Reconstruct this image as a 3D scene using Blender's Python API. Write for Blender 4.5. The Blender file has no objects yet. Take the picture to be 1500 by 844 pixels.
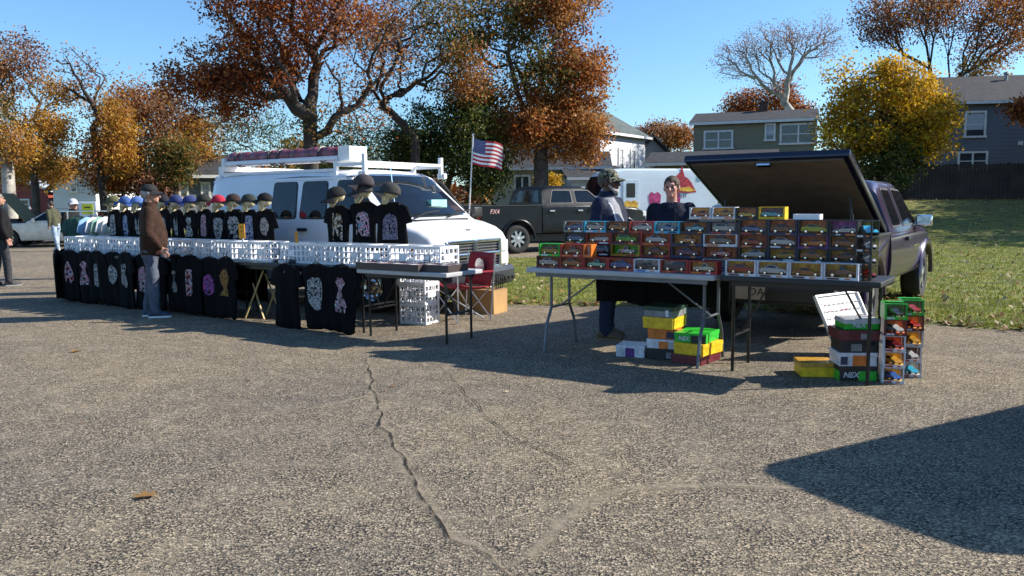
import bpy, bmesh, math, random
import numpy as np
from mathutils import Vector, Matrix, Euler, noise as mnoise
random.seed(7); rng = np.random.default_rng(11)
S = bpy.context.scene
COL = S.collection
R = math.radians

# ------------------------------------------------------------------ camera, sky, sun, exposure
CAM_H, FPX = 1.45, 1200.0
PITCH, ROLL = math.atan(127/FPX), R(0.6)
cam = bpy.data.cameras.new('camera'); co = bpy.data.objects.new('camera', cam); COL.objects.link(co)
cam.sensor_fit = 'HORIZONTAL'; cam.sensor_width = 36.0; cam.lens = 36.0*FPX/1500.0
cam.clip_end = 3000; cam.clip_start = 0.05
_F = Vector((0, math.cos(PITCH), -math.sin(PITCH))); _U0 = Vector((0, math.sin(PITCH), math.cos(PITCH))); _X = Vector((1, 0, 0))
_R = _X*math.cos(ROLL) - _U0*math.sin(ROLL); _U = _X*math.sin(ROLL) + _U0*math.cos(ROLL)
M = Matrix((( _R.x, _U.x, -_F.x, 0), (_R.y, _U.y, -_F.y, 0), (_R.z, _U.z, -_F.z, CAM_H), (0, 0, 0, 1)))
co.matrix_world = M
S.camera = co
SUN_EL, SUN_AZ = R(32.5), R(6)      # the sun stands to the right (+X), a touch behind the scene
SD = Vector((math.cos(SUN_EL)*math.cos(SUN_AZ), math.cos(SUN_EL)*math.sin(SUN_AZ), math.sin(SUN_EL)))
w = bpy.data.worlds.new('World'); S.world = w; w.use_nodes = True
nt = w.node_tree; bg = nt.nodes['Background']
sk = nt.nodes.new('ShaderNodeTexSky'); sk.sky_type = 'NISHITA'; sk.sun_disc = False
sk.sun_elevation = SUN_EL; sk.sun_rotation = math.atan2(SD.x, SD.y)
sk.altitude = 20; sk.air_density = 1.0; sk.dust_density = 0.3; sk.ozone_density = 5.0
tint = nt.nodes.new('ShaderNodeMix'); tint.data_type = 'RGBA'; tint.blend_type = 'MULTIPLY'; tint.inputs['Factor'].default_value = 1.0; tint.inputs['B'].default_value = (0.86, 1.03, 1.10, 1)   # camera white balance of the clear sky
nt.links.new(sk.outputs[0], tint.inputs['A']); nt.links.new(tint.outputs['Result'], bg.inputs[0]); bg.inputs[1].default_value = 0.105
sl = bpy.data.lights.new('sun', 'SUN'); sl.energy = 5.0; sl.angle = R(0.53); sl.color = (1.0, 0.93, 0.83)
so = bpy.data.objects.new('sun', sl); COL.objects.link(so); so.rotation_euler = SD.to_track_quat('Z', 'Y').to_euler(); so.location = SD*60
S.view_settings.view_transform = 'Standard'; S.view_settings.look = 'None'; S.view_settings.gamma = 1.0
S.view_settings.exposure = 0.8; S.view_settings.use_curve_mapping = False
S.cycles.use_denoising = True
S.cycles.max_bounces = 6; S.cycles.transparent_max_bounces = 12; S.cycles.caustics_reflective = False; S.cycles.caustics_refractive = False

# ------------------------------------------------------------------ row frame (the stalls stand in one line at 34 degrees)
RA = R(34); CA, SA = math.cos(RA), math.sin(RA)
def RF(s, t, z=0.0): return Vector((CA*s + SA*t, -SA*s + CA*t, z))
def lerp(a, b, k): return a + (b-a)*k
def sstep(a, b, x):
    k = min(1, max(0, (x-a)/(b-a))); return k*k*(3-2*k)
def ground_z(x, y):
    return 1.3*sstep(23, 44, y)*sstep(7, 15, x) + 0.5*sstep(36, 60, y)*(1-sstep(7, 15, x))

# ------------------------------------------------------------------ materials
MATS = {}
def mat(name, col, rough=0.6, metal=0.0, var=0.12, scale=6.0, bump=0.0, bscale=80.0, spec=0.5, coat=0.0, trans=0.0, col2=None, detail=4.0):
    if name in MATS: return MATS[name]
    m = bpy.data.materials.new(name); m.use_nodes = True; n = m.node_tree.nodes; l = m.node_tree.links
    b = n['Principled BSDF']; b.inputs['Roughness'].default_value = rough; b.inputs['Metallic'].default_value = metal
    b.inputs['Specular IOR Level'].default_value = spec; b.inputs['Coat Weight'].default_value = coat; b.inputs['Coat Roughness'].default_value = 0.08
    tc = n.new('ShaderNodeTexCoord'); ns = n.new('ShaderNodeTexNoise'); ns.inputs['Scale'].default_value = scale; ns.inputs['Detail'].default_value = detail
    l.new(tc.outputs['Object'], ns.inputs['Vector'])
    cr = n.new('ShaderNodeValToRGB'); l.new(ns.outputs['Fac'], cr.inputs['Fac'])
    lo = [c*(1-var) for c in col]; hi = [min(1, c*(1+var)) for c in (col2 or col)]
    cr.color_ramp.elements[0].position = 0.3; cr.color_ramp.elements[1].position = 0.7
    cr.color_ramp.elements[0].color = (*lo, 1); cr.color_ramp.elements[1].color = (*hi, 1)
    l.new(cr.outputs['Color'], b.inputs['Base Color'])
    mr = n.new('ShaderNodeMapRange'); mr.inputs['To Min'].default_value = max(0.02, rough*0.82); mr.inputs['To Max'].default_value = min(1, rough*1.18)
    l.new(ns.outputs['Fac'], mr.inputs['Value']); l.new(mr.outputs['Result'], b.inputs['Roughness'])
    if bump:
        n2 = n.new('ShaderNodeTexNoise'); n2.inputs['Scale'].default_value = bscale; n2.inputs['Detail'].default_value = 3
        l.new(tc.outputs['Object'], n2.inputs['Vector'])
        bp = n.new('ShaderNodeBump'); bp.inputs['Strength'].default_value = bump; bp.inputs['Distance'].default_value = 0.02
        l.new(n2.outputs['Fac'], bp.inputs['Height']); l.new(bp.outputs['Normal'], b.inputs['Normal'])
    if trans: b.inputs['Transmission Weight'].default_value = trans
    MATS[name] = m; return m
def leaf_mat(name, c1, c2, trl=0.45):
    if name in MATS: return MATS[name]
    m = bpy.data.materials.new(name); m.use_nodes = True; n = m.node_tree.nodes; l = m.node_tree.links
    b = n['Principled BSDF']; b.inputs['Roughness'].default_value = 0.55; b.inputs['Specular IOR Level'].default_value = 0.3
    g = n.new('ShaderNodeNewGeometry'); cr = n.new('ShaderNodeValToRGB'); l.new(g.outputs['Random Per Island'], cr.inputs['Fac'])
    cr.color_ramp.elements[0].color = (*c1, 1); cr.color_ramp.elements[1].color = (*c2, 1)
    l.new(cr.outputs['Color'], b.inputs['Base Color'])
    tr = n.new('ShaderNodeBsdfTranslucent'); l.new(cr.outputs['Color'], tr.inputs['Color'])
    mx = n.new('ShaderNodeMixShader'); mx.inputs[0].default_value = trl
    l.new(b.outputs[0], mx.inputs[1]); l.new(tr.outputs[0], mx.inputs[2]); l.new(mx.outputs[0], n['Material Output'].inputs['Surface'])
    MATS[name] = m; return m
def pane_mat(name='clear_film', tint=(0.9, 0.92, 0.92), gl=0.10, rough=0.06):
    if name in MATS: return MATS[name]
    m = bpy.data.materials.new(name); m.use_nodes = True; n = m.node_tree.nodes; l = m.node_tree.links
    n.remove(n['Principled BSDF'])
    t = n.new('ShaderNodeBsdfTransparent'); t.inputs[0].default_value = (*tint, 1)
    g = n.new('ShaderNodeBsdfGlossy'); g.inputs['Roughness'].default_value = rough
    tc = n.new('ShaderNodeTexCoord'); ns = n.new('ShaderNodeTexNoise'); ns.inputs['Scale'].default_value = 14
    l.new(tc.outputs['Object'], ns.inputs['Vector'])
    bp = n.new('ShaderNodeBump'); bp.inputs['Strength'].default_value = 0.25; bp.inputs['Distance'].default_value = 0.01
    l.new(ns.outputs['Fac'], bp.inputs['Height']); l.new(bp.outputs['Normal'], g.inputs['Normal'])
    fr = n.new('ShaderNodeFresnel'); fr.inputs[0].default_value = 1.5; ad = n.new('ShaderNodeMath'); ad.operation = 'ADD'; ad.inputs[1].default_value = gl
    l.new(fr.outputs[0], ad.inputs[0])
    mx = n.new('ShaderNodeMixShader'); l.new(ad.outputs[0], mx.inputs[0]); l.new(t.outputs[0], mx.inputs[1]); l.new(g.outputs[0], mx.inputs[2])
    l.new(mx.outputs[0], n['Material Output'].inputs['Surface']); MATS[name] = m; return m
def print_mat(name, cols, scale=30.0, base=(0.008, 0.008, 0.009), cover=0.5):
    """screen print: patches of ink over black cloth"""
    if name in MATS: return MATS[name]
    m = bpy.data.materials.new(name); m.use_nodes = True; n = m.node_tree.nodes; l = m.node_tree.links
    b = n['Principled BSDF']; b.inputs['Roughness'].default_value = 0.75; b.inputs['Specular IOR Level'].default_value = 0.2
    tc = n.new('ShaderNodeTexCoord'); ns = n.new('ShaderNodeTexNoise'); ns.inputs['Scale'].default_value = scale; ns.inputs['Detail'].default_value = 2
    ns.inputs['Distortion'].default_value = 1.2
    l.new(tc.outputs['Object'], ns.inputs['Vector'])
    cr = n.new('ShaderNodeValToRGB'); cr.color_ramp.interpolation = 'CONSTANT'; l.new(ns.outputs['Fac'], cr.inputs['Fac'])
    e = cr.color_ramp.elements; e[0].position = 0; e[0].color = (*base, 1); e[1].position = 0.5-0.12*cover; e[1].color = (*cols[0], 1)
    k = 0.56
    for i, c in enumerate(list(cols[1:]) + [base]):
        q = e.new(min(0.98, 0.5-0.12*cover + 0.07*(i+1))); q.color = (*c, 1)
    l.new(cr.outputs['Color'], b.inputs['Base Color']); MATS[name] = m; return m
def siding_mat(name, col, pitch=0.2, var=0.08):
    if name in MATS: return MATS[name]
    m = mat(name, col, 0.65, var=var, scale=0.8); n = m.node_tree.nodes; l = m.node_tree.links; b = n['Principled BSDF']
    tc = n.new('ShaderNodeTexCoord'); wv = n.new('ShaderNodeTexWave'); wv.wave_type = 'BANDS'; wv.bands_direction = 'Z'; wv.wave_profile = 'SAW'
    wv.inputs['Scale'].default_value = 0.314/pitch; l.new(tc.outputs['Object'], wv.inputs['Vector'])
    bp = n.new('ShaderNodeBump'); bp.inputs['Strength'].default_value = 0.9; bp.inputs['Distance'].default_value = 0.05; bp.invert = True
    l.new(wv.outputs['Fac'], bp.inputs['Height']); l.new(bp.outputs['Normal'], b.inputs['Normal']); return m

BLACKCLOTH = lambda: mat('black_cloth', (0.0055, 0.0055, 0.0065), 0.9, var=0.3, scale=9, bump=0.3, bscale=30, spec=0.12)
STEELB = lambda: mat('black_steel', (0.012, 0.012, 0.013), 0.35, 0.2, var=0.3)
GREYSTEEL = lambda: mat('grey_steel', (0.13, 0.14, 0.16), 0.4, 0.4, var=0.2)
CHROME = lambda: mat('chrome', (0.75, 0.76, 0.78), 0.12, 1.0, var=0.05)
WHITEP = lambda: mat('white_plastic', (0.82, 0.82, 0.83), 0.4, var=0.05)
DARKGLASS = lambda: mat('tinted_glass', (0.006, 0.009, 0.014), 0.04, 0.0, var=0.3, spec=0.45)
RUBBER = lambda: mat('tyre_rubber', (0.018, 0.018, 0.018), 0.8, var=0.3, bump=0.3, bscale=40)
BLACKPL = lambda: mat('black_plastic', (0.015, 0.015, 0.016), 0.45, var=0.25)

# ------------------------------------------------------------------ mesh builder
class MB:
    def __init__(self): self.v = []; self.f = []; self.mi = []; self.sm = []; self.cur = 0; self.smooth = False
    def add(self, vs, fs):
        o = len(self.v); self.v += [tuple(v) for v in vs]
        for f in fs: self.f.append([o+i for i in f]); self.mi.append(self.cur); self.sm.append(self.smooth)
    def box(self, c, s, rz=0.0, rot=None):
        hx, hy, hz = s[0]/2, s[1]/2, s[2]/2
        vs = [Vector((x, y, z)) for x in (-hx, hx) for y in (-hy, hy) for z in (-hz, hz)]
        m = rot.to_matrix() if rot is not None else (Matrix.Rotation(rz, 3, 'Z') if rz else None)
        vs = [(m @ v if m is not None else v) + Vector(c) for v in vs]
        self.add(vs, [(0,1,3,2), (4,6,7,5), (0,4,5,1), (2,3,7,6), (0,2,6,4), (1,5,7,3)]); return self
    def b2(self, a, b): return self.box([(a[i]+b[i])/2 for i in range(3)], [abs(b[i]-a[i]) for i in range(3)])
    def bbox(self, c, s, bev=0.01, rz=0.0):
        """box with chamfered edges"""
        hx, hy, hz = s[0]/2, s[1]/2, s[2]/2; b = min(bev, hx*0.49, hy*0.49, hz*0.49)
        bm = bmesh.new(); bmesh.ops.create_cube(bm, size=1)
        for v in bm.verts: v.co = Vector((v.co.x*2*hx, v.co.y*2*hy, v.co.z*2*hz))
        bmesh.ops.bevel(bm, geom=bm.edges[:], offset=b, segments=2, profile=0.6, affect='EDGES')
        m = Matrix.Rotation(rz, 3, 'Z')
        bm.verts.index_update()
        self.add([m @ v.co + Vector(c) for v in bm.verts], [[v.index for v in f.verts] for f in bm.faces]); bm.free(); return self
    def tube(self, pts, r, n=6, cap=True, flat=None):
        pts = [Vector(p) for p in pts]; k = len(pts); rs = r if isinstance(r, (list, tuple)) else [r]*k
        t0 = (pts[1]-pts[0]).normalized(); ref = Vector((0, 0, 1)) if abs(t0.z) < 0.9 else Vector((1, 0, 0))
        a = t0.cross(ref).normalized(); vs = []
        for i, p in enumerate(pts):
            t = (pts[min(i+1, k-1)]-pts[max(i-1, 0)]).normalized()
            a = (a - t*a.dot(t)).normalized(); b = t.cross(a)
            for j in range(n):
                an = 2*math.pi*j/n + math.pi/n
                vs.append(p + (a*math.cos(an) + b*math.sin(an)*(flat or 1))*rs[i])
        fs = [(i*n+j, i*n+(j+1)%n, (i+1)*n+(j+1)%n, (i+1)*n+j) for i in range(k-1) for j in range(n)]
        if cap: fs += [tuple(range(n-1, -1, -1)), tuple(range((k-1)*n, k*n))]
        self.add(vs, fs); return self
    def rings(self, rings, cap=True, closed=True):
        n = len(rings[0]); vs = [p for r in rings for p in r]; fs = []
        for i in range(len(rings)-1):
            for j in range(n if closed else n-1):
                fs.append((i*n+j, i*n+(j+1)%n, (i+1)*n+(j+1)%n, (i+1)*n+j))
        if cap: fs += [tuple(range(n-1, -1, -1)), tuple(range((len(rings)-1)*n, len(rings)*n))]
        self.add(vs, fs); return self
    def lathe(self, prof, n=16, c=(0, 0, 0), axis='Z', cap=True):
        rs = []
        for (r, h) in prof:
            ring = []
            for j in range(n):
                a = 2*math.pi*j/n; x, y = r*math.cos(a), r*math.sin(a)
                p = {'Z': (x, y, h), 'Y': (x, h, y), 'X': (h, x, y)}[axis]
                ring.append(Vector(p)+Vector(c))
            rs.append(ring)
        return self.rings(rs, cap=cap)
    def prism(self, poly, a, b, axis='Y', inset=0.0):
        """poly in the two other axes, extruded from a to b along axis"""
        n = len(poly); vs = []
        for h in (a, b):
            for (p, q) in poly: vs.append({'Y': (p, h, q), 'X': (h, p, q), 'Z': (p, q, h)}[axis])
        self.add(vs, [tuple(range(n-1, -1, -1)), tuple(range(n, 2*n))] + [(i, (i+1) % n, n+(i+1) % n, n+i) for i in range(n)]); return self
    def ball(self, c, r, nu=10, nv=7):
        rx, ry, rz = (r, r, r) if not isinstance(r, (tuple, list)) else r
        rs = []
        for i in range(nv+1):
            th = math.pi*(0.02+0.96*i/nv)
            rs.append([Vector((c[0]+rx*math.sin(th)*math.cos(2*math.pi*j/nu), c[1]+ry*math.sin(th)*math.sin(2*math.pi*j/nu), c[2]-rz*math.cos(th))) for j in range(nu)])
        return self.rings(rs)
    def grid(self, fn, nu, nv):
        vs = [fn(i/nu, j/nv) for i in range(nu+1) for j in range(nv+1)]
        self.add(vs, [(i*(nv+1)+j, (i+1)*(nv+1)+j, (i+1)*(nv+1)+j+1, i*(nv+1)+j+1) for i in range(nu) for j in range(nv)]); return self
    def mesh(self, name, mats):
        me = bpy.data.meshes.new(name); me.from_pydata(self.v, [], self.f)
        for m in (mats if isinstance(mats, (list, tuple)) else [mats]): me.materials.append(m)
        me.polygons.foreach_set('material_index', self.mi); me.polygons.foreach_set('use_smooth', self.sm)
        me.update(); return me
    def build(self, name, mats, parent=None, loc=None, rz=0.0, normals=True, auto=None):
        me = self.mesh(name, mats)
        if normals:
            bm = bmesh.new(); bm.from_mesh(me); bmesh.ops.recalc_face_normals(bm, faces=bm.faces[:]); bm.to_mesh(me); bm.free()
        if auto is not None:
            me.polygons.foreach_set('use_smooth', [True]*len(me.polygons)); me.set_sharp_from_angle(angle=R(auto))
        o = bpy.data.objects.new(name, me); COL.objects.link(o)
        if parent is not None: o.parent = parent
        if loc is not None: o.location = loc
        if rz: o.rotation_euler = (0, 0, rz)
        return o
def tag(o, label=None, cat=None, group=None, kind=None):
    if label: o['label'] = label
    if cat: o['category'] = cat
    if group: o['group'] = group
    if kind: o['kind'] = kind
    return o
def empty(name, loc=(0, 0, 0), rz=0.0, label=None, cat=None, group=None):
    o = bpy.data.objects.new(name, None); COL.objects.link(o); o.location = loc; o.rotation_euler = (0, 0, rz); o.empty_display_size = 0.1
    return tag(o, label, cat, group)
def kids(o): return [c for c in bpy.data.objects if c.parent == o]
def copy_tree(o, parent=None, ch=None):
    c = o.copy(); COL.objects.link(c); c.parent = parent
    for k in (o.children): copy_tree(k, c)
    return c
def link(name, me, parent=None, loc=None, rz=0.0):
    o = bpy.data.objects.new(name, me); COL.objects.link(o)
    if parent is not None: o.parent = parent
    if loc is not None: o.location = loc
    if rz: o.rotation_euler = (0, 0, rz)
    return o
def evaluated(o, name=None):
    ts = bpy.data.scenes.new('tmp'); ts.collection.objects.link(o); ts.view_layers[0].update(); dg = ts.view_layers[0].depsgraph
    me = bpy.data.meshes.new_from_object(o.evaluated_get(dg)); ts.collection.objects.unlink(o); bpy.data.scenes.remove(ts); return me
def remesh(mb, voxel, mats, name, smooth=2, fn=None):
    """fuse the collected shapes into one continuous skin"""
    me = mb.mesh('tmp', mats)
    bm = bmesh.new(); bm.from_mesh(me); bmesh.ops.recalc_face_normals(bm, faces=bm.faces[:]); bm.to_mesh(me); bm.free()
    o = bpy.data.objects.new('tmp', me)
    md = o.modifiers.new('r', 'REMESH'); md.mode = 'VOXEL'; md.voxel_size = voxel; md.use_smooth_shade = True
    if smooth: sm = o.modifiers.new('s', 'SMOOTH'); sm.factor = 0.5; sm.iterations = smooth
    r = evaluated(o); bpy.data.objects.remove(o); bpy.data.meshes.remove(me)
    r.materials.clear()
    for m in (mats if isinstance(mats, (list, tuple)) else [mats]): r.materials.append(m)
    r.name = name
    if fn:
        new = [fn(v.co.copy(), v.normal.copy()) for v in r.vertices]
        r.vertices.foreach_set('co', [c for p in new for c in p]); r.update()
    return r
def text_mesh(body, size, m, depth=0.002, shear=0.0, bold=False):
    c = bpy.data.curves.new('lettering', 'FONT'); c.body = body; c.size = size; c.align_x = 'CENTER'; c.align_y = 'CENTER'; c.extrude = depth; c.shear = shear
    c.resolution_u = 2
    if bold: c.offset = size*0.02
    o = bpy.data.objects.new('lettering', c); me = evaluated(o); bpy.data.objects.remove(o); bpy.data.curves.remove(c)
    me.materials.clear(); me.materials.append(m); return me
# ------------------------------------------------------------------ ground
def PX(px, Y): return Y*(px-750)/FPX
def PZ(px, py, Y): return CAM_H + (295-(px-750)*0.0105-py)*Y/FPX
def asphalt():
    m = bpy.data.materials.new('worn_asphalt'); m.use_nodes = True; n = m.node_tree.nodes; l = m.node_tree.links; b = n['Principled BSDF']
    b.inputs['Roughness'].default_value = 0.88; b.inputs['Specular IOR Level'].default_value = 0.25
    tc = n.new('ShaderNodeTexCoord')
    def tex(kind, sc, **k):
        t = n.new(kind); t.inputs['Scale'].default_value = sc; l.new(tc.outputs['Object'], t.inputs['Vector'])
        for a, v in k.items(): t.inputs[a].default_value = v
        return t
    wob = tex('ShaderNodeTexNoise', 120, Detail=2)
    v1 = n.new('ShaderNodeTexVoronoi'); v1.inputs['Scale'].default_value = 78
    va = n.new('ShaderNodeVectorMath'); va.operation = 'MULTIPLY_ADD'; va.inputs[1].default_value = (0.012,)*3
    l.new(wob.outputs['Color'], va.inputs[0]); l.new(tc.outputs['Object'], va.inputs[2]); l.new(va.outputs[0], v1.inputs['Vector'])
    big = tex('ShaderNodeTexNoise', 0.35, Detail=5, Roughness=0.6); mid = tex('ShaderNodeTexNoise', 3.2, Detail=6, Roughness=0.65)
    fine = tex('ShaderNodeTexNoise', 210, Detail=3)
    # stone colour per cell
    cs = n.new('ShaderNodeSeparateColor'); l.new(v1.outputs['Color'], cs.inputs[0])
    cr = n.new('ShaderNodeValToRGB'); l.new(cs.outputs[0], cr.inputs[0]); e = cr.color_ramp.elements
    e[0].position = 0.0; e[0].color = (0.134, 0.114, 0.088, 1); e[1].position = 1; e[1].color = (0.58, 0.49, 0.36, 1)
    q = e.new(0.3); q.color = (0.25, 0.212, 0.157, 1); q = e.new(0.75); q.color = (0.36, 0.298, 0.215, 1)
    # tar between and pits
    pr = n.new('ShaderNodeMapRange'); l.new(v1.outputs['Distance'], pr.inputs['Value']); pr.inputs['From Min'].default_value = 0.42; pr.inputs['From Max'].default_value = 0.72
    pit = n.new('ShaderNodeMapRange'); l.new(mid.outputs['Fac'], pit.inputs['Value']); pit.inputs['From Min'].default_value = 0.25; pit.inputs['From Max'].default_value = 0.55
    mu = n.new('ShaderNodeMath'); mu.operation = 'MULTIPLY'; l.new(pr.outputs[0], mu.inputs[0]); l.new(pit.outputs[0], mu.inputs[1])
    v2 = tex('ShaderNodeTexVoronoi', 33); p2 = n.new('ShaderNodeMapRange'); l.new(v2.outputs['Distance'], p2.inputs['Value']); p2.inputs['From Min'].default_value = 0.20; p2.inputs['From Max'].default_value = 0.10
    c2 = n.new('ShaderNodeSeparateColor'); l.new(v2.outputs['Color'], c2.inputs[0]); g2 = n.new('ShaderNodeMath'); g2.operation = 'GREATER_THAN'; g2.inputs[1].default_value = 0.52; l.new(c2.outputs[1], g2.inputs[0])
    m_ = n.new('ShaderNodeMath'); m_.operation = 'MULTIPLY'; l.new(p2.outputs[0], m_.inputs[0]); l.new(g2.outputs[0], m_.inputs[1])
    mm_ = n.new('ShaderNodeMath'); mm_.operation = 'MAXIMUM'; l.new(mu.outputs[0], mm_.inputs[0]); l.new(m_.outputs[0], mm_.inputs[1]); mu = mm_
    mx = n.new('ShaderNodeMix'); mx.data_type = 'RGBA'; l.new(mu.outputs[0], mx.inputs['Factor']); l.new(cr.outputs[0], mx.inputs['A']); mx.inputs['B'].default_value = (0.028, 0.027, 0.028, 1)
    # large, dusty and darker fields
    br = n.new('ShaderNodeValToRGB'); l.new(big.outputs['Fac'], br.inputs[0]); e = br.color_ramp.elements
    e[0].position = 0.34; e[0].color = (0.80, 0.81, 0.84, 1); e[1].position = 0.68; e[1].color = (1.22, 1.15, 1.03, 1)
    m2 = n.new('ShaderNodeMix'); m2.data_type = 'RGBA'; m2.blend_type = 'MULTIPLY'; m2.inputs['Factor'].default_value = 1; l.new(mx.outputs['Result'], m2.inputs['A']); l.new(br.outputs[0], m2.inputs['B'])
    mr = n.new('ShaderNodeMapRange'); l.new(mid.outputs['Fac'], mr.inputs['Value']); mr.inputs['To Min'].default_value = 0.78; mr.inputs['To Max'].default_value = 1.2
    m3 = n.new('ShaderNodeMix'); m3.data_type = 'RGBA'; m3.blend_type = 'MULTIPLY'; m3.inputs['Factor'].default_value = 1; l.new(m2.outputs['Result'], m3.inputs['A']); l.new(mr.outputs[0], m3.inputs['B'])
    l.new(m3.outputs['Result'], b.inputs['Base Color'])
    ha = n.new('ShaderNodeMath'); ha.operation = 'MULTIPLY_ADD'; ha.inputs[1].default_value = -1.4; l.new(mu.outputs[0], ha.inputs[0]); l.new(fine.outputs['Fac'], ha.inputs[2])
    bp = n.new('ShaderNodeBump'); bp.inputs['Strength'].default_value = 0.75; bp.inputs['Distance'].default_value = 0.009; l.new(ha.outputs[0], bp.inputs['Height'])
    bp2 = n.new('ShaderNodeBump'); bp2.inputs['Strength'].default_value = 0.5; bp2.inputs['Distance'].default_value = 0.05; l.new(mid.outputs['Fac'], bp2.inputs['Height']); l.new(bp2.outputs[0], bp.inputs['Normal'])
    l.new(bp.outputs[0], b.inputs['Normal']); return m
ASPH = asphalt()
g = MB(); g.add([(-400, -60, 0), (400, -60, 0), (400, 900, 0), (-400, 900, 0)], [(0, 1, 2, 3)])
ground = tag(g.build('parking_lot', ASPH, normals=False), kind='structure')

# lawn: edge runs beside the stalls, ground rises towards the fences
EDGE = [(-1.9, 60), (-1.8, 30), (-1.9, 14.2), (-1.7, 12.6), (-0.9, 11.75), (0.1, 11.4), (1.5, 11.15), (3.0, 10.7), (4.2, 9.85), (5.2, 8.85), (6.6, 8.1), (9, 6.6), (14, 3.0), (30, -8)]
def edge_y(x):
    for (a, b) in zip(EDGE[2:], EDGE[3:]):
        if a[0] <= x <= b[0]: return lerp(a[1], b[1], (x-a[0])/(b[0]-a[0]))
    return 14.2 if x < -1.9 else -8
gm = mat('lawn_soil', (0.080, 0.105, 0.012), 0.95, var=0.45, scale=2.2, bump=0.8, bscale=45, col2=(0.17, 0.17, 0.022), detail=6)
xs = [-1.9+0.35*i for i in range(40)] + [12.4+1.6*i for i in range(40)]
mb = MB(); mb.smooth = True; rows = []
for x in xs:
    y0 = edge_y(x) + 0.12*math.sin(x*5.1)*0.5 + 0.06*math.sin(x*13+1); y1 = lerp(20.6, 150, sstep(8.5, 9.5, x)**3) if x < 9.5 else 150; yy = [y0 + (y1-y0)*(k/46)**(2.1 if x > 9.2 else 1.0) for k in range(47)]
    rows.append([(x, y, 0.004 + (0.03 if k else 0) + ground_z(x, y)) for k, y in enumerate(yy)])
mb.rings(rows, cap=False, closed=False)
lawn = tag(mb.build('lawn', gm), kind='structure')
for p in lawn.data.polygons: pass
# far ground behind the car park on the left
mb = MB(); mb.smooth = True
mb.rings([[(x, y, 0.012 + ground_z(x, y)) for y in [38+2.5*k for k in range(20)]+[100, 160, 300]] for x in [-160+8*i for i in range(20)]+[-4, 0, 4, 8, 12]], cap=False, closed=False)
tag(mb.build('far_lawn', gm), kind='structure')

# grass blades and fallen leaves
def quads(name, V, mats, mi=None, per=4):
    n = len(V)//per; me = bpy.data.meshes.new(name); me.vertices.add(n*per); me.vertices.foreach_set('co', V.astype(np.float32).ravel())
    me.loops.add(n*per); me.loops.foreach_set('vertex_index', np.arange(n*per, dtype=np.int32))
    me.polygons.add(n); me.polygons.foreach_set('loop_start', np.arange(0, n*per, per, dtype=np.int32))
    for m in mats: me.materials.append(m)
    if mi is not None: me.polygons.foreach_set('material_index', mi.astype(np.int32))
    me.update(calc_edges=True); me.validate(); return me
def scatter(n, x0, x1, y0, y1, power=1.0):
    out = []
    while len(out) < n:
        x = rng.uniform(x0, x1); y = y0 + (y1-y0)*rng.random()**power
        if (x > 9 or y < 20.4) and y > edge_y(x)+0.03+0.12*mnoise.noise((x*2.1, y*2.1, 0)): out.append((x, y, 0.034+ground_z(x, y)))
    return np.array(out)
P = scatter(95000, -1.8, 15, 8.5, 30, 1.7); n = len(P)
hgt = rng.uniform(0.02, 0.055, n); an = rng.uniform(0, 6.283, n); ln = rng.normal(0, 0.02, (n, 2)); wd = rng.uniform(0.004, 0.009, n)
V = np.zeros((n, 3, 3)); V[:, 0] = P; V[:, 1] = P; V[:, 2] = P
V[:, 0, 0] -= wd*np.cos(an); V[:, 0, 1] -= wd*np.sin(an); V[:, 1, 0] += wd*np.cos(an); V[:, 1, 1] += wd*np.sin(an)
V[:, 2, :2] += ln; V[:, 2, 2] += hgt
GR = [leaf_mat('grass_fresh', (0.10, 0.16, 0.012), (0.20, 0.25, 0.02), 0.3), leaf_mat('grass_dry', (0.19, 0.19, 0.025), (0.32, 0.29, 0.06), 0.3)]
gr = link('grass', quads('grass', V.reshape(-1, 3), GR, (rng.random(n) < 0.4), 3)); tag(gr, 'short green and straw coloured grass of the lawn', 'grass', kind='stuff')
DL = [leaf_mat('dead_leaf_tan', (0.30, 0.20, 0.10), (0.50, 0.40, 0.26), 0.15), leaf_mat('dead_leaf_brown', (0.12, 0.06, 0.025), (0.30, 0.15, 0.05), 0.15)]
def leaf_quads(P, size, tilt=0.4):
    n = len(P); a = rng.uniform(0, 6.283, n); s = rng.uniform(0.6, 1.25, n)*size
    ax = np.stack([np.cos(a), np.sin(a), rng.normal(0, tilt, n)], 1); bx = np.stack([-np.sin(a), np.cos(a), rng.normal(0, tilt, n)], 1)
    V = np.stack([P+ax*s[:, None]*.6, P+bx*s[:, None]*.42, P-ax*s[:, None]*.6, P-bx*s[:, None]*.42], 1)
    return V.reshape(-1, 3)
P = np.concatenate([scatter(2600, -1.8, 16, 8.6, 26, 1.5), scatter(5200, 3, 30, 25, 44, 1.0)]); P[:, 2] += 0.045
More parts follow.
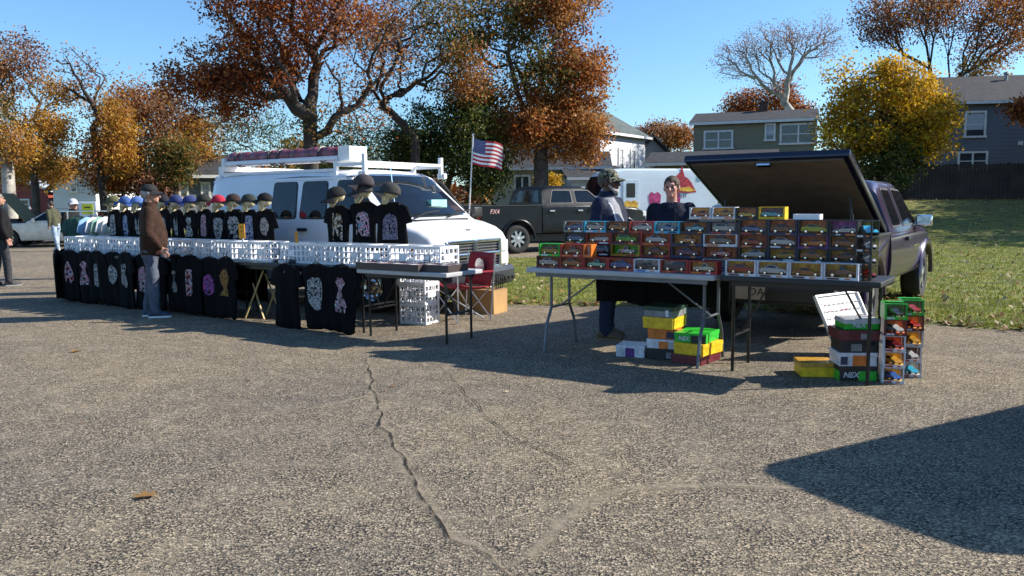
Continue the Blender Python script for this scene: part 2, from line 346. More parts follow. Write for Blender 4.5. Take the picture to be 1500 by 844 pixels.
# drifts of leaves along the lawn edge
D = []
while len(D) < 700:
    x = rng.uniform(-1.7, 7); D.append((x, edge_y(x)+rng.normal(0.06, 0.12), 0.03+0.02*rng.random()))
P = np.concatenate([P, np.array(D)])
lv = link('fallen_leaves', quads('fallen_leaves', leaf_quads(P, 0.062), DL, (rng.random(len(P)) < 0.45), 4)); tag(lv, 'dry brown and tan leaves scattered over the lawn', 'leaves', kind='stuff')
P = np.stack([rng.uniform(-9, 5, 60), rng.uniform(2.6, 11, 60), np.full(60, 0.012)], 1); P = P[P[:, 1] < 10.5]
lv = link('leaf_litter', quads('leaf_litter', leaf_quads(P, 0.035, 0.2), DL, (rng.random(len(P)) < 0.4), 4)); tag(lv, 'few stray bits of dry leaf on the open asphalt', 'leaves', kind='stuff')
for i, (x, y, a) in enumerate([(-1.84, 3.95, 0.3), (-4.35, 8.05, 1.0)]):
    mb = MB(); mb.smooth = True
    out = [(0.075, 0), (0.04, 0.012), (0.045, 0.035), (0.015, 0.022), (-0.005, 0.045), (-0.025, 0.02), (-0.06, 0.018), (-0.035, 0), (-0.06, -0.018), (-0.025, -0.02), (-0.005, -0.045), (0.015, -0.022), (0.045, -0.035), (0.04, -0.012)]
    vs = [(0, 0, 0.006)] + [(p*1.05, q, 0.006+0.018*abs(q)/0.045+0.012*(p > 0.05)) for p, q in out]
    mb.add(vs, [(0, k+1, (k+1) % 14+1) for k in range(14)]); o = mb.build('oak_leaf', [leaf_mat('oak_leaf_brown', (0.25, 0.13, 0.04), (0.33, 0.18, 0.06), 0.2)], loc=(x, y, 0), rz=a)
    tag(o, ['curled brown oak leaf lying alone on the open asphalt', 'pale fallen leaf on the asphalt out from the hanging shirts'][i], 'leaf')

# cracks and sandy seams in the paving (worn edges fade with noise)
def seam_mat(name, col, lo, hi, sc):
    m = bpy.data.materials.new(name); m.use_nodes = True; n = m.node_tree.nodes; l = m.node_tree.links; b = n['Principled BSDF']
    b.inputs['Base Color'].default_value = (*col, 1); b.inputs['Roughness'].default_value = 0.95; b.inputs['Specular IOR Level'].default_value = 0.1
    tc = n.new('ShaderNodeTexCoord'); ns = n.new('ShaderNodeTexNoise'); ns.inputs['Scale'].default_value = sc; ns.inputs['Detail'].default_value = 5; l.new(tc.outputs['Object'], ns.inputs['Vector'])
    at = n.new('ShaderNodeAttribute'); at.attribute_name = 'edge'
    ad = n.new('ShaderNodeMath'); ad.operation = 'MULTIPLY'; l.new(ns.outputs['Fac'], ad.inputs[0]); l.new(at.outputs['Fac'], ad.inputs[1])
    mr = n.new('ShaderNodeMapRange'); mr.inputs['From Min'].default_value = lo; mr.inputs['From Max'].default_value = hi; l.new(ad.outputs[0], mr.inputs['Value'])
    l.new(mr.outputs[0], b.inputs['Alpha']); return m
CRK = seam_mat('crack_dark', (0.03, 0.026, 0.022), 0.22, 0.42, 14); SND = seam_mat('sand_fill', (0.34, 0.285, 0.21), 0.16, 0.8, 18)
def seam(name, pts, width, m, z, jag=0.03, step=0.09):
    pl = []
    for (a, b) in zip(pts, pts[1:]):
        k = max(1, int(math.dist(a, b)/step)); pl += [Vector((lerp(a[0], b[0], i/k), lerp(a[1], b[1], i/k), 0)) for i in range(k)]
    pl.append(Vector((*pts[-1], 0))); vs = []; ed = []
    off = rng.normal(0, jag, len(pl)); off = np.convolve(np.pad(off, 1, 'edge'), [.25, .5, .25], 'valid')
    for i, p in enumerate(pl):
        t = (pl[min(i+1, len(pl)-1)]-pl[max(i-1, 0)]).normalized(); nn = Vector((-t.y, t.x, 0)); c = p + nn*float(off[i]); ww = width*rng.uniform(0.5, 1.3)*min(1, 0.15+i/6, 0.15+(len(pl)-1-i)/6)
        for k, e in ((-1, 0), (0, 1), (1, 0)): vs.append(c+nn*ww*k + Vector((0, 0, z))); ed.append(e)
    fs = [(i*3+k, i*3+k+1, i*3+k+4, i*3+k+3) for i in range(len(pl)-1) for k in (0, 1)]
    mb = MB(); mb.add(vs, fs); o = mb.build(name, m, parent=ground); at = o.data.attributes.new('edge', 'FLOAT', 'POINT'); at.data.foreach_set('value', ed); return o
def GP(px, py):
    d = _F + _R*((px-750)/FPX) + _U*((422-py)/FPX); k = -CAM_H/d.z; return (d.x*k, d.y*k)
c1 = [(538, 525), (545, 570), (560, 620), (575, 655), (598, 690), (615, 730), (645, 765), (665, 790), (715, 815), (740, 844)]
c2 = [(640, 535), (690, 585), (720, 615), (755, 640), (800, 660), (850, 685), (880, 712)]; c3 = [(780, 772), (850, 790), (960, 810), (990, 844)]
sandy = [(880, 715), (1000, 712), (1120, 715), (1220, 718)]; s2 = [(740, 844), (790, 800), (830, 760), (870, 730), (900, 715)]
seam('crack', [GP(*p) for p in c1], 0.013, CRK, 0.008, 0.022); seam('crack', [GP(*p) for p in c2], 0.009, CRK, 0.008, 0.022); seam('crack', [GP(*p) for p in c3], 0.009, CRK, 0.008, 0.02)
seam('crack', [GP(*p) for p in [(600, 545), (640, 560), (690, 575)]], 0.008, CRK, 0.008, 0.02)
for br in ([(598, 690), (625, 700), (640, 722)], [(560, 620), (545, 640), (520, 655)], [(645, 765), (700, 770), (740, 760)], [(755, 640), (765, 625), (800, 615)], [(800, 660), (790, 690), (805, 715)], [(430, 690), (470, 700), (520, 730), (540, 735)], [(1010, 600), (1050, 615), (1090, 612)], [(300, 560), (340, 585), (400, 590)]): seam('crack', [GP(*p) for p in br], 0.007, CRK, 0.008, 0.018)
seam('sand_seam', [GP(*p) for p in c1], 0.10, SND, 0.004, 0.03); seam('sand_seam', [GP(*p) for p in s2+sandy[1:]], 0.11, SND, 0.004, 0.03)
seam('sand_seam', [GP(470, 600), GP(540, 580)], 0.35, SND, 0.0042, 0.05, 0.15); seam('sand_seam', [GP(20, 505), GP(140, 490), GP(330, 510)], 0.09, SND, 0.0042, 0.05, 0.15)
# bare dirt margin between asphalt and grass
seam('dirt_margin', [(x, y-0.08) for x, y in EDGE[3:12]], 0.28, SND, 0.0045, 0.05, 0.15)

# ------------------------------------------------------------------ houses
def window(par, c, w, h, panes=2, frame=None, depth=0.1, curtain=False):
    """local window on a wall facing -y at c"""
    fr = frame or mat('window_white', (0.72, 0.72, 0.70), 0.5)
    mb = MB(); f = 0.11
    mb.box((c[0], c[1]-0.03, c[2]+h/2-f/2), (w, depth, f)); mb.box((c[0], c[1]-0.04, c[2]-h/2+f/2), (w+0.1, depth+0.04, f))
    for s in (-1, 1): mb.box((c[0]+s*(w/2-f/2), c[1]-0.03, c[2]), (f, depth, h-2*f))
    for k in range(1, panes): mb.box((c[0]-w/2+w*k/panes, c[1]-0.028, c[2]), (f*0.8, depth-0.01, h-2*f))
    mb.box((c[0], c[1]-0.015, c[2]), (w-2*f, depth-0.04, 0.05))
    o = mb.build('window', fr, par); p = MB(); p.box((c[0], c[1]-0.012, c[2]), (w-2*f, 0.025, h-2*f))
    p.build('pane', mat('house_glass', (0.05, 0.06, 0.07), 0.05, var=0.5, scale=1.2, spec=0.7), o)
    if curtain:
        q = MB(); q.box((c[0], c[1]-0.027, c[2]+h*0.1), (w-2.3*f, 0.006, (h-2*f)*0.7)); q.build('blind', mat('blind', (0.45, 0.48, 0.52), 0.7), o)
    return o
def house(name, label, loc, rz, w, d, eave, ridge, wall, roofm, wins=(), over=0.35, axis='x', base=-0.6, left=(), right=(), trim=None, cat='house'):
    o = empty(name, loc, rz, label, cat); wm = wall
    mb = MB(); W2 = w/2
    if axis == 'x':
        poly = [(0, base), (d, base), (d, eave), (d/2, ridge-0.12), (0, eave)]
        mb.prism(poly, -W2, W2, 'X')
    else:
        poly = [(-W2, base), (W2, base), (W2, eave), (0, ridge-0.12), (-W2, eave)]; mb.prism(poly, 0, d, 'Y')
    mb.build('wall', wm, o)
    r = MB(); th = 0.16
    if axis == 'x':
        sl = (ridge-eave)/(d/2)
        for sgn, y0 in ((1, -over), (-1, d+over)):
            ze = eave - over*sl; a = [(-W2-over, y0, ze), (W2+over, y0, ze), (W2+over, d/2, ridge), (-W2-over, d/2, ridge)]
            b = [(x, y, z+th) for x, y, z in a]; r.add(a+b, [(0, 1, 2, 3), (4, 5, 6, 7), (0, 1, 5, 4), (1, 2, 6, 5), (2, 3, 7, 6), (3, 0, 4, 7)])
    else:
        sl = (ridge-eave)/W2
        for sgn in (-1, 1):
            ze = eave - over*sl; a = [(sgn*(W2+over), -over, ze), (sgn*(W2+over), d+over, ze), (0, d+over, ridge), (0, -over, ridge)]
            b = [(x, y, z+th) for x, y, z in a]; r.add(a+b, [(0, 1, 2, 3), (4, 5, 6, 7), (0, 1, 5, 4), (1, 2, 6, 5), (2, 3, 7, 6), (3, 0, 4, 7)])
    ro = r.build('roof', roofm, o)
    if axis == 'x':
        t = MB(); t.box((0, -over-0.03, eave-over*sl+0.06), (w+2*over, 0.09, 0.16)); t.build('gutter', trim or mat('window_white', (0.72, 0.72, 0.70), 0.5), ro)
    for (x, z, ww, hh, pn) in wins: window(o, (x, 0, z), ww, hh, pn, curtain=(pn == 1))
    for side, lst in ((-1, left), (1, right)):
        for (y, z, ww, hh, pn) in lst:
            h = window(o, (0, 0, 0), ww, hh, pn); h.location = (side*W2, y, z); h.rotation_euler = (0, 0, R(90*side))
    return o
SHIN = lambda: mat('dark_shingle', (0.032, 0.032, 0.035), 0.95, var=0.4, scale=3, bump=0.6, bscale=8)
GSHIN = lambda: mat('green_grey_shingle', (0.085, 0.105, 0.10), 0.9, var=0.35, scale=2.0, bump=0.6, bscale=8)
def gz(x, y): return ground_z(x, y)
# two-storey white house, lit end wall
X0, Y0 = PX(880, 52), 52
hx = empty  # noqa
wh = house('white_house', 'two storey white clapboard house with green grey roof behind the orange tree', (X0-0.5*3.3*0, Y0, 0.9), R(56), 6.6, 7.5, 4.9, 7.0, siding_mat('white_siding', (0.62, 0.64, 0.68), 0.22), GSHIN(), wins=[(-0.5, 3.2, 0.75, 1.5, 1), (1.3, 3.2, 0.75, 1.5, 1)], left=[(3.2, 3.2, 0.9, 1.5, 1)])
wh.location = Vector((X0, Y0, 0.9)) + Vector((math.cos(R(56))*3.3, math.sin(R(56))*3.3, 0))
house('beige_bungalow', 'low beige bungalow with grey roof beside the trunk of the orange oak', (PX(806, 47), 47, gz(2, 47)), R(-4), 6.4, 6, 3.1, 4.0, siding_mat('beige_siding', (0.42, 0.37, 0.28), 0.2), SHIN(), wins=[(-1.55, 1.85, 0.95, 1.75, 2), (0.45, 1.9, 1.3, 1.05, 2)])
house('grey_outbuilding', 'small white sided outbuilding with shallow grey roof next to the bungalow', (PX(872, 46), 45.5, gz(5, 46)), R(8), 2.7, 4, 2.5, 3.1, siding_mat('pale_siding', (0.55, 0.56, 0.57), 0.2), SHIN(), wins=[(0.5, 1.85, 0.7, 0.45, 1)])
shed = house('garden_shed', 'plain dark shed with pale roof behind the picket fence', (PX(850, 40.5), 41, gz(3, 41)), R(-3), 3.6, 2.6, 1.3, 1.95, siding_mat('shed_siding', (0.07, 0.065, 0.06), 0.18), mat('pale_roof', (0.23, 0.25, 0.23), 0.8, bump=0.3), wins=[(1.1, 0.9, 0.4, 0.4, 1)], cat='shed')
# olive split-level house
ox, oy = PX(1100, 50), 50
house('olive_house', 'olive green two storey house with white framed windows behind the raised truck cover', (ox, oy, gz(ox, oy)), R(-19), 7.0, 6.5, 4.75, 5.55, siding_mat('olive_siding', (0.225, 0.205, 0.125), 0.2), SHIN(), wins=[(-2.0, 3.75, 1.75, 1.15, 2), (1.0, 4.1, 0.62, 1.05, 1), (2.6, 3.95, 2.1, 1.25, 2)], over=0.25)
lx, ly = PX(1042, 44), 44.3
low = house('olive_house_extension', 'single storey olive extension with wide white gutter and patio windows', (lx, ly, gz(lx, ly)), R(-17), 6.0, 5.0, 2.75, 3.35, siding_mat('olive_siding', (0.225, 0.205, 0.125), 0.2), SHIN(), wins=[(-2.0, 1.45, 1.7, 1.9, 2), (0.2, 1.95, 1.6, 0.7, 2), (2.1, 1.95, 1.5, 0.7, 2)], over=0.5)
ch = MB(); ch.box((0.5, 3.2, 5.75), (0.5, 0.5, 0.9)); ch.box((0.5, 3.2, 6.23), (0.6, 0.6, 0.1)); ch.build('chimney', mat('dark_brick', (0.09, 0.045, 0.035), 0.9), bpy.data.objects['olive_house'])
house('small_dormer_house', 'distant pale house with steep white trimmed gable between the white and olive houses', (PX(955, 58), 58, 1.4), R(20), 4.0, 5, 2.6, 4.4, siding_mat('tan_siding', (0.40, 0.37, 0.32), 0.2), SHIN(), wins=[(-0.8, 2.2, 0.8, 0.9, 1)], axis='y')
# grey house on the right
hx_, hy_ = PX(1470, 47), 47
gh = house('grey_house', 'tall blue grey clapboard house with dark roof behind the wooden fence', (hx_+3.0, hy_-0.8, gz(hx_, hy_)-0.1), R(-9), 15.5, 9, 5.55, 7.4, siding_mat('grey_siding', (0.135, 0.145, 0.165), 0.22), SHIN(), wins=[(-5.0, 4.3, 1.15, 1.5, 1), (-5.05, 2.25, 1.6, 1.1, 2), (-0.7, 4.75, 1.2, 1.4, 1)], over=0.3)
mb = MB(); mb.box((-2.6, -0.06, 3.2), (0.22, 0.14, 0.22)); mb.build('wall_vent', mat('window_white', (0.72, 0.72, 0.70), 0.5), gh)
mb = MB(); mb.tube([(-2.1, 3.5, 6.6), (-2.1, 3.5, 7.5)], 0.09, 8); mb.lathe([(0.13, 7.45), (0.16, 7.5), (0.13, 7.62), (0.02, 7.64)], 8, (-2.1, 3.5, 0)); mb.build('roof_vent_pipe', mat('pipe_grey', (0.3, 0.3, 0.3), 0.5, 0.3), gh)
# far left houses
house('blue_grey_house', 'blue grey house with white gable end behind the van roof', (PX(296, 44), 44, 0.1), R(24), 2.9, 6, 2.9, 4.0, siding_mat('bluegrey_siding', (0.16, 0.18, 0.20), 0.2), SHIN(), wins=[(-0.75, 2.1, 0.5, 0.9, 1), (0.35, 2.1, 0.5, 0.9, 1)], right=[(3.4, 2.0, 0.7, 1.0, 1)])
house('red_gable_garage', 'low grey garage with red gable behind the old tree trunk', (PX(12, 60), 60, 0.4), R(5), 6.2, 7, 2.2, 3.3, siding_mat('brickred_siding', (0.28, 0.05, 0.035), 0.2), mat('pale_roof2', (0.38, 0.42, 0.46), 0.8), wins=[(1.2, 1.2, 1.2, 0.8, 2)], axis='y')
house('dark_roof_house', 'low house with black roof and bright white gable behind the thin trunks', (PX(95, 62), 62, 0.4), R(-8), 7.5, 7, 2.3, 3.6, siding_mat('bright_siding', (0.7, 0.7, 0.68), 0.2), SHIN(), wins=[(-2, 1.2, 1.0, 0.9, 1), (1.5, 1.2, 1.6, 0.9, 2)])
house('white_gable_house', 'small bright white gabled house front behind the white show car', (PX(115, 57), 57, 0.4), R(6), 2.8, 6, 2.4, 3.6, siding_mat('bright_siding', (0.7, 0.7, 0.68), 0.2), SHIN(), wins=[(0, 2.3, 0.5, 0.7, 1)], axis='y')

# ------------------------------------------------------------------ fences
def fence(name, label, a, b, h, wm, board=0.15, gap=0.012, posts=2.4):
    a = Vector((*a, 0)); b = Vector((*b, 0)); L = (b-a).length; o = empty(name, (a.x, a.y, gz(a.x, a.y)), math.atan2(b.y-a.y, b.x-a.x), label, 'fence'); d = (b-a)/L
    mb = MB(); n = int(L/(board+gap)); gz0 = gz(a.x, a.y)
    for i in range(n):
        x = i*(board+gap); p = a + d*x; z = gz(p.x, p.y)-gz0; hh = h+random.uniform(-0.02, 0.02)
        mb.prism([(x, z-0.05), (x+board, z-0.05), (x+board, z+hh-0.05), (x+board*0.7, z+hh), (x+board*0.3, z+hh), (x, z+hh-0.05)], -0.012, 0.012, 'Y')
    q = mb.build('boards', wm, o); q['kind'] = 'stuff'
    for k in range(int(L/posts)+1):
        x = min(L-0.1, k*posts+0.05); p = a + d*x; z = gz(p.x, p.y)-gz0
        m = MB(); m.box((x, 0.07, z+h/2), (0.1, 0.1, h+0.1)); m.build('post', wm, o)
    for zz in (0.35, h-0.35):
        m = MB(); z0 = gz(a.x, a.y)-gz0; z1 = gz(b.x, b.y)-gz0; m.tube([(0, 0.04, z0+zz), (L, 0.04, z1+zz)], 0.045, 4); m.build('rail', wm, o)
    return o
DWOOD = lambda: mat('dark_fence_wood', (0.055, 0.045, 0.04), 0.9, var=0.45, scale=1.2, bump=0.4, bscale=25)
fence('wooden_fence', 'tall dark board fence in front of the grey house', (PX(1320, 43.5), 43.5), (PX(1560, 41), 41), 1.85, DWOOD())
fence('wooden_fence', 'brown board fence behind the dark pickup and the shed', (PX(725, 39.2), 39.2), (PX(905, 39.6), 39.6), 1.25, mat('brown_fence_wood', (0.10, 0.065, 0.05), 0.9, var=0.4, scale=1.2))
fence('wooden_fence', 'dark board fence between the ice cream truck and the purple truck', (PX(1000, 39), 39), (PX(1330, 43.4), 43.4), 1.7, DWOOD())
fence('picket_fence', 'pale wooden fence section below the ivy trees', (PX(640, 41), 41), (PX(722, 41), 41), 1.3, mat('pale_fence_wood', (0.30, 0.28, 0.25), 0.9, var=0.3))
# ------------------------------------------------------------------ trees
BARK = lambda: mat('bark_dark', (0.040, 0.032, 0.026), 0.95, var=0.5, scale=3, bump=0.8, bscale=14)
BARKP = lambda: mat('bark_pale', (0.26, 0.235, 0.20), 0.9, var=0.45, scale=2.2, bump=0.5, bscale=10, col2=(0.36, 0.34, 0.30))
BARKG = lambda: mat('bark_grey', (0.085, 0.075, 0.065), 0.95, var=0.5, scale=3, bump=0.8, bscale=14)
_lm = leaf_mat
def leaf_mat(n, a, b, t=0.45): return _lm(n, tuple(min(0.8, v*1.35) for v in a), tuple(min(0.8, v*1.3) for v in b), t)
LM = {
 'rust': [leaf_mat('leaf_rust', (0.10, 0.022, 0.008), (0.30, 0.085, 0.018)), leaf_mat('leaf_orange', (0.23, 0.085, 0.022), (0.43, 0.185, 0.05)), leaf_mat('leaf_maroon', (0.035, 0.012, 0.010), (0.13, 0.035, 0.02))],
 'oak': [leaf_mat('leaf_tan', (0.20, 0.09, 0.025), (0.40, 0.20, 0.06)), leaf_mat('leaf_orange', (0.23, 0.085, 0.022), (0.43, 0.185, 0.05)), leaf_mat('leaf_rust', (0.10, 0.022, 0.008), (0.30, 0.085, 0.018))],
 'olive': [leaf_mat('leaf_olive', (0.045, 0.050, 0.012), (0.16, 0.14, 0.03)), leaf_mat('leaf_tan', (0.20, 0.09, 0.025), (0.40, 0.20, 0.06)), leaf_mat('leaf_darkgreen', (0.012, 0.024, 0.008), (0.05, 0.075, 0.018))],
 'green': [leaf_mat('leaf_darkgreen', (0.012, 0.024, 0.008), (0.05, 0.075, 0.018)), leaf_mat('leaf_green', (0.04, 0.065, 0.012), (0.12, 0.15, 0.03)), leaf_mat('leaf_olive', (0.045, 0.050, 0.012), (0.16, 0.14, 0.03))],
 'gold': [leaf_mat('leaf_gold', (0.28, 0.145, 0.018), (0.48, 0.28, 0.04)), leaf_mat('leaf_amber', (0.25, 0.11, 0.022), (0.41, 0.205, 0.045)), leaf_mat('leaf_tan', (0.20, 0.09, 0.025), (0.40, 0.20, 0.06))],
 'yellow': [leaf_mat('leaf_yellow', (0.36, 0.22, 0.010), (0.62, 0.40, 0.02)), leaf_mat('leaf_gold', (0.34, 0.17, 0.012), (0.58, 0.33, 0.03)), leaf_mat('leaf_yellowgreen', (0.11, 0.10, 0.012), (0.24, 0.20, 0.025))],
 'brown': [leaf_mat('leaf_brown', (0.16, 0.085, 0.045), (0.33, 0.19, 0.10)), leaf_mat('leaf_rust', (0.10, 0.022, 0.008), (0.30, 0.085, 0.018)), leaf_mat('leaf_amber', (0.25, 0.11, 0.022), (0.41, 0.205, 0.045))],
 'pink': [leaf_mat('leaf_pinkbrown', (0.15, 0.07, 0.055), (0.32, 0.16, 0.12)), leaf_mat('leaf_maroon', (0.035, 0.012, 0.010), (0.13, 0.035, 0.02)), leaf_mat('leaf_brown', (0.16, 0.085, 0.045), (0.33, 0.19, 0.10))],
}
def _b(t, k): return tuple(min(0.8, v*k) for v in t)
def tree(name, label, px, Y, blobs, fork, tr=0.25, natt=260, leaves=9000, size=0.17, sig=0.5, bark=None, bf=0.35, lean=0.0, group=None, cat='tree', tipr=0.012, tipcut=0.5, base_z=None):
    """blobs: (px, py, rx, ry, palette, weight, density) read at distance Y and turned into metres; attractors joined by a balanced spanning tree"""
    X = PX(px, Y); z0 = gz(X, Y) if base_z is None else base_z; k = Y/FPX
    root = Vector((X, Y, z0)); fz = PZ(px, fork, Y) - z0
    # nodes: trunk first
    nodes = []; par = []; plen = []; pal = []
    nt_ = 6; wob = [random.uniform(-1, 1)*0.05*fz for _ in range(2)]
    for i in range(nt_+1):
        q = i/nt_; nodes.append(np.array([lean*fz*q + wob[0]*math.sin(q*2.5)*0.4, wob[1]*math.sin(q*3)*0.4, fz*q])); par.append(i-1); plen.append(fz*q if i else 0); pal.append(-1)
    natt = int(natt*1.35); att = []; ap = []
    tot = sum(b[5] for b in blobs)
    for bi, (bx, by, rx, ry, *_r) in enumerate(blobs):
        cnt = int(natt*_r[1]/tot); c = np.array([(bx-px)*k, 0, PZ(bx, by, Y)-z0]); rr = np.array([rx*k, rx*k*0.9, ry*k])
        d = rng.normal(size=(cnt, 3)); d /= np.linalg.norm(d, axis=1)[:, None]; u = rng.random(cnt)**(1/2.2)
        att.append(c + d*u[:, None]*rr); ap += [bi]*cnt
    att = np.concatenate(att); ap = np.array(ap)
    keep = att[:, 2] > fz*0.35; att = att[keep]; ap = ap[keep]
    N = len(att); best = np.full(N, 1e9); bp = np.zeros(N, int)
    def relax(i):
        dd = np.linalg.norm(att-nodes[i], axis=1) + bf*plen[i]; mk = dd < best; best[mk] = dd[mk]; bp[mk] = i
    for i in range(2, len(nodes)): relax(i)
    done = np.zeros(N, bool)
    for _ in range(N):
        b = best.copy(); b[done] = 1e9; j = int(b.argmin()); done[j] = True; p = bp[j]
        a0, a1 = nodes[p], att[j]; L = np.linalg.norm(a1-a0)
        if L > 1.0:      # a kinked joint half way keeps limbs from being ruler-straight
            m = (a0+a1)/2 + rng.normal(0, 0.07*L, 3) + np.array([0, 0, 0.05*L]); nodes.append(m); par.append(p); plen.append(plen[p]+L/2); pal.append(ap[j]); relax(len(nodes)-1); p = len(nodes)-1
        nodes.append(a1); par.append(p); plen.append(plen[p]+np.linalg.norm(a1-nodes[p])); pal.append(ap[j]); relax(len(nodes)-1)
    n = len(nodes); ch = [[] for _ in range(n)]
    for i in range(1, n): ch[par[i]].append(i)
    rad = np.zeros(n)
    order = sorted(range(n), key=lambda i: -plen[i])
    for i in order: rad[i] = tipr if not ch[i] else (sum(rad[c]**2.05 for c in ch[i]))**(1/2.05)
    tr_, tr = tr, tr*0.72; rad = np.where(rad > 0, tipr + (rad-tipr)*max(0.2, (tr-tipr)/max(rad[nt_]-tipr, 1e-6)), tipr)
    tr = tr_
    for i in range(nt_+1): rad[i] = tr*0.82*(1.0 + 0.25*(1-i/nt_)**4 + 0.12*(1-i/nt_))
    mb = MB(); mb.smooth = True; started = set([0])
    # chains: follow the thickest child
    stack = [(None, 0)]
    while stack:
        p, i = stack.pop(); chain = ([p] if p is not None else []) + [i]
        while ch[i]:
            cs = sorted(ch[i], key=lambda c: -rad[c]); 
            for c in cs[1:]: stack.append((i, c))
            i = cs[0]; chain.append(i)
        if len(chain) > 1:
            rs = [float(min(rad[c], rad[chain[1]]) if (q == 0 and p is not None) else rad[c]) for q, c in enumerate(chain)]
            mb.tube([nodes[c] for c in chain], rs, 8 if rs[0] > 0.12 else (5 if rs[0] > 0.035 else 3), cap=False)
    o = empty(name, root, 0, label, cat, group)
    mb.build('trunk', bark or BARK(), o, normals=False)
    if leaves:
        leaves = int(leaves*1.8); size = size*0.66; sig = sig*0.72
        tips = [i for i in range(nt_+1, n) if rad[i] < tipr + (tr-tipr)*tipcut*0.35]
        wts = np.array([blobs[pal[i]][6] if len(blobs[pal[i]]) > 6 else 1.0 for i in tips]); wts = wts/wts.sum()
        pick = rng.choice(len(tips), leaves, p=wts); ti = np.array(tips)[pick]; C = np.array(nodes)[ti]
        gs = rng.normal(size=(leaves, 3))*sig; gs[:, 2] *= 0.75; C = C + gs
        a = rng.normal(size=(leaves, 3)); a /= np.linalg.norm(a, axis=1)[:, None]; b = np.cross(a, rng.normal(size=(leaves, 3))); b /= np.linalg.norm(b, axis=1)[:, None]
        s = (size*rng.uniform(0.55, 1.3, leaves))[:, None]
        V = np.stack([C+a*s*.55, C+b*s*.36, C-a*s*.55, C-b*s*.36], 1).reshape(-1, 3)
        mats = []; off = {}
        for bl in blobs:
            for m in LM[bl[4]]:
                if m not in mats: mats.append(m)
        # one tint per twig, with a little spill, so the crown shows clumps
        tw = rng.random(n); mi = np.zeros(leaves, int)
        for q in range(leaves):
            P3 = LM[blobs[pal[ti[q]]][4]]; v = tw[ti[q]] + rng.normal(0, 0.16); mi[q] = mats.index(P3[0] if v < 0.5 else (P3[1] if v < 0.8 else P3[2]))
        link('crown', quads('crown', V, mats, mi, 4), o)
    return o
T = tree
T('oak_tree', 'great rust red oak with ivy clad trunk standing behind the white van', 463, 31, [(440, 10, 130, 85, 'rust', 5, 1.2), (330, 125, 75, 55, 'rust', 2.2, 1.4), (410, 95, 85, 60, 'rust', 2.4, 1.2), (545, 70, 70, 80, 'brown', 1.5, 0.35), (520, 165, 60, 40, 'brown', 0.8, 0.25), (470, 165, 30, 45, 'olive', 0.4, 0.6)], 155, tr=0.31, natt=430, leaves=20000, size=0.17, sig=0.38, tipr=0.014)
T('oak_tree', 'broad orange brown oak in front of the white house with olive green top', 793, 38, [(760, 20, 85, 60, 'olive', 2, 1.1), (825, 20, 60, 45, 'oak', 1.3, 1.2), (790, 110, 70, 50, 'olive', 1.5, 0.9), (845, 110, 50, 55, 'oak', 1.6, 1.2), (765, 185, 78, 48, 'oak', 2.6, 1.5), (840, 190, 52, 52, 'oak', 1.8, 1.6), (700, 60, 45, 45, 'olive', 0.8, 0.7)], 215, tr=0.42, natt=430, leaves=30000, size=0.2, sig=0.42, bark=BARKG(), bf=0.25)
T('ash_tree', 'forked half bare tree with thin brown leaves between the two big oaks', 612, 35, [(570, 50, 55, 55, 'brown', 1.2, 1.0), (590, 110, 60, 45, 'pink', 1.0, 0.35), (660, 90, 55, 55, 'olive', 1.3, 0.6), (640, 30, 60, 45, 'olive', 1.0, 0.9), (690, 110, 40, 45, 'oak', 0.8, 0.8), (550, 140, 45, 35, 'pink', 0.6, 0.2)], 205, tr=0.24, natt=400, leaves=7800, size=0.16, sig=0.4, tipr=0.013, bf=0.25)
T('evergreen_tree', 'dense dark green ivy covered tree beside the flag', 655, 36.5, [(640, 215, 65, 60, 'green', 2.5, 1.2), (700, 200, 45, 70, 'green', 2, 1.1), (600, 235, 40, 40, 'green', 1.2, 1.2), (690, 140, 40, 40, 'olive', 0.9, 0.9), (715, 250, 35, 40, 'green', 1, 1.3)], 280, tr=0.2, natt=300, leaves=23000, size=0.17, sig=0.42)
T('young_tree', 'thin green leaved saplings against the sky behind the van roof', 395, 40, [(350, 190, 40, 45, 'olive', 1, 0.5), (400, 200, 45, 50, 'green', 1, 0.4), (520, 215, 50, 40, 'green', 1.2, 0.7), (440, 230, 40, 30, 'olive', 0.7, 0.6), (575, 215, 35, 45, 'green', 0.8, 0.6)], 260, tr=0.1, natt=340, leaves=6500, size=0.15, sig=0.5, tipr=0.011, bf=0.15)
T('maple_tree', 'round golden yellow maple crown left of the big rust oak', 290, 46, [(296, 200, 30, 30, 'gold', 1.5, 1.5), (320, 150, 45, 45, 'pink', 1, 0.4), (300, 235, 30, 25, 'gold', 0.7, 1.0)], 240, tr=0.16, natt=180, leaves=5200, size=0.19, sig=0.45)
T('oak_tree', 'rounded dusty brown oak beside the golden maple', 222, 45, [(225, 170, 58, 48, 'brown', 3, 1.3), (190, 230, 40, 50, 'oak', 1.2, 1.2), (255, 230, 42, 45, 'brown', 1.6, 1.3), (170, 165, 30, 35, 'gold', 0.7, 0.7)], 255, tr=0.26, natt=330, leaves=10500, size=0.19, sig=0.5, bark=BARKG())
T('locust_tree', 'leaning dark trunked tree with bare top and amber lower leaves', 158, 42, [(120, 100, 35, 28, 'brown', 0.9, 0.10), (150, 120, 35, 30, 'pink', 0.8, 0.2), (180, 190, 32, 48, 'gold', 1.7, 1.5), (150, 225, 35, 40, 'oak', 1, 1.0), (105, 145, 30, 25, 'gold', 0.7, 0.9), (185, 235, 25, 25, 'gold', 0.8, 1.4)], 190, tr=0.2, natt=280, leaves=6200, size=0.19, sig=0.4, lean=-0.08)
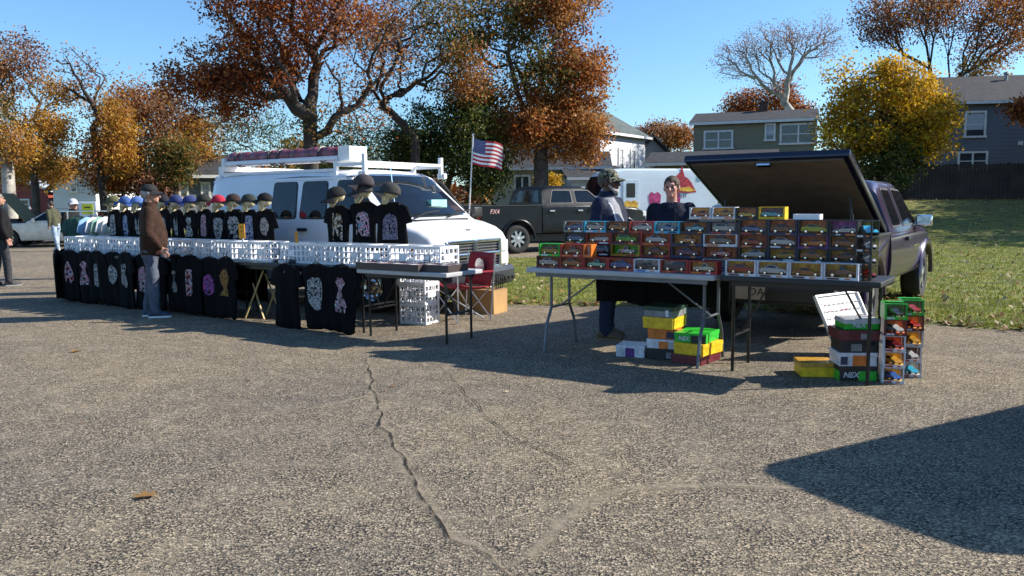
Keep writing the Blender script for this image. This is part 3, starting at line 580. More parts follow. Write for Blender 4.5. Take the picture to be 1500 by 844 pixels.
T('maple_tree', 'tall amber maple with pale thin trunk at the edge of the car park', 58, 44, [(25, 95, 40, 35, 'brown', 1.3, 0.6), (55, 85, 30, 30, 'pink', 0.8, 0.5), (15, 130, 35, 35, 'brown', 1.2, 0.8), (75, 125, 30, 40, 'brown', 0.9, 0.35), (80, 195, 35, 30, 'gold', 1.4, 1.4), (20, 185, 35, 30, 'brown', 1, 0.6), (60, 235, 40, 25, 'gold', 1, 0.9)], 215, tr=0.22, natt=340, leaves=7800, size=0.19, sig=0.45, bark=BARKG())
T('sycamore_tree', 'thick pale old trunk with sparse yellow leaves beside the thin maple', 20, 39, [(0, 165, 40, 30, 'olive', 1, 0.7), (-20, 100, 40, 50, 'brown', 1, 0.6), (30, 215, 35, 25, 'gold', 1, 1.0), (-10, 220, 35, 30, 'olive', 1, 0.9)], 240, tr=0.33, natt=220, leaves=4200, size=0.19, sig=0.45, bark=BARKP())
# undergrowth on the far side of the car park
for i, (px, py, rx, ry, pal, lab) in enumerate([(60, 250, 60, 25, 'gold', 'low amber bushes behind the show cars'), (190, 262, 60, 26, 'oak', 'tangle of brown shrubs behind the garment rack'), (262, 235, 24, 36, 'olive', 'dull green shrubs beside the blue grey house'), (500, 250, 60, 35, 'green', 'dark green undergrowth above the van roof rack'), (238, 278, 22, 18, 'pink', 'small leafless brown bush below the blue grey house')]):
    T('shrub', lab, px, 43-i*0.8 if i == 2 else 47-i*0.8, [(px, py, rx, ry, pal, 1, 1)], py+35, tr=0.07, natt=170, leaves=4200, size=0.2, sig=0.5, cat='shrub', bf=0.1)
T('shrub', 'clipped yellow green shrub at the foot of the orange oak', 802, 42.5, [(803, 266, 20, 9, 'yellow', 1, 1), (800, 270, 16, 9, 'green', 1, 1)], 278, tr=0.05, natt=70, leaves=3000, size=0.13, sig=0.2, cat='shrub', bf=0.1)
T('sycamore_tree', 'tall bare pale limbed sycamore rising behind the olive house', 1152, 66, [(1075, 95, 38, 28, 'pink', 1.3, 1), (1115, 70, 40, 30, 'pink', 1.3, 1), (1155, 65, 32, 30, 'pink', 1.2, 1), (1200, 65, 28, 35, 'pink', 1.1, 1), (1130, 120, 35, 25, 'pink', 0.6, 0.5)], 165, tr=0.42, natt=420, leaves=3800, size=0.16, sig=0.5, bark=BARKP(), tipr=0.018, bf=0.55)
T('maple_tree', 'low dark red maple behind the olive house chimney', 1100, 74, [(1090, 160, 38, 26, 'rust', 2, 1), (1140, 150, 30, 30, 'rust', 1.4, 1), (1165, 170, 22, 18, 'rust', 0.8, 1)], 195, tr=0.3, natt=200, leaves=6500, size=0.28, sig=0.6)
T('maple_tree', 'distant dusty orange maple left of the olive house roof', 975, 85, [(970, 200, 36, 20, 'brown', 1.5, 1), (1000, 205, 25, 18, 'oak', 1, 1), (940, 205, 20, 16, 'rust', 0.8, 1)], 222, tr=0.3, natt=170, leaves=5200, size=0.3, sig=0.6)
T('maple_tree', 'bushy bright yellow maple with green lower leaves beside the grey house', 1288, 37, [(1300, 140, 58, 42, 'yellow', 2.4, 1.3), (1240, 155, 34, 40, 'yellow', 1.0, 0.8), (1358, 165, 30, 30, 'yellow', 0.8, 0.9), (1330, 195, 62, 45, 'yellow', 2.2, 1.3), (1245, 200, 52, 42, 'yellow', 1.8, 1.2), (1285, 240, 70, 38, 'green', 2, 0.9), (1230, 120, 35, 35, 'yellow', 0.8, 0.18), (1290, 205, 50, 35, 'green', 0.9, 0.8)], 265, tr=0.2, natt=420, leaves=20000, size=0.2, sig=0.42, bf=0.15)
T('oak_tree', 'tall copper brown oak with spreading bare limbs behind the grey house', 1362, 58, [(1310, 25, 70, 45, 'brown', 2, 0.9), (1390, 10, 70, 50, 'oak', 2, 1.0), (1460, 55, 60, 40, 'oak', 1.8, 1.0), (1275, 45, 35, 35, 'pink', 1, 0.6), (1420, 105, 35, 22, 'gold', 0.8, 0.9), (1490, 10, 50, 40, 'oak', 1, 1)], 178, tr=0.30, natt=440, leaves=13000, size=0.24, sig=0.6, tipr=0.018, bf=0.8)
# trees outside the picture on the right that shade the back lawn
for i, (x, y, h) in enumerate([(29, 26.5, 9), (36, 31, 10), (32.5, 37, 9), (27.5, 31.5, 8), (33, 34, 9), (34, 41, 9)]):
    px = 750+FPX*x/y; k = FPX/y; f0 = 295-(px-750)*0.0105
    T('oak_tree', ['red leaved oak on the lawn beside the dark board fence', 'dense brown oak at the side of the grey house lawn', 'full brown oak by the far end of the dark fence', 'low brown oak in the shaded part of the lawn', 'middle brown oak of the lawn group by the grey house', 'brown oak beyond the corner of the grey house'][i], px, y, [(px, f0-(h*0.62)*k, 3.4*k, 2.6*k, 'rust' if i == 0 else 'brown', 2, 1), (px-1.2*k, f0-(h*0.4)*k, 3.2*k, 1.8*k, 'rust' if i == 0 else 'oak', 1.4, 1), (px, f0-2.6*k, 2.6*k, 1.5*k, 'oak', 1, 1)], f0-1.2*k, tr=0.25, natt=200, leaves=8000, size=0.36, sig=0.7)
T('oak_tree', 'dark red oak with one drooping leafy bough in front of the grey house', 1585, 36, [(1600, 60, 70, 60, 'rust', 2, 1), (1545, 130, 40, 30, 'rust', 1, 1), (1497, 163, 24, 12, 'rust', 0.6, 1.4)], 190, tr=0.25, natt=230, leaves=9000, size=0.2, sig=0.35)

# far wood that closes the view behind the houses
def far_wood(name, label, x0, x1, y, h, n, pals, base=0.5):
    P = np.stack([rng.uniform(x0, x1, n), rng.normal(y, 3.0, n), rng.random(n)**1.3], 1); hh = h*(0.75+0.25*np.sin(P[:, 0]*0.23)+0.15*np.sin(P[:, 0]*0.61+1)); P[:, 2] = base + P[:, 2]*hh
    mats = [m for p in pals for m in LM[p]]; mi = ((np.sin(P[:, 0]*0.33)+np.sin(P[:, 0]*0.9+2)+rng.normal(0, 0.6, n)+2.6)/5.2*len(mats)).astype(int).clip(0, len(mats)-1)
    o = link(name, quads(name, leaf_quads(P, 0.55, 0.9), mats, mi, 4)); tag(o, label, 'woods', kind='stuff')
far_wood('far_woods', 'brown and dull green woods closing the view behind the car park', -75, 4, 80, 6.0, 15000, ['brown', 'olive', 'pink'])
far_wood('far_woods', 'low autumn woods behind the houses', 4, 70, 98, 5.5, 9000, ['brown', 'olive'])
# ------------------------------------------------------------------ vehicles (local x runs from the tail to the nose, y to the left, z up)
def arch_bot(wheels, rad, zb, zc):
    def f(x):
        b = zb
        for xw in wheels:
            d = abs(x-xw)
            if d < rad: b = max(b, zc + math.sqrt(rad*rad-d*d)*0.98)
        return b
    return f
def loft_body(prof, bot, W, r=0.07, crown=0.02, extra=(), rb=0.05):
    xs = sorted(set([round(p[0], 4) for p in prof] + [round(e, 4) for e in extra]))
    def top(x):
        for a, b in zip(prof, prof[1:]):
            if a[0] <= x <= b[0]: return lerp(a[1], b[1], (x-a[0])/max(1e-6, b[0]-a[0]))
        return prof[-1][1]
    rings = []
    for x in xs:
        zb, zt = bot(x), top(x); rr = min(r, (zt-zb)*0.45)
        zs = [zb + (zt-rr-zb)*q for q in (0, 0.06, 0.25, 0.45, 0.65, 0.85, 1.0)] + [zt-rr*q for q in (0.62, 0.34, 0.13, 0.0)]
        half = [(0.0, zb), (W(x, zb)*0.6, zb)]
        for z in zs:
            d = zt-z; y = W(x, z) - (rr-math.sqrt(max(0, rr*rr-(rr-d)**2)) if d < rr else 0)
            if z == zs[0]: y -= rb*0.6
            half.append((y, z))
        yt = half[-1][0]; half += [(yt*0.6, zt+crown*0.7), (0.0, zt+crown)]
        ring = [Vector((x, -y, z)) for y, z in half] + [Vector((x, y, z)) for y, z in reversed(half[1:-1])]
        rings.append(ring)
    mb = MB(); mb.rings(rings, cap=True); return mb
def arch_x(wheels, rad): return [xw+rad*math.cos(math.pi*k/10)*(0.999) for xw in wheels for k in range(11)] + [xw+s*(rad+0.012) for xw in wheels for s in (-1, 1)]
def side_poly(par, name, pts, W, side, m, eps=0.006, mirror=True):
    """a thin panel laid on the body side"""
    mb = MB(); n = len(pts)
    a = [Vector((x, side*(W(x, z)+eps), z)) for x, z in pts]; b = [Vector((x, side*(W(x, z)-0.01), z)) for x, z in pts]
    mb.add(a+b, [tuple(range(n)), tuple(range(2*n-1, n-1, -1))] + [(i, (i+1) % n, n+(i+1) % n, n+i) for i in range(n)])
    return mb.build(name, m, par)
def line_strip(par, name, pts, W, side, m, w=0.012, eps=0.003):
    mb = MB()
    for (a, b) in zip(pts, pts[1:]):
        d = Vector((b[0]-a[0], b[1]-a[1])); d.normalize(); q = Vector((-d.y, d.x))*w/2
        c = [(a[0]+q.x, a[1]+q.y), (b[0]+q.x, b[1]+q.y), (b[0]-q.x, b[1]-q.y), (a[0]-q.x, a[1]-q.y)]
        mb.add([Vector((x, side*(W(x, z)+eps), z)) for x, z in c], [(0, 1, 2, 3)])
    return mb.build(name, m, par)
def round_poly(pts, r=0.05, k=4):
    out = []; n = len(pts)
    for i in range(n):
        p0, p1, p2 = Vector(pts[i-1]), Vector(pts[i]), Vector(pts[(i+1) % n]); a = p1+(p0-p1).normalized()*r; b = p1+(p2-p1).normalized()*r
        for j in range(k+1):
            t = j/k; q = a*(1-t)**2 + p1*2*t*(1-t) + b*t*t; out.append((q.x, q.y))
    return out
def shield(par, name, x0, z0, w0, x1, z1, w1, m, bulge=0.08, eps=0.012, inset=0.0):
    d = Vector((x1-x0, 0, z1-z0)).normalized(); nrm = Vector((-d.z, 0, d.x)) if (x1-x0) > 0 else Vector((d.z, 0, -d.x))
    if nrm.z < 0 and abs(nrm.x) < 0.99: nrm = -nrm
    mb = MB(); mb.smooth = True
    def fn(u, v):
        y = (u-0.5)*2; w = lerp(w0, w1, v); x = lerp(x0, x1, v); z = lerp(z0, z1, v); bl = bulge*(1-y*y)
        return Vector((x, y*w, z)) + nrm*(eps) + Vector((bl*(1 if nrm.x > 0 else -1), 0, 0))
    mb.grid(fn, 8, 4); return mb.build(name, m, par)
def wheel(par, x, y, rad, width, side, style='steel', rimm=None, face=None):
    wb = MB(); h = width/2
    prof = [(rad*0.60, -h*0.9), (rad*0.72, -h), (rad*0.9, -h*0.98), (rad*0.985, -h*0.75), (rad, -h*0.4), (rad, h*0.4), (rad*0.985, h*0.75), (rad*0.9, h*0.98), (rad*0.72, h), (rad*0.60, h*0.9)]
    wb.smooth = True; wb.lathe(prof+[prof[0]], 28, (0, 0, 0), 'Y', cap=False); t = wb.build('wheel', RUBBER(), par, (x, y, rad), auto=40)
    rm = rimm or mat('alloy', (0.55, 0.56, 0.58), 0.3, 0.9, var=0.1)
    rb = MB(); s = side; f = s*h*0.86
    rb.lathe([(rad*0.62, f*1.06), (rad*0.64, f*0.7), (rad*0.56, f*0.75), (rad*0.55, f*1.05)], 24, (0, 0, 0), 'Y', cap=False)
    if style == 'steel':
        rb.lathe([(rad*0.56, f*0.8), (rad*0.42, f*0.95), (rad*0.3, f*0.7), (rad*0.2, f*0.98), (rad*0.05, f*1.0)], 20, (0, 0, 0), 'Y')
    else:
        rb.lathe([(rad*0.16, f*0.7), (rad*0.16, f*1.02), (rad*0.1, f*1.08), (rad*0.02, f*1.08)], 14, (0, 0, 0), 'Y')
        ns = 5 if style == 'star' else 8
        for k in range(ns):
            a = 2*math.pi*k/ns+0.3; c, sn = math.cos(a), math.sin(a); wd = rad*(0.10 if ns == 8 else 0.15)
            pts = [(rad*0.1, -wd), (rad*0.57, -wd*0.75), (rad*0.57, wd*0.75), (rad*0.1, wd)]
            vs = [(p*c-q*sn, f*yy, p*sn+q*c) for yy in (0.72, 1.0) for p, q in pts]; rb.add(vs, [(3, 2, 1, 0), (4, 5, 6, 7), (0, 1, 5, 4), (1, 2, 6, 5), (2, 3, 7, 6), (3, 0, 4, 7)])
    rb.build('rim', rm, t)
    db = MB(); db.lathe([(rad*0.55, f*0.5), (rad*0.55, f*0.6), (rad*0.02, f*0.6)], 18, (0, 0, 0), 'Y'); db.build('brake_disc', BLACKPL(), t)
    return t
def mirror(par, x, y, z, side, m, glass=True):
    mb = MB(); mb.bbox((x, y+side*0.13, z), (0.09, 0.20, 0.15), 0.03); mb.tube([(x+0.02, y, z-0.05), (x+0.02, y+side*0.1, z-0.03)], 0.022, 6); o = mb.build('mirror', m, par, auto=40)
    g = MB(); g.box((x-0.048, y+side*0.13, z), (0.006, 0.16, 0.11)); g.build('mirror_glass', CHROME(), o); return o

# ---- white full-size van ----------------------------------------------------------------
def make_van(name, label, loc, rz, paint, rack=True):
    V = empty(name, loc, rz, label, 'van'); L = 4.72
    wl = (1.05, 3.75); ar = 0.42
    prof = [(0.34, 1.76), (0.39, 1.84), (0.54, 1.875), (1.2, 1.895), (2.4, 1.90), (3.0, 1.895), (3.22, 1.87), (3.36, 1.82), (4.02, 1.235), (4.1, 1.20), (4.3, 1.165), (4.5, 1.11), (4.64, 1.04), (4.70, 0.97), (L, 0.92)]
    def W(x, z):
        w_ = 0.985
        if x < 0.6: w_ -= 0.09*((0.6-x)/0.26)**2
        if x > 3.9: w_ -= 0.16*((x-3.9)/0.82)**2
        if z > 1.12: w_ -= 0.145*((z-1.12)/0.85)**1.15
        if z < 0.62: w_ -= 0.05*(0.62-z)/0.3
        return w_
    bot = arch_bot(wl, ar, 0.36, 0.36)
    body = loft_body(prof, bot, W, 0.11, 0.03, arch_x(wl, ar)+[0.45, 1.6, 2.0, 2.8, 3.1, 3.5, 3.7, 3.9]).build('body', paint, V, auto=35)
    ub = MB(); ub.box((2.3, 0, 0.42), (3.9, 1.3, 0.28)); ub.build('underbody', BLACKPL(), V)
    gl = DARKGLASS(); seal = BLACKPL(); seam = mat('panel_gap', (0.10, 0.105, 0.115), 0.7)
    for s in (-1, 1):
        for i, (x0, x1) in enumerate([(0.55, 1.25)] if s == 1 else []): pass
        for (x0, x1) in ((1.86, 2.36), (2.46, 2.96)):
            wn = side_poly(V, 'side_window', round_poly([(x0-0.02, 1.235), (x1+0.02, 1.235), (x1-0.0, 1.755), (x0-0.0, 1.755)], 0.06), W, s, seal, 0.005)
            side_poly(wn, 'pane', round_poly([(x0, 1.255), (x1, 1.255), (x1-0.02, 1.735), (x0+0.02, 1.735)], 0.05), W, s, gl, 0.009)
        wn = side_poly(V, 'door_window', round_poly([(3.12, 1.21), (3.98, 1.21), (3.50, 1.76), (3.14, 1.76)], 0.05), W, s, seal, 0.005)
        side_poly(wn, 'pane', round_poly([(3.15, 1.235), (3.90, 1.235), (3.48, 1.735), (3.17, 1.735)], 0.04), W, s, gl, 0.009)
        for pts in ([(1.80, 0.42), (1.80, 1.80), (2.41, 1.82), (3.03, 1.80), (3.03, 0.42)], [(2.41, 0.42), (2.41, 1.82)], [(3.06, 0.42), (3.06, 1.80), (3.45, 1.80)], [(4.0, 1.2), (3.98, 0.86)]):
            line_strip(V, 'panel_gap', pts, W, s, seam, 0.014)
        line_strip(V, 'drip_rail', [(0.45, 1.79), (3.3, 1.79)], W, s, paint, 0.03, 0.02)
        for (hx, hz) in ((2.52, 1.09), (3.2, 1.09)):
            h = MB(); h.bbox((hx, s*(W(hx, hz)+0.015), hz), (0.17, 0.045, 0.045), 0.012); h.build('door_handle', BLACKPL(), V)
        mk = MB(); mk.bbox((4.42, s*(W(4.42, 0.83)+0.005), 0.83), (0.14, 0.03, 0.09), 0.01); mk.build('side_marker', mat('amber_lens', (0.75, 0.22, 0.02), 0.2), V)
        mirror(V, 3.98, s*W(3.9, 1.3), 1.30, s, BLACKPL())
        for xw in wl: wheel(V, xw, s*0.83, 0.355, 0.235, s, 'steel', CHROME())
    sh = shield(V, 'windshield', 4.0, 1.27, 0.80, 3.37, 1.805, 0.70, gl, 0.10, 0.02)
    for yy, ln in ((-0.5, 0.62), (0.2, 0.62)):
        wp = MB(); wp.tube([(4.13, yy, 1.24), (4.09, yy+ln*0.5, 1.31), (4.06, yy+ln, 1.33)], 0.011, 4); wp.build('wiper', BLACKPL(), V)
    cb = MB(); cb.box((3.93, 0.22, 1.42), (0.10, 0.34, 0.13)); tb = cb.build('dashboard_carton', mat('mint_carton', (0.30, 0.62, 0.55), 0.6), V)
    cb = MB()
    for yy in [-0.55+0.055*i for i in range(21)]: cb.box((4.17, yy, 1.205), (0.10, 0.03, 0.03))
    cb.build('cowl_louvres', BLACKPL(), V)
    # nose: grille with cross bars, lamps, bumper
    G = MB(); G.bbox((L+0.015, 0, 0.80), (0.07, 1.30, 0.07), 0.02); G.bbox((L+0.0, 0, 0.735), (0.06, 1.22, 0.055), 0.015); 
    G2 = MB(); fz0, fz1 = 0.56, 0.93
    for zz in (fz0, fz1): G2.bbox((L+0.025, 0, zz), (0.06, 1.16, 0.05), 0.015)
    for yy in (-0.565, 0, 0.565): G2.bbox((L+0.028, yy, (fz0+fz1)/2), (0.065, 0.075 if yy == 0 else 0.05, fz1-fz0+0.04), 0.015)
    G2.bbox((L+0.03, 0, (fz0+fz1)/2), (0.066, 1.12, 0.06), 0.015)
    gr = G2.build('grille', mat('grille_chrome', (0.62, 0.68, 0.72), 0.15, 0.95), V)
    ins = MB(); ins.box((L+0.005, 0, 0.745), (0.02, 1.1, 0.36)); ins.build('grille_recess', BLACKPL(), gr)
    for k in range(8):
        zz = 0.60+0.04*k
        if abs(zz-0.745) < 0.03: continue
        sl_ = MB(); sl_.box((L+0.02, 0, zz), (0.02, 1.1, 0.012)); sl_.build('slat', mat('slat_grey', (0.25, 0.26, 0.28), 0.3, 0.6), gr)
    for s in (-1, 1):
        hl = MB(); hl.bbox((L-0.03, s*0.705, 0.84), (0.12, 0.20, 0.17), 0.03); h = hl.build('headlight', mat('lamp_glass', (0.72, 0.74, 0.76), 0.08, 0.1, spec=0.8), V, auto=40)
        il = MB(); il.bbox((L-0.03, s*0.705, 0.66), (0.12, 0.20, 0.17), 0.02); il.build('indicator', mat('clear_lamp', (0.75, 0.72, 0.66), 0.12), h)
    bp = MB(); n = 14; rings = []
    for i in range(n+1):
        y = -0.95+1.90*i/n; xo = L+0.14-0.13*(abs(y)/0.95)**3
        rings.append([Vector((xo+dx, y, z)) for dx, z in ((-0.22, 0.31), (-0.03, 0.30), (0.02, 0.36), (0.02, 0.50), (-0.03, 0.555), (-0.22, 0.56))])
    bp.rings(rings); bo = bp.build('bumper', mat('grey_bumper', (0.030, 0.035, 0.042), 0.45, var=0.2), V, auto=40)
    for s in (-1, 1):
        ib = MB()
        for k in range(3): ib.box((L+0.19, s*(0.5+0.09*k), 0.40), (0.02, 0.06, 0.05))
        ib.build('bumper_slot', BLACKPL(), bo)
    bd = MB(); bd.prism([(-0.05, 1.085), (0.05, 1.085), (0.035, 1.03), (0, 1.01), (-0.035, 1.03)], 4.60, 4.645, 'X'); bd.build('hood_badge', CHROME(), V)
    an = MB(); an.tube([(4.05, -0.75, 1.2), (3.95, -0.74, 1.95)], 0.006, 4); an.build('antenna', CHROME(), V)
    rb_ = MB(); rb_.bbox((0.27, 0, 0.47), (0.16, 1.8, 0.16), 0.03); rb_.build('rear_bumper', CHROME(), V)
    for s in (-1, 1):
        tl = MB(); tl.bbox((0.335, s*0.80, 0.98), (0.04, 0.12, 0.34), 0.01); tl.build('tail_light', mat('red_lens', (0.35, 0.01, 0.01), 0.15), V)
    if rack:
        wm = mat('rack_white', (0.80, 0.80, 0.80), 0.45, var=0.06)
        for x in (0.55, 3.02, 3.55):
            for s in (-1, 1):
                p = MB(); zt = 2.02 if x < 3.3 else 2.10; p.box((x, s*0.80, (1.80+zt)/2), (0.055, 0.05, zt-1.80)); p.bbox((x, s*0.83, 1.83), (0.14, 0.07, 0.08), 0.02); p.build('rack_post', wm, V)
        for x in (0.55, 3.02):
            c = MB(); c.box((x, 0, 1.985), (0.07, 1.64, 0.07)); c.build('rack_crossbar', wm, V)
        for s in (-1, 1):
            r1 = MB(); r1.box((1.785, s*0.80, 1.90), (2.42, 0.045, 0.04)); r1.build('rack_rail', wm, V)
            r1 = MB(); r1.box((3.285, s*0.80, 1.965), (0.47, 0.045, 0.045)); r1.build('rack_rail', wm, V)
        fb = MB(); fb.box((3.55, 0, 1.985), (0.045, 1.6, 0.04)); fb.build('rack_crossbar', wm, V)
        bx_ = MB(); bx_.bbox((3.12, -0.58, 2.12), (0.22, 0.34, 0.20), 0.015); bx_.build('rack_end_box', wm, V)
        bx_ = MB(); bx_.bbox((0.53, -0.6, 2.08), (0.08, 0.30, 0.14), 0.015); bx_.build('rack_end_box', wm, V)
    return V
VAN_W = mat('van_white', (0.78, 0.79, 0.81), 0.32, var=0.05, scale=1.5, coat=0.4)
van = make_van('white_van', 'white cargo van with roof rack parked behind the shirt stall', RF(-11.28, 8.8), -RA, VAN_W)
# tarp roll lashed on the rack (its own thing)
tr_ = empty('tarp_roll', RF(-11.28, 8.8, 0), -RA, 'rolled maroon tarpaulin over white poles strapped on the van roof rack', 'tarp roll')
mb = MB(); mb.smooth = True; pts = []; rs = []
for i in range(40):
    q = i/39; x = 0.58+2.36*q; pts.append((x, -0.62+0.012*math.sin(i*1.7), 2.13+0.006*math.sin(i*2.3))); rs.append(0.10*(1+0.10*math.sin(i*1.3)+0.07*math.sin(i*2.9)))
mb.tube(pts, rs, 10); mb.build('tarp', mat('maroon_vinyl', (0.16, 0.035, 0.055), 0.38, var=0.35, scale=9, bump=0.6, bscale=14, col2=(0.24, 0.07, 0.09)), tr_)
for yy in (-0.72, -0.52):
    mb = MB(); mb.tube([(0.6, yy, 2.06), (3.0, yy, 2.06)], 0.04, 8); mb.build('pole', WHITEP(), tr_)
mb = MB(); mb.lathe([(0.05, 2.90), (0.06, 2.98), (0.03, 3.0)], 12, (0, -0.62, 2.13), 'X'); mb.build('end_cap', WHITEP(), tr_)
for x in (0.8, 1.55, 1.75, 2.6):
    mb = MB(); mb.tube([(x, -0.62+0.118*math.cos(a), 2.125+0.115*math.sin(a)) for a in [2*math.pi*k/14 for k in range(15)]], 0.012, 5); mb.tube([(x, -0.735, 2.08), (x+0.12, -0.76, 2.01), (x+0.2, -0.74, 2.05)], 0.008, 4); mb.build('strap', BLACKPL(), tr_)

# ---- pickups ------------------------------------------------------------------------------
def make_pickup(name, label, loc, rz, paint, D, lid=False, decal=None, plate=None, rim='star'):
    P = empty(name, loc, rz, label, 'pickup truck'); L = D['L']; HW = D['hw']; ax = D['axles']; ar = D['arch']; wr = D['wr']; bz = D['bed_z']; cx = D['cab_x']; belt = D['belt']; roof = D['roof']; ws = D['ws']; hz = D['hood']
    def W(x, z):
        w_ = HW
        if x > L-0.8: w_ -= 0.16*((x-(L-0.8))/0.8)**2.2
        if z < 0.6: w_ -= 0.05*(0.6-z)/0.25
        if z > belt-0.03: w_ -= D.get('tumble', 0.20)*((z-belt+0.03)/(roof-belt))
        w_ += 0.015*math.sin(max(0, min(1, (z-0.45)/0.55))*math.pi)
        return w_
    bot = arch_bot(ax, ar, D['sill'], wr*0.98)
    prof = [(cx, belt), (ws, belt+0.01), (ws+0.05, hz+0.02), (ws+0.5, hz), (L-0.35, hz-0.07), (L-0.12, hz-0.15), (L-0.04, hz-0.24), (L, hz-0.32)]
    loft_body(prof, bot, W, 0.07, 0.03, [x for x in arch_x(ax, ar) if x > cx]+[cx+0.3, cx+0.8, L-0.6, L-0.2]).build('body', paint, P, auto=35)
    # greenhouse
    cp = [(cx, belt+0.02), (cx+0.05, roof-0.10), (cx+0.14, roof-0.02), (cx+0.4, roof), (D['rf'], roof-0.005), (D['rf']+0.14, roof-0.06), (ws, belt+0.02)]
    loft_body(cp, lambda x: belt-0.05, W, 0.09, 0.02, [cx+0.8, D['rf']+0.3]).build('cab', paint, P, auto=35)
    gl = DARKGLASS(); seal = BLACKPL()
    shield(P, 'windshield', ws-0.05, belt+0.06, HW-0.14, D['rf']+0.13, roof-0.08, HW-0.26, gl, 0.05, 0.022)
    shield(P, 'rear_window', cx+0.004, belt+0.08, HW-0.2, cx+0.052, roof-0.13, HW-0.3, gl, 0.01, 0.014)
    wins = D['wins']
    for s in (-1, 1):
        for pts in wins:
            o = side_poly(P, 'door_window', round_poly(pts, 0.04), W, s, seal, 0.006)
            c = Vector((sum(p[0] for p in pts)/len(pts), sum(p[1] for p in pts)/len(pts)))
            side_poly(o, 'pane', round_poly([(c.x+(p[0]-c.x)*0.93, c.y+(p[1]-c.y)*0.90) for p in pts], 0.035), W, s, gl, 0.010)
        for pts in D['gaps']: line_strip(P, 'panel_gap', pts, W, s, BLACKPL(), 0.012)
        for (hx, h_) in D['handles']:
            m = MB(); m.bbox((hx, s*(W(hx, h_)+0.018), h_), (0.17, 0.05, 0.045), 0.012); m.build('door_handle', D.get('hm') or BLACKPL(), P)
        # bed side with a wheel opening
        a0 = math.asin(min(1, max(0, (D['sill']-wr*0.98)/ar))); arc = [(ax[0]+ar*math.cos(a), wr*0.98+ar*math.sin(a)) for a in [math.pi-a0-(math.pi-2*a0)*k/12 for k in range(13)]]
        poly = [(0.02, bz), (0.02, D['sill']+0.08)] + [(max(0.03, arc[0][0]-0.02), D['sill'])] + arc + [(cx-0.02, D['sill']), (cx-0.02, bz)]
        m = MB(); n = len(poly); 
        va = [Vector((x, s*W(x, z), z)) for x, z in poly]; vb = [Vector((x, s*(W(x, z)-0.07), z)) for x, z in poly]
        m.add(va+vb, [tuple(range(n)), tuple(range(2*n-1, n-1, -1))]+[(i, (i+1) % n, n+(i+1) % n, n+i) for i in range(n)]); m.build('bed_side', paint, P)
        for xw in ax:
            fl = MB(); fl.smooth = True
            fl.rings([[Vector((xw+(ar+dr)*math.cos(a), s*(W(xw, 0.7)+dy), wr*0.98+(ar+dr)*math.sin(a))) for dr, dy in ((0, -0.02), (0.0, 0.03), (0.05, 0.035), (0.075, 0.0))] for a in [math.pi*k/16 for k in range(17)]], cap=False, closed=False); fl.build('wheel_flare', paint, P)
            wheel(P, xw, s*(HW-0.125), wr, 0.25, s, rim)
            lw = MB(); lw.lathe([(ar-0.005, -0.14), (ar-0.005, 0.14)], 20, (xw, s*(HW-0.16), wr*0.98), 'Y'); 
        rl = MB(); rl.bbox(((cx)/2, s*(W(1, bz)-0.04), bz+0.012), (cx-0.04, 0.10, 0.03), 0.01); rl.build('bed_rail', D.get('railm') or BLACKPL(), P)
        tl = MB(); tl.bbox((0.0, s*(HW-0.10), bz-0.19), (0.07, 0.15, 0.36), 0.015); tl.build('tail_light', mat('red_lens', (0.35, 0.01, 0.01), 0.15), P)
        hl = MB(); hl.bbox((L-0.09, s*(HW-0.23), hz-0.24), (0.14, 0.26, 0.17), 0.03); hl.build('headlight', mat('lamp_glass', (0.72, 0.74, 0.76), 0.08, 0.1, spec=0.8), P)
        mirror(P, ws-0.25, s*(HW-0.04), belt+0.10, s, D.get('mirm') or BLACKPL())
    m = MB(); m.box(((cx)/2, 0, 0.62), (cx-0.06, 2*HW-0.2, 0.06)); m.build('bed_floor', BLACKPL(), P)
    m = MB(); m.box((cx-0.03, 0, (0.6+bz)/2), (0.04, 2*HW-0.16, bz-0.6)); m.build('bed_front', paint, P)
    tg = MB(); tg.bbox((0.03, 0, (0.58+bz)/2), (0.06, 2*HW-0.34, bz-0.57), 0.015); t = tg.build('tailgate', paint, P)
    th = MB(); th.bbox((-0.006, 0, bz-0.14), (0.02, 0.22, 0.08), 0.01); th.build('tailgate_handle', BLACKPL(), t)
    rb_ = MB(); rb_.bbox((-0.09, 0, 0.50), (0.18, 2*HW-0.12, 0.17), 0.03); rb = rb_.build('rear_bumper', D.get('bump') or BLACKPL(), P)
    ub = MB(); ub.box((L/2, 0, 0.42), (L-0.6, 0.9, 0.16)); ub.box((L/2, 0, wr), (L*0.5, 1.2, 0.2)); ub.build('underbody', BLACKPL(), P)
    fb = MB(); fb.bbox((L+0.02, 0, 0.48), (0.2, 2*HW-0.24, 0.22), 0.04); fb.build('front_bumper', paint, P)
    gg = MB(); gg.bbox((L-0.01, 0, hz-0.28), (0.06, 2*HW-0.8, 0.2), 0.02); gg.build('grille', BLACKPL(), P)
    if plate:
        pm = MB(); pm.box((-0.188, -0.0, 0.52), (0.006, 0.31, 0.155)); po = pm.build('licence_plate', mat('plate_cream', (0.42, 0.36, 0.24), 0.6), rb)
        tx = link('plate_lettering', text_mesh(plate, 0.11, mat('plate_ink', (0.02, 0.02, 0.03), 0.6), 0.002), po, (-0.193, -0.07, 0.52)); tx.rotation_euler = (R(90), 0, R(-90)); 
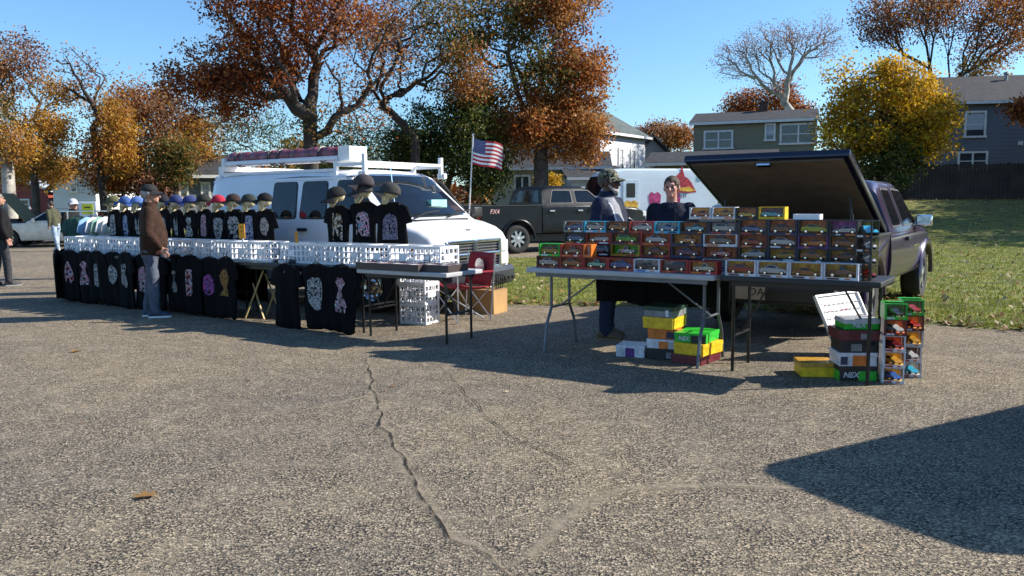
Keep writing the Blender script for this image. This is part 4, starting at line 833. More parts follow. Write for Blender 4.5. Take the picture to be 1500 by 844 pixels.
    if lid:
        a = R(23); hx, hzz = cx-0.06, bz+0.04; LL = 2.12; rot = Euler((0, a, 0))
        c = Vector((hx-LL/2*math.cos(a), 0, hzz+LL/2*math.sin(a)))
        m = MB(); bm_ = m.bbox((0, 0, 0), (LL, 2*HW-0.06, 0.075), 0.03); lo = m.build('bed_cover', D['lidm'], P, c); lo.rotation_euler = rot
        m = MB(); m.box((0, 0, -0.045), (LL-0.12, 2*HW-0.2, 0.02)); m.build('cover_lining', mat('brown_felt', (0.13, 0.10, 0.07), 0.95, var=0.2, bump=0.4), lo)
        m = MB(); m.bbox((-LL/2+0.09, 0.0, -0.065), (0.06, 0.14, 0.03), 0.008); m.build('cover_latch', CHROME(), lo)
        for s in (-1, 1):
            m = MB(); m.tube([(hx-1.15, s*(HW-0.16), bz-0.02), (hx-1.12, s*(HW-0.2), hzz+1.12*math.tan(a)-0.08)], 0.012, 6); m.tube([(hx-1.15, s*(HW-0.16), bz-0.02), (hx-1.135, s*(HW-0.18), bz+0.25)], 0.02, 6); m.build('gas_strut', BLACKPL(), P)
    if decal:
        txt, dx, dz, sz, dm = decal
        for s in (-1,):
            tx = link('decal', text_mesh(txt, sz, dm, 0.002, 0.2, True), P, (dx, s*(W(dx, dz)+0.006), dz)); tx.rotation_euler = (R(90), 0, 0)
    return P
DK = dict(L=5.45, hw=0.88, axles=(1.2, 4.6), arch=0.44, wr=0.365, bed_z=1.02, cab_x=2.12, belt=1.04, roof=1.66, ws=4.12, rf=3.42, hood=1.03, sill=0.46, tumble=0.24,
          wins=[[(2.36, 1.09), (2.90, 1.09), (2.90, 1.56), (2.44, 1.57)], [(3.04, 1.09), (3.98, 1.09), (3.60, 1.55), (3.06, 1.57)]], gaps=[[(2.97, 0.48), (2.97, 1.06)], [(4.14, 0.48), (4.12, 1.04)], [(2.97, 0.48), (4.14, 0.48)]], handles=[(3.12, 0.93)], lidm=mat('cover_navy', (0.010, 0.010, 0.030), 0.25, coat=0.5))
PURP = mat('purple_metallic', (0.032, 0.014, 0.050), 0.3, 0.35, var=0.15, scale=2, coat=0.7); DK['mirm'] = CHROME()
dk = make_pickup('purple_pickup', 'dark purple pickup with raised bed cover backed up to the toy tables', (2.50, 8.35, 0), R(55), PURP, DK, lid=True, plate='DA')
GRY = mat('charcoal_metallic', (0.010, 0.012, 0.014), 0.3, 0.3, var=0.12, coat=0.0, spec=0.3)
FD = dict(L=5.7, hw=1.0, axles=(1.15, 4.75), arch=0.50, wr=0.405, bed_z=1.32, cab_x=1.95, belt=1.33, roof=1.87, ws=4.15, rf=3.35, hood=1.28, sill=0.55, tumble=0.22,
          wins=[[(2.20, 1.38), (2.98, 1.38), (2.98, 1.76), (2.36, 1.76)], [(3.08, 1.38), (4.02, 1.38), (3.58, 1.76), (3.08, 1.76)]], gaps=[[(2.08, 0.62), (2.08, 1.33)], [(3.03, 0.60), (3.03, 1.34)], [(4.1, 0.62), (4.1, 1.3)]], handles=[(2.25, 1.17), (3.2, 1.17)], hm=CHROME(), bump=CHROME())
rz150 = R(29)
wp = Vector((0.16, 22.7, 0)); d150 = Vector((math.cos(rz150), math.sin(rz150), 0)); l150 = Vector((-d150.y, d150.x, 0))
make_pickup('charcoal_pickup', 'charcoal crew cab pickup parked beyond the lawn strip', wp - d150*1.15 + l150*0.95, rz150, GRY, FD, decal=('FX4', 0.42, 1.17, 0.17, mat('decal_red', (0.6, 0.35, 0.33), 0.4)), rim='multi')

# ---- passenger cars -----------------------------------------------------------------------
def make_car(name, label, loc, rz, paint, hood_open=False, hoodm=None, L=4.6, classic=True, topm=None, lowm=None, scale=1.0, hood_ang=52):
    C = empty(name, loc, rz, label, 'car'); HW = 0.89; ax = (0.95, 3.65); wr = 0.32; ar = 0.38; belt = 0.90; roof = 1.33
    def W(x, z):
        w_ = HW
        if x > L-0.5: w_ -= 0.10*((x-(L-0.5))/0.5)**2
        if x < 0.5: w_ -= 0.10*((0.5-x)/0.5)**2
        if z > belt-0.02: w_ -= 0.26*((z-belt+0.02)/(roof-belt))
        if z < 0.5: w_ -= 0.06*(0.5-z)/0.25
        return w_
    bot = arch_bot(ax, ar, 0.24, wr)
    hz = 0.90 if not hood_open else 0.86
    prof = [(0, 0.80), (0.06, 0.90), (0.7, 0.93), (3.02, 0.92), (3.08, hz), (L-0.2, hz-0.05), (L-0.04, hz-0.10), (L, hz-0.16)]
    loft_body(prof, bot, W, 0.06, 0.02, arch_x(ax, ar)+[1.6, 2.2, 2.8, L-0.4]).build('body', paint, C, auto=35)
    gp = [(0.75, belt), (1.35, roof-0.06), (1.6, roof), (2.2, roof), (2.42, roof-0.05), (3.02, belt)]
    loft_body(gp, lambda x: belt-0.05, W, 0.07, 0.02, [1.0, 1.9, 2.7]).build('roof', topm or paint, C, auto=35)
    gl = DARKGLASS()
    shield(C, 'windshield', 2.97, belt+0.05, HW-0.14, 2.42, roof-0.07, HW-0.30, gl, 0.05, 0.02); shield(C, 'rear_window', 0.82, belt+0.06, HW-0.16, 1.33, roof-0.09, HW-0.30, gl, 0.02, 0.02)
    for s in (-1, 1):
        for pts in ([(1.98, belt+0.04), (2.85, belt+0.04), (2.42, roof-0.09), (2.02, roof-0.07)], [(1.35, belt+0.05), (1.92, belt+0.04), (1.94, roof-0.07), (1.58, roof-0.08)]):
            side_poly(C, 'side_window', round_poly(pts, 0.03), W, s, gl, 0.008)
        line_strip(C, 'panel_gap', [(1.9, 0.3), (1.9, 0.9)], W, s, BLACKPL()); line_strip(C, 'panel_gap', [(3.05, 0.3), (3.05, 0.9)], W, s, BLACKPL())
        for xw in ax: wheel(C, xw, s*(HW-0.12), wr, 0.22, s, 'star', CHROME())
        h = MB(); h.lathe([(0.09, -0.02), (0.09, 0.02), (0.05, 0.035), (0.01, 0.04)], 14, (L, s*0.62, 0.62), 'X'); h.build('headlight', mat('lamp_glass', (0.72, 0.74, 0.76), 0.08, 0.1, spec=0.8), C)
        t = MB(); t.bbox((0.0, s*0.6, 0.70), (0.04, 0.3, 0.12), 0.01); t.build('tail_light', mat('red_lens', (0.35, 0.01, 0.01), 0.15), C)
        mirror(C, 2.75, s*(HW-0.05), belt+0.06, s, paint)
    g_ = MB(); g_.bbox((L+0.005, 0, 0.62), (0.05, 0.96, 0.2), 0.02); g_.build('grille', BLACKPL(), C)
    b = MB(); b.bbox((L+0.06, 0, 0.43), (0.12, 1.66, 0.13), 0.04); b.build('bumper', lowm or CHROME(), C); b = MB(); b.bbox((-0.05, 0, 0.45), (0.12, 1.66, 0.13), 0.04); b.build('bumper', lowm or CHROME(), C)
    if hood_open:
        a = R(hood_ang); HL = L-0.2-3.1
        m = MB(); m.bbox((HL/2, 0, 0), (HL, 1.4, 0.05), 0.02); o = m.build('hood', hoodm or paint, C, (3.1, 0, hz+0.03)); o.rotation_euler = (0, -a, 0)
        e = MB(); e.box((3.75, 0, hz+0.02), (0.9, 1.0, 0.05)); e.bbox((3.75, 0, hz+0.08), (0.5, 0.5, 0.14), 0.05); e.build('engine', mat('engine_dark', (0.04, 0.04, 0.045), 0.5, 0.5), C)
    return C
YEL = mat('car_yellow', (0.72, 0.48, 0.02), 0.25, coat=0.6)
make_car('show_car', 'white classic coupe with its hood propped open beside the thin maple trunk', (-14.4, 30.6, 0), R(192), mat('car_cream', (0.74, 0.70, 0.58), 0.25, coat=0.6), True, mat('hood_olive', (0.10, 0.095, 0.03), 0.6), lowm=YEL)
make_car('show_car', 'bright yellow low coupe with magenta roof behind the person in black', (-15.4, 33.4, 0), R(196), YEL, topm=mat('roof_magenta', (0.42, 0.03, 0.12), 0.3, coat=0.5))
make_car('show_car', 'red classic car with raised green hood seen past the van nose', (-1.35, 30.0, 0), R(-12), mat('car_red', (0.45, 0.02, 0.03), 0.25, coat=0.6), True, mat('hood_green', (0.03, 0.16, 0.03), 0.3, coat=0.5), hood_ang=28)
make_car('parked_car', 'dark blue saloon parked between the ice cream truck and the raised bed cover', (5.6, 26.5, ground_z(7, 27)), R(12), mat('car_darkblue', (0.03, 0.05, 0.08), 0.2, coat=0.7))
make_car('parked_car', 'black car far across the lot behind the white show car', (-18.5, 38, 0), R(185), mat('car_black', (0.012, 0.012, 0.014), 0.2, coat=0.7))

# ---- ice cream step van -------------------------------------------------------------------
def make_stepvan(loc, rz):
    V = empty('ice_cream_truck', loc, rz, 'white ice cream step van with red and orange logos behind the camouflage cap', 'truck'); L = 5.6
    pt = mat('step_white', (0.66, 0.76, 0.82), 0.4, var=0.06, scale=1.0); wl = (1.2, 4.5); ar = 0.48
    prof = [(0, 2.52), (0.08, 2.60), (0.5, 2.62), (3.9, 2.62), (4.25, 2.55), (4.5, 2.40), (4.95, 1.55), (5.1, 1.42), (5.5, 1.28), (5.58, 1.15), (L, 1.0)]
    W = lambda x, z: 1.02 - (0.10*((x-4.6)/1.0)**2 if x > 4.6 else 0) - (0.03 if z < 0.6 else 0)
    loft_body(prof, arch_bot(wl, ar, 0.45, 0.42), W, 0.08, 0.03, arch_x(wl, ar)+[2, 3, 4.7]).build('body', pt, V, auto=35)
    gl = DARKGLASS(); shield(V, 'windshield', 4.93, 1.62, 0.88, 4.53, 2.36, 0.88, gl, 0.03, 0.02)
    for s in (-1, 1):
        side_poly(V, 'cab_window', round_poly([(4.2, 1.6), (4.78, 1.6), (4.42, 2.25), (4.2, 2.25)], 0.05), W, s, gl, 0.008)
        d = side_poly(V, 'side_door', [(3.35, 0.6), (3.98, 0.6), (3.98, 2.2), (3.35, 2.2)], W, s, mat('step_door', (0.60, 0.72, 0.78), 0.4), 0.02)
        side_poly(d, 'door_window', round_poly([(3.5, 1.55), (3.85, 1.55), (3.85, 2.08), (3.5, 2.08)], 0.03), W, s, gl, 0.026)
        line_strip(V, 'rub_rail', [(0.05, 0.95), (3.3, 0.95)], W, s, CHROME(), 0.06, 0.015)
        m = MB(); m.box((2.6, s*1.04, 1.12), (0.7, 0.03, 0.05)); m.build('shelf_slot', BLACKPL(), V)
        for (x, z) in ((0.28, 2.38), (0.55, 2.42)):
            m = MB(); m.bbox((x, s*1.05, z), (0.16, 0.07, 0.2), 0.02); m.build('marker_lamp', BLACKPL(), V)
        m = MB(); m.tube([(4.75, s*1.0, 1.9), (4.85, s*1.22, 1.95)], 0.02, 5); m.bbox((4.85, s*1.28, 1.85), (0.08, 0.18, 0.32), 0.03); m.build('mirror', BLACKPL(), V)
        for xw in wl: wheel(V, xw, s*0.88, 0.38, 0.24, s, 'steel', mat('rim_grey', (0.4, 0.4, 0.42), 0.5, 0.4))
        h = MB(); h.lathe([(0.10, -0.02), (0.10, 0.03), (0.02, 0.05)], 14, (L-0.02, s*0.68, 0.86), 'X'); h.build('headlight', mat('lamp_glass', (0.72, 0.74, 0.76), 0.08, 0.1, spec=0.8), V)
    ub = MB(); ub.box((2.8, 0, 0.45), (5.2, 1.4, 0.25)); ub.build('underbody', BLACKPL(), V)
    b = MB(); b.bbox((L+0.08, 0, 0.52), (0.16, 1.9, 0.18), 0.04); b.build('bumper', CHROME(), V)
    gg = MB(); gg.bbox((L+0.0, 0, 0.84), (0.05, 1.0, 0.28), 0.02); gg.build('grille', BLACKPL(), V)
    rd = mat('logo_red', (0.42, 0.03, 0.05), 0.5, var=0.5, scale=9); og = mat('logo_orange', (0.75, 0.28, 0.03), 0.5, var=0.4, scale=12, col2=(0.8, 0.5, 0.05)); mg = mat('logo_magenta', (0.42, 0.04, 0.16), 0.5, var=0.6, scale=10)
    def logo(nm, cx, cz, pts, m, e=0.010):
        o = side_poly(V, nm, [(cx-p, cz+q) for p, q in pts], W, -1 if True else 1, m, e); side_poly(V, nm, [(cx+p, cz+q) for p, q in pts], W, 1, m, e); return o
    cone = [(-0.62, -0.25), (-0.5, -0.05), (-0.42, 0.1), (-0.25, 0.28), (-0.12, 0.34), (-0.05, 0.55), (0.0, 0.78), (0.08, 0.5), (0.25, 0.36), (0.4, 0.15), (0.5, 0.0), (0.62, -0.15), (0.55, -0.3), (0.2, -0.26), (-0.2, -0.30)]
    logo('logo', 1.55, 1.98, cone, rd); logo('logo', 1.55, 1.95, [(-0.6, -0.16), (-0.3, 0.0), (0.0, -0.05), (0.3, 0.06), (0.55, 0.02), (0.5, -0.1), (0.1, -0.16), (-0.3, -0.2)], og, 0.014)
    cup = [(-0.24, 0.0), (-0.26, 0.2), (-0.12, 0.33), (0.02, 0.26), (0.14, 0.34), (0.26, 0.2), (0.24, 0.0), (0.18, -0.3), (0.0, -0.35), (-0.18, -0.3)]
    logo('logo', 2.68, 1.42, cup, mg); logo('logo', 1.85, 1.42, cup, mg); logo('logo', 3.66, 1.18, [(p*1.1, q*0.8) for p, q in cup], og, 0.03)
    return V
make_stepvan((7.75, 33.0, ground_z(6, 33)), R(196))
for s in (-1, 1):
    tx = link('lettering', text_mesh('ICE IT', 0.24, mat('ink_grey', (0.06, 0.07, 0.10), 0.6), 0.003, bold=True), bpy.data.objects['ice_cream_truck'], (1.62, s*1.032, 1.62)); tx.rotation_euler = (R(90), 0, 0 if s < 0 else R(180))
# unseen van added outside the frame, squeezed narrower to shape the big asphalt shadow
make_van('shadow_van', 'unseen dark van added off to the side to cast the big shadow on the asphalt', (4.14, 3.86, 0), R(29), mat('van_dark', (0.03, 0.035, 0.05), 0.3, coat=0.5), rack=False)
bpy.data.objects['shadow_van'].scale = (0.95, 0.78, 1.0)
bpy.data.objects['shadow_van']['label'] = 'unseen narrowed dark van added to cast the big shadow on the asphalt'
m = MB(); m.box((3.75, -0.905, 0.82), (0.42, 0.012, 0.035)); m.build('door_badge', CHROME(), dk)
# ------------------------------------------------------------------ stalls
ORD = ['first', 'second', 'third', 'fourth', 'fifth', 'sixth', 'seventh', 'eighth', 'ninth', 'tenth', 'eleventh', 'twelfth', 'thirteenth', 'fourteenth']
def rowthing(name, s, t, z, label, cat, group=None, yaw=0.0): return empty(name, RF(s, t, z), -RA+yaw, label, cat, group)
def folding_table(name, label, s, t, L, D, topm, legm, h=0.74, style='straight', th=0.045):
    o = rowthing(name, s, t, 0, label, 'table'); m = MB(); m.bbox((0, 0, h-th/2), (L, D, th), 0.012); m.build('table_top', topm, o)
    ap = MB(); ap.box((0, D/2-0.06, h-th-0.02), (L-0.16, 0.02, 0.038)); ap.build('apron', legm, o); ap = MB(); ap.box((0, -D/2+0.06, h-th-0.02), (L-0.16, 0.02, 0.038)); ap.build('apron', legm, o)
    for sx in (-1, 1):
        x = sx*(L/2-(0.09 if style == 'straight' else 0.16))
        for sy in (-1, 1):
            y = sy*(D/2-0.10); m = MB()
            if style == 'straight': m.tube([(x, y, h-th), (x, y, 0.0)], 0.014, 8)
            else: m.tube([(x, y*0.62, h-th), (x, y*0.62, h-0.2), (x+sx*0.0, y*0.62, 0.42), (x, y*0.95, 0.26), (x, y*1.12, 0.0)], 0.0145, 8)
            m.build('leg', legm, o)
        m = MB(); zz = 0.30 if style == 'straight' else 0.42; m.tube([(x, -(D/2-0.10)*(1 if style == 'straight' else 0.62), zz), (x, (D/2-0.10)*(1 if style == 'straight' else 0.62), zz)], 0.011, 6); m.build('crossbar', legm, o)
        m = MB(); m.tube([(x, 0, zz), (sx*0.28, 0, h-th-0.01)], 0.009, 6); m.build('brace', legm, o)
    return o
BLK_TOP = mat('black_table_top', (0.016, 0.016, 0.018), 0.5, var=0.2); GRY_TOP = mat('grey_table_top', (0.42, 0.42, 0.43), 0.5, var=0.1, bump=0.2, bscale=120)
folding_table('folding_table', 'long black folding table end most from the toy stall under the hanging shirts', -11.85, 6.87, 1.83, 0.74, BLK_TOP, STEELB())
folding_table('folding_table', 'black folding table in the middle of the shirt stall beside the person in brown', -9.98, 6.87, 1.83, 0.74, BLK_TOP, STEELB())
folding_table('folding_table', 'short bare fronted black table with folded stand beneath at the gap in the shirts', -8.37, 6.87, 1.32, 0.74, BLK_TOP, STEELB())
folding_table('folding_table', 'black folding table behind the three low hanging shirts', -7.02, 6.87, 1.3, 0.74, BLK_TOP, STEELB())
folding_table('folding_table', 'grey topped black legged table carrying the display trays', -5.72, 6.70, 1.24, 0.62, GRY_TOP, STEELB())
folding_table('folding_table', 'grey topped folding table with bent grey legs under the boxed toy cars', -3.34, 6.96, 1.87, 0.76, GRY_TOP, GREYSTEEL(), h=0.815, style='bent')
folding_table('folding_table', 'black four foot table under the boxed toy cars behind the purple pickup', -1.745, 6.92, 1.25, 0.62, BLK_TOP, STEELB(), h=0.815)
# cloths behind the grey toy table
def cloth(name, label, s0, s1, t, z0, z1, m, cat='cloth'):
    mb = MB(); mb.smooth = True
    def fn(u, v):
        x = lerp(s0, s1, u)-s0; z = lerp(z1, z0+0.02*math.sin(u*9), v); return Vector((x, 0.03*math.sin(u*26+v*2)*(0.3+v)+0.012*math.sin(u*61), z))
    mb.grid(fn, 46, 8); o = mb.build(name, m, loc=RF(s0, t), rz=-RA); md = o.modifiers.new('s', 'SOLIDIFY'); md.thickness = 0.004; return tag(o, label, cat)
cloth('table_cloth', 'black cloth hung down behind the grey toy table', -3.95, -2.55, 7.37, 0.42, 0.80, BLACKCLOTH())
cloth('table_cloth', 'black skirt hung behind the shirt stall tables', -12.7, -8.9, 7.28, 0.12, 0.73, BLACKCLOTH())

# ---- white lattice crates
def crate_mesh():
    mb = MB(); W_, D_, H_ = 0.345, 0.30, 0.235
    def side(fn, L, cols):
        b = 0.02
        for z in (0.012, 0.085, 0.152, H_-0.012): fn(0, z, L, 0.024 if z in (0.012, H_-0.012) else 0.014)
        for k in range(cols+1):
            u = -L/2 + L*k/cols; fn(u, H_/2, 0.024 if k in (0, cols) else 0.013, H_)
        fn(L*0.0, 0.118, L/cols*1.5, 0.068)
    side(lambda u, z, l, h: mb.box((u, -D_/2, z), (l, 0.014, h)), W_, 5); side(lambda u, z, l, h: mb.box((u, D_/2, z), (l, 0.0143, h)), W_, 5)
    side(lambda u, z, l, h: mb.box((-W_/2, u, z), (0.0146, l, h)), D_, 4); side(lambda u, z, l, h: mb.box((W_/2, u, z), (0.0149, l, h)), D_, 4)
    for k in range(4): mb.box((0, -D_/2+D_*(k+0.5)/4, 0.008), (W_, 0.03, 0.012))
    for sx in (-1, 1): mb.box((sx*W_/2, 0, H_), (0.022, D_+0.02, 0.012))
    for sy in (-1, 1): mb.box((0, sy*D_/2, H_+0.0005), (W_+0.02, 0.022, 0.0125))
    return mb.mesh('crate', WHITEP())
CR = crate_mesh()
def crate(s, t, z, label, group, yaw=0.0, where=None):
    o = link('plastic_crate', CR, None, where if where is not None else RF(s, t, z), -RA+yaw); return tag(o, label, 'crate', group)
n = 13
for i in range(n): crate(-12.62+i*0.365, 6.80+random.uniform(-0.015, 0.015), 0.741, '%s white lattice crate from the garment rack in the long crate row' % ORD[i], 'crates along the shirt stall tables', random.uniform(-0.03, 0.03))
for i in range(7): crate(-7.70+i*0.348, 6.83 if i < 5 else 6.87, 0.741, '%s white lattice crate in the row under the three skulls, counted from the gap' % ORD[i], 'crates along the middle tables', random.uniform(-0.03, 0.03))
for k in range(3): crate(0, 0, 0.002+k*0.238, ['bottom', 'middle', 'top'][k]+' white crate of the stack standing on the ground behind the tray table', 'stacked crates on the ground', random.uniform(-0.08, 0.08)+0.12, RF(-6.42, 7.52, 0.002+k*0.242))

# ---- t-shirts
def shirt_front(x, z, ph): return -0.028 + 0.014*math.sin(x*24+ph+z*3)*(0.25+min(1, -z/0.5)) + 0.006*math.sin(x*57+ph*2)
def shirt_mesh(ph, length=0.75, hw=0.235, sleeve=True):
    mb = MB(); mb.smooth = True; nz, nx = 14, 14
    def half(z):
        q = -z
        if q < 0.06: return lerp(0.085, hw+0.0, q/0.06)
        if sleeve and q < 0.25: return hw + 0.07*(q-0.06)/0.19
        if sleeve and q < 0.27: return lerp(hw+0.07, hw-0.015, (q-0.25)/0.02)
        return hw-0.015 + 0.012*math.sin(q*9+ph)
    rows = []
    zs = [0, -0.03, -0.06, -0.12, -0.19, -0.25, -0.27] + [-0.27-(length-0.27)*k/7 for k in range(1, 8)]
    for z in zs:
        h = half(z); zz = z
        fr = [Vector((h*(2*i/nx-1), shirt_front(h*(2*i/nx-1), z, ph)*(1-abs(2*i/nx-1)**4*0.7), z-(0.03*(1-(2*i/nx-1)**2) if z == 0 else 0)+(0.012*math.sin(i*1.1+ph) if z == zs[-1] else 0))) for i in range(nx+1)]
        bk = [Vector((h*(1-2*i/nx), 0.03+0.008*math.sin(i+ph)-0.024*abs(1-2*i/nx)**4, z)) for i in range(1, nx)]
        rows.append(fr+bk)
    mb.rings(rows, cap=True); me = mb.mesh('shirt', BLACKCLOTH()); 
    bm = bmesh.new(); bm.from_mesh(me); bmesh.ops.recalc_face_normals(bm, faces=bm.faces[:]); bm.to_mesh(me); bm.free(); return me
SHM = [(ph, shirt_mesh(ph)) for ph in (0.0, 1.3, 2.9, 4.4)]
SHU = [(ph, shirt_mesh(ph, 0.60, 0.165, True)) for ph in (0.6, 2.2, 3.7)]
GREYC, WHT, RED, BLU, TEAL, GOLD, PINK, PURP_ = (0.22, 0.22, 0.22), (0.55, 0.55, 0.55), (0.40, 0.03, 0.03), (0.06, 0.11, 0.32), (0.06, 0.30, 0.36), (0.36, 0.24, 0.05), (0.45, 0.05, 0.18), (0.16, 0.06, 0.25)
PR = {'skull': print_mat('print_skull', [GREYC, WHT, GREYC], 34), 'redwhite': print_mat('print_redwhite', [RED, WHT, (0.1, 0.14, 0.3)], 26), 'white': print_mat('print_white', [WHT, GREYC], 40, cover=0.7), 'blue': print_mat('print_blue', [BLU, WHT, BLU], 30),
      'violet': print_mat('print_violet', [PURP_, PINK, BLU], 22), 'gold': print_mat('print_gold', [GOLD, (0.2, 0.14, 0.05), RED], 45), 'rose': print_mat('print_rose', [WHT, PINK, GREYC], 24), 'teal': print_mat('print_teal', [TEAL, PINK, WHT], 14, cover=1.4), 'yellow': print_mat('print_yellow', [(0.5, 0.36, 0.06), WHT, (0.3, 0.2, 0.1)], 12, cover=1.7), 'slate': print_mat('print_slate', [(0.12, 0.13, 0.20), GREYC, (0.10, 0.08, 0.2)], 26, cover=1.2)}
OUT = {'oval': [(math.cos(a)*0.085, math.sin(a)*0.115) for a in [2*math.pi*k/18 for k in range(18)]],
       'shield': [(0.085, 0.10), (0.04, 0.125), (0, 0.12), (-0.04, 0.125), (-0.085, 0.10), (-0.088, 0.0), (-0.075, -0.08), (-0.04, -0.135), (0, -0.15), (0.04, -0.135), (0.075, -0.08), (0.088, 0.0)],
       'spade': [(0.0, 0.14), (0.03, 0.10), (0.07, 0.04), (0.085, -0.02), (0.08, -0.08), (0.05, -0.11), (-0.05, -0.11), (-0.08, -0.08), (-0.085, -0.02), (-0.07, 0.04), (-0.03, 0.10)],
       'tall': [(0.05, 0.13), (0.03, 0.15), (-0.03, 0.145), (-0.05, 0.11), (-0.055, 0.0), (-0.045, -0.12), (-0.02, -0.14), (0.03, -0.14), (0.055, -0.1), (0.05, 0.0)],
       'wings': [(0.03, 0.12), (0.012, 0.0), (0, -0.02), (-0.012, 0.0), (-0.03, 0.12), (-0.06, 0.06), (-0.065, -0.04), (-0.04, -0.12), (0.04, -0.12), (0.065, -0.04), (0.06, 0.06)],
       'tree': [(0.02, 0.14), (0.07, 0.12), (0.095, 0.05), (0.07, -0.02), (0.03, -0.06), (0.09, -0.12), (0.02, -0.135), (-0.08, -0.13), (-0.03, -0.06), (-0.07, -0.01), (-0.09, 0.06), (-0.05, 0.125)],
       'bell': [(0.03, 0.13), (0.0, 0.12), (-0.03, 0.13), (-0.055, 0.09), (-0.02, 0.05), (-0.04, 0.0), (-0.075, -0.08), (-0.06, -0.13), (0.06, -0.13), (0.075, -0.07), (0.035, 0.0), (0.02, 0.05), (0.055, 0.09)],
       'sheet': [(0.09, 0.14), (-0.06, 0.15), (-0.07, 0.05), (-0.085, -0.15), (0.085, -0.15), (0.09, 0.0)],
       'arch': [(0.085, 0.06), (0.06, 0.11), (0, 0.13), (-0.06, 0.11), (-0.085, 0.06), (-0.09, -0.13), (0.09, -0.13)]}
def put_print(o, kind, outline, ph, cz, k=1.0):
    mb = MB(); pts = OUT[outline]; n = len(pts); vs = []
    for q in (0.0, 0.5, 1.0):
        for (x, z) in (pts if q else pts[:1]):
            X, Z = x*q*k, cz+z*q*k; vs.append((X, shirt_front(X, Z, ph)-0.007, Z))
    fs = [(0, 1+i, 1+(i+1) % n) for i in range(n)] + [(1+i, 1+n+i, 1+n+(i+1) % n, 1+(i+1) % n) for i in range(n)]
    mb.add(vs, fs); return mb.build('shirt_print', PR[kind], o)
HANGM = MB(); HANGM.tube([(-0.17, 0.0, -0.055), (-0.03, 0, 0.012), (0.03, 0, 0.012), (0.17, 0, -0.055)], 0.007, 5); HANGM.tube([(0, 0, 0.012), (0, 0, 0.045), (0.018, 0.0, 0.07), (0.0, 0.03, 0.088), (-0.012, 0.05, 0.075)], 0.004, 5); HANGM = HANGM.mesh('hanger', BLACKPL())
def shirt(where, yaw, meshes, idx, label, group, pr=None, ol=None, cz=-0.33, k=1.0, hang=True, sc=1.0):
    ph, me = meshes[idx % len(meshes)]; o = link('t_shirt', me, None, where, -RA+yaw); tag(o, label, 't-shirt', group)
    j = random.uniform(0.95, 1.06); o.scale = (sc*j, 1, sc*random.uniform(0.97, 1.04)); o.rotation_euler = (0, R(random.uniform(-2.5, 2.5)), -RA+yaw+random.uniform(-0.08, 0.08))
    if pr: put_print(o, pr, ol, ph, cz, k)
    if hang: link('hanger', HANGM, o)
    return o
low = [('redwhite', 'spade', 'red edged spade shaped print'), ('rose', 'bell', 'white figure print with red hem'), ('white', 'tall', 'tall white column print'), ('skull', 'oval', 'faded oval skull print'), ('white', 'bell', 'white bell shaped print'), ('rose', 'tall', 'narrow pink and white print'), ('slate', 'shield', 'dim grey shield print'), ('skull', 'bell', 'white hunched figure print'), ('redwhite', 'tall', 'red and white upright print'), ('violet', 'oval', 'violet and magenta oval print'), ('gold', 'tree', 'golden bare tree print')]
for i, (pr, ol, tx) in enumerate(low):
    s = -12.40 + i*0.372
    shirt(RF(s, 6.49+0.03*(i % 2), 0.785+random.uniform(-0.01, 0.01)), random.uniform(-0.10, 0.10), SHM, i, 'black t-shirt with %s hanging below the crate row' % tx, 'shirts hanging below the long crate row', pr, ol, -0.34+random.uniform(-0.03, 0.03), random.uniform(1.15, 1.4))
shirt(RF(-12.92, 6.72, 0.79), R(-62), SHM, 2, 'plain black t-shirt hanging off the end of the table by the garment rack', 'shirts hanging below the long crate row')
o = shirt(RF(-12.80, 6.50, 0.79), R(-30), SHM, 1, 'black t-shirt with small chest emblem on the table corner by the rack', 'shirts hanging below the long crate row', 'white', 'oval', -0.14, 0.25)
for i, (s, t, pr, ol, tx, k, cz) in enumerate([(-7.50, 6.42, 'white', 'oval', 'only a tiny white neck emblem', 0.13, -0.09), (-7.02, 6.44, 'skull', 'shield', 'large grey engraved shield print', 1.4, -0.33), (-6.60, 6.44, 'rose', 'bell', 'red haired white figure print', 1.5, -0.33)]):
    shirt(RF(s, t, 0.77 - (0.02 if i == 0 else 0)), random.uniform(-0.05, 0.05), SHM, i+1, 'black t-shirt with %s hung below the three skulls' % tx, 'three shirts hung below the skulls', pr, ol, cz, k)

# ---- skulls with caps over upright shirts
def skull_mesh():
    def dfm(co, nn):
        return co
    mb = MB(); mb.ball((0, 0.012, 0.085), (0.066, 0.082, 0.068), 16, 12); mb.ball((0, -0.045, 0.045), (0.046, 0.038, 0.045), 12, 9); mb.box((0, -0.055, 0.008), (0.062, 0.05, 0.03)); mb.box((0, -0.052, -0.022), (0.056, 0.05, 0.022))
    for s in (-1, 1): mb.ball((s*0.045, -0.035, 0.045), (0.02, 0.03, 0.012), 8, 6); mb.tube([(s*0.032, -0.03, -0.02), (s*0.05, 0.0, 0.02), (s*0.052, 0.01, 0.05)], 0.008, 6)
    def fn(co, nn):
        c = Vector(co)
        for s in (-1, 1):
            d = (c-Vector((s*0.027, -0.082, 0.066))).length
            if d < 0.026: c.y += (0.026-d)*1.1
        d = (c-Vector((0, -0.09, 0.036))).length
        if d < 0.016: c.y += (0.016-d)*0.9
        return c
    return remesh(mb, 0.0055, mat('bone', (0.52, 0.45, 0.27), 0.6, var=0.3, scale=30, bump=0.2), 'skull', 1, fn)
SKM = skull_mesh()
EYE = MB()
for s in (-1, 1): EYE.ball((s*0.027, -0.070, 0.066), (0.014, 0.008, 0.013), 8, 6)
EYE = None
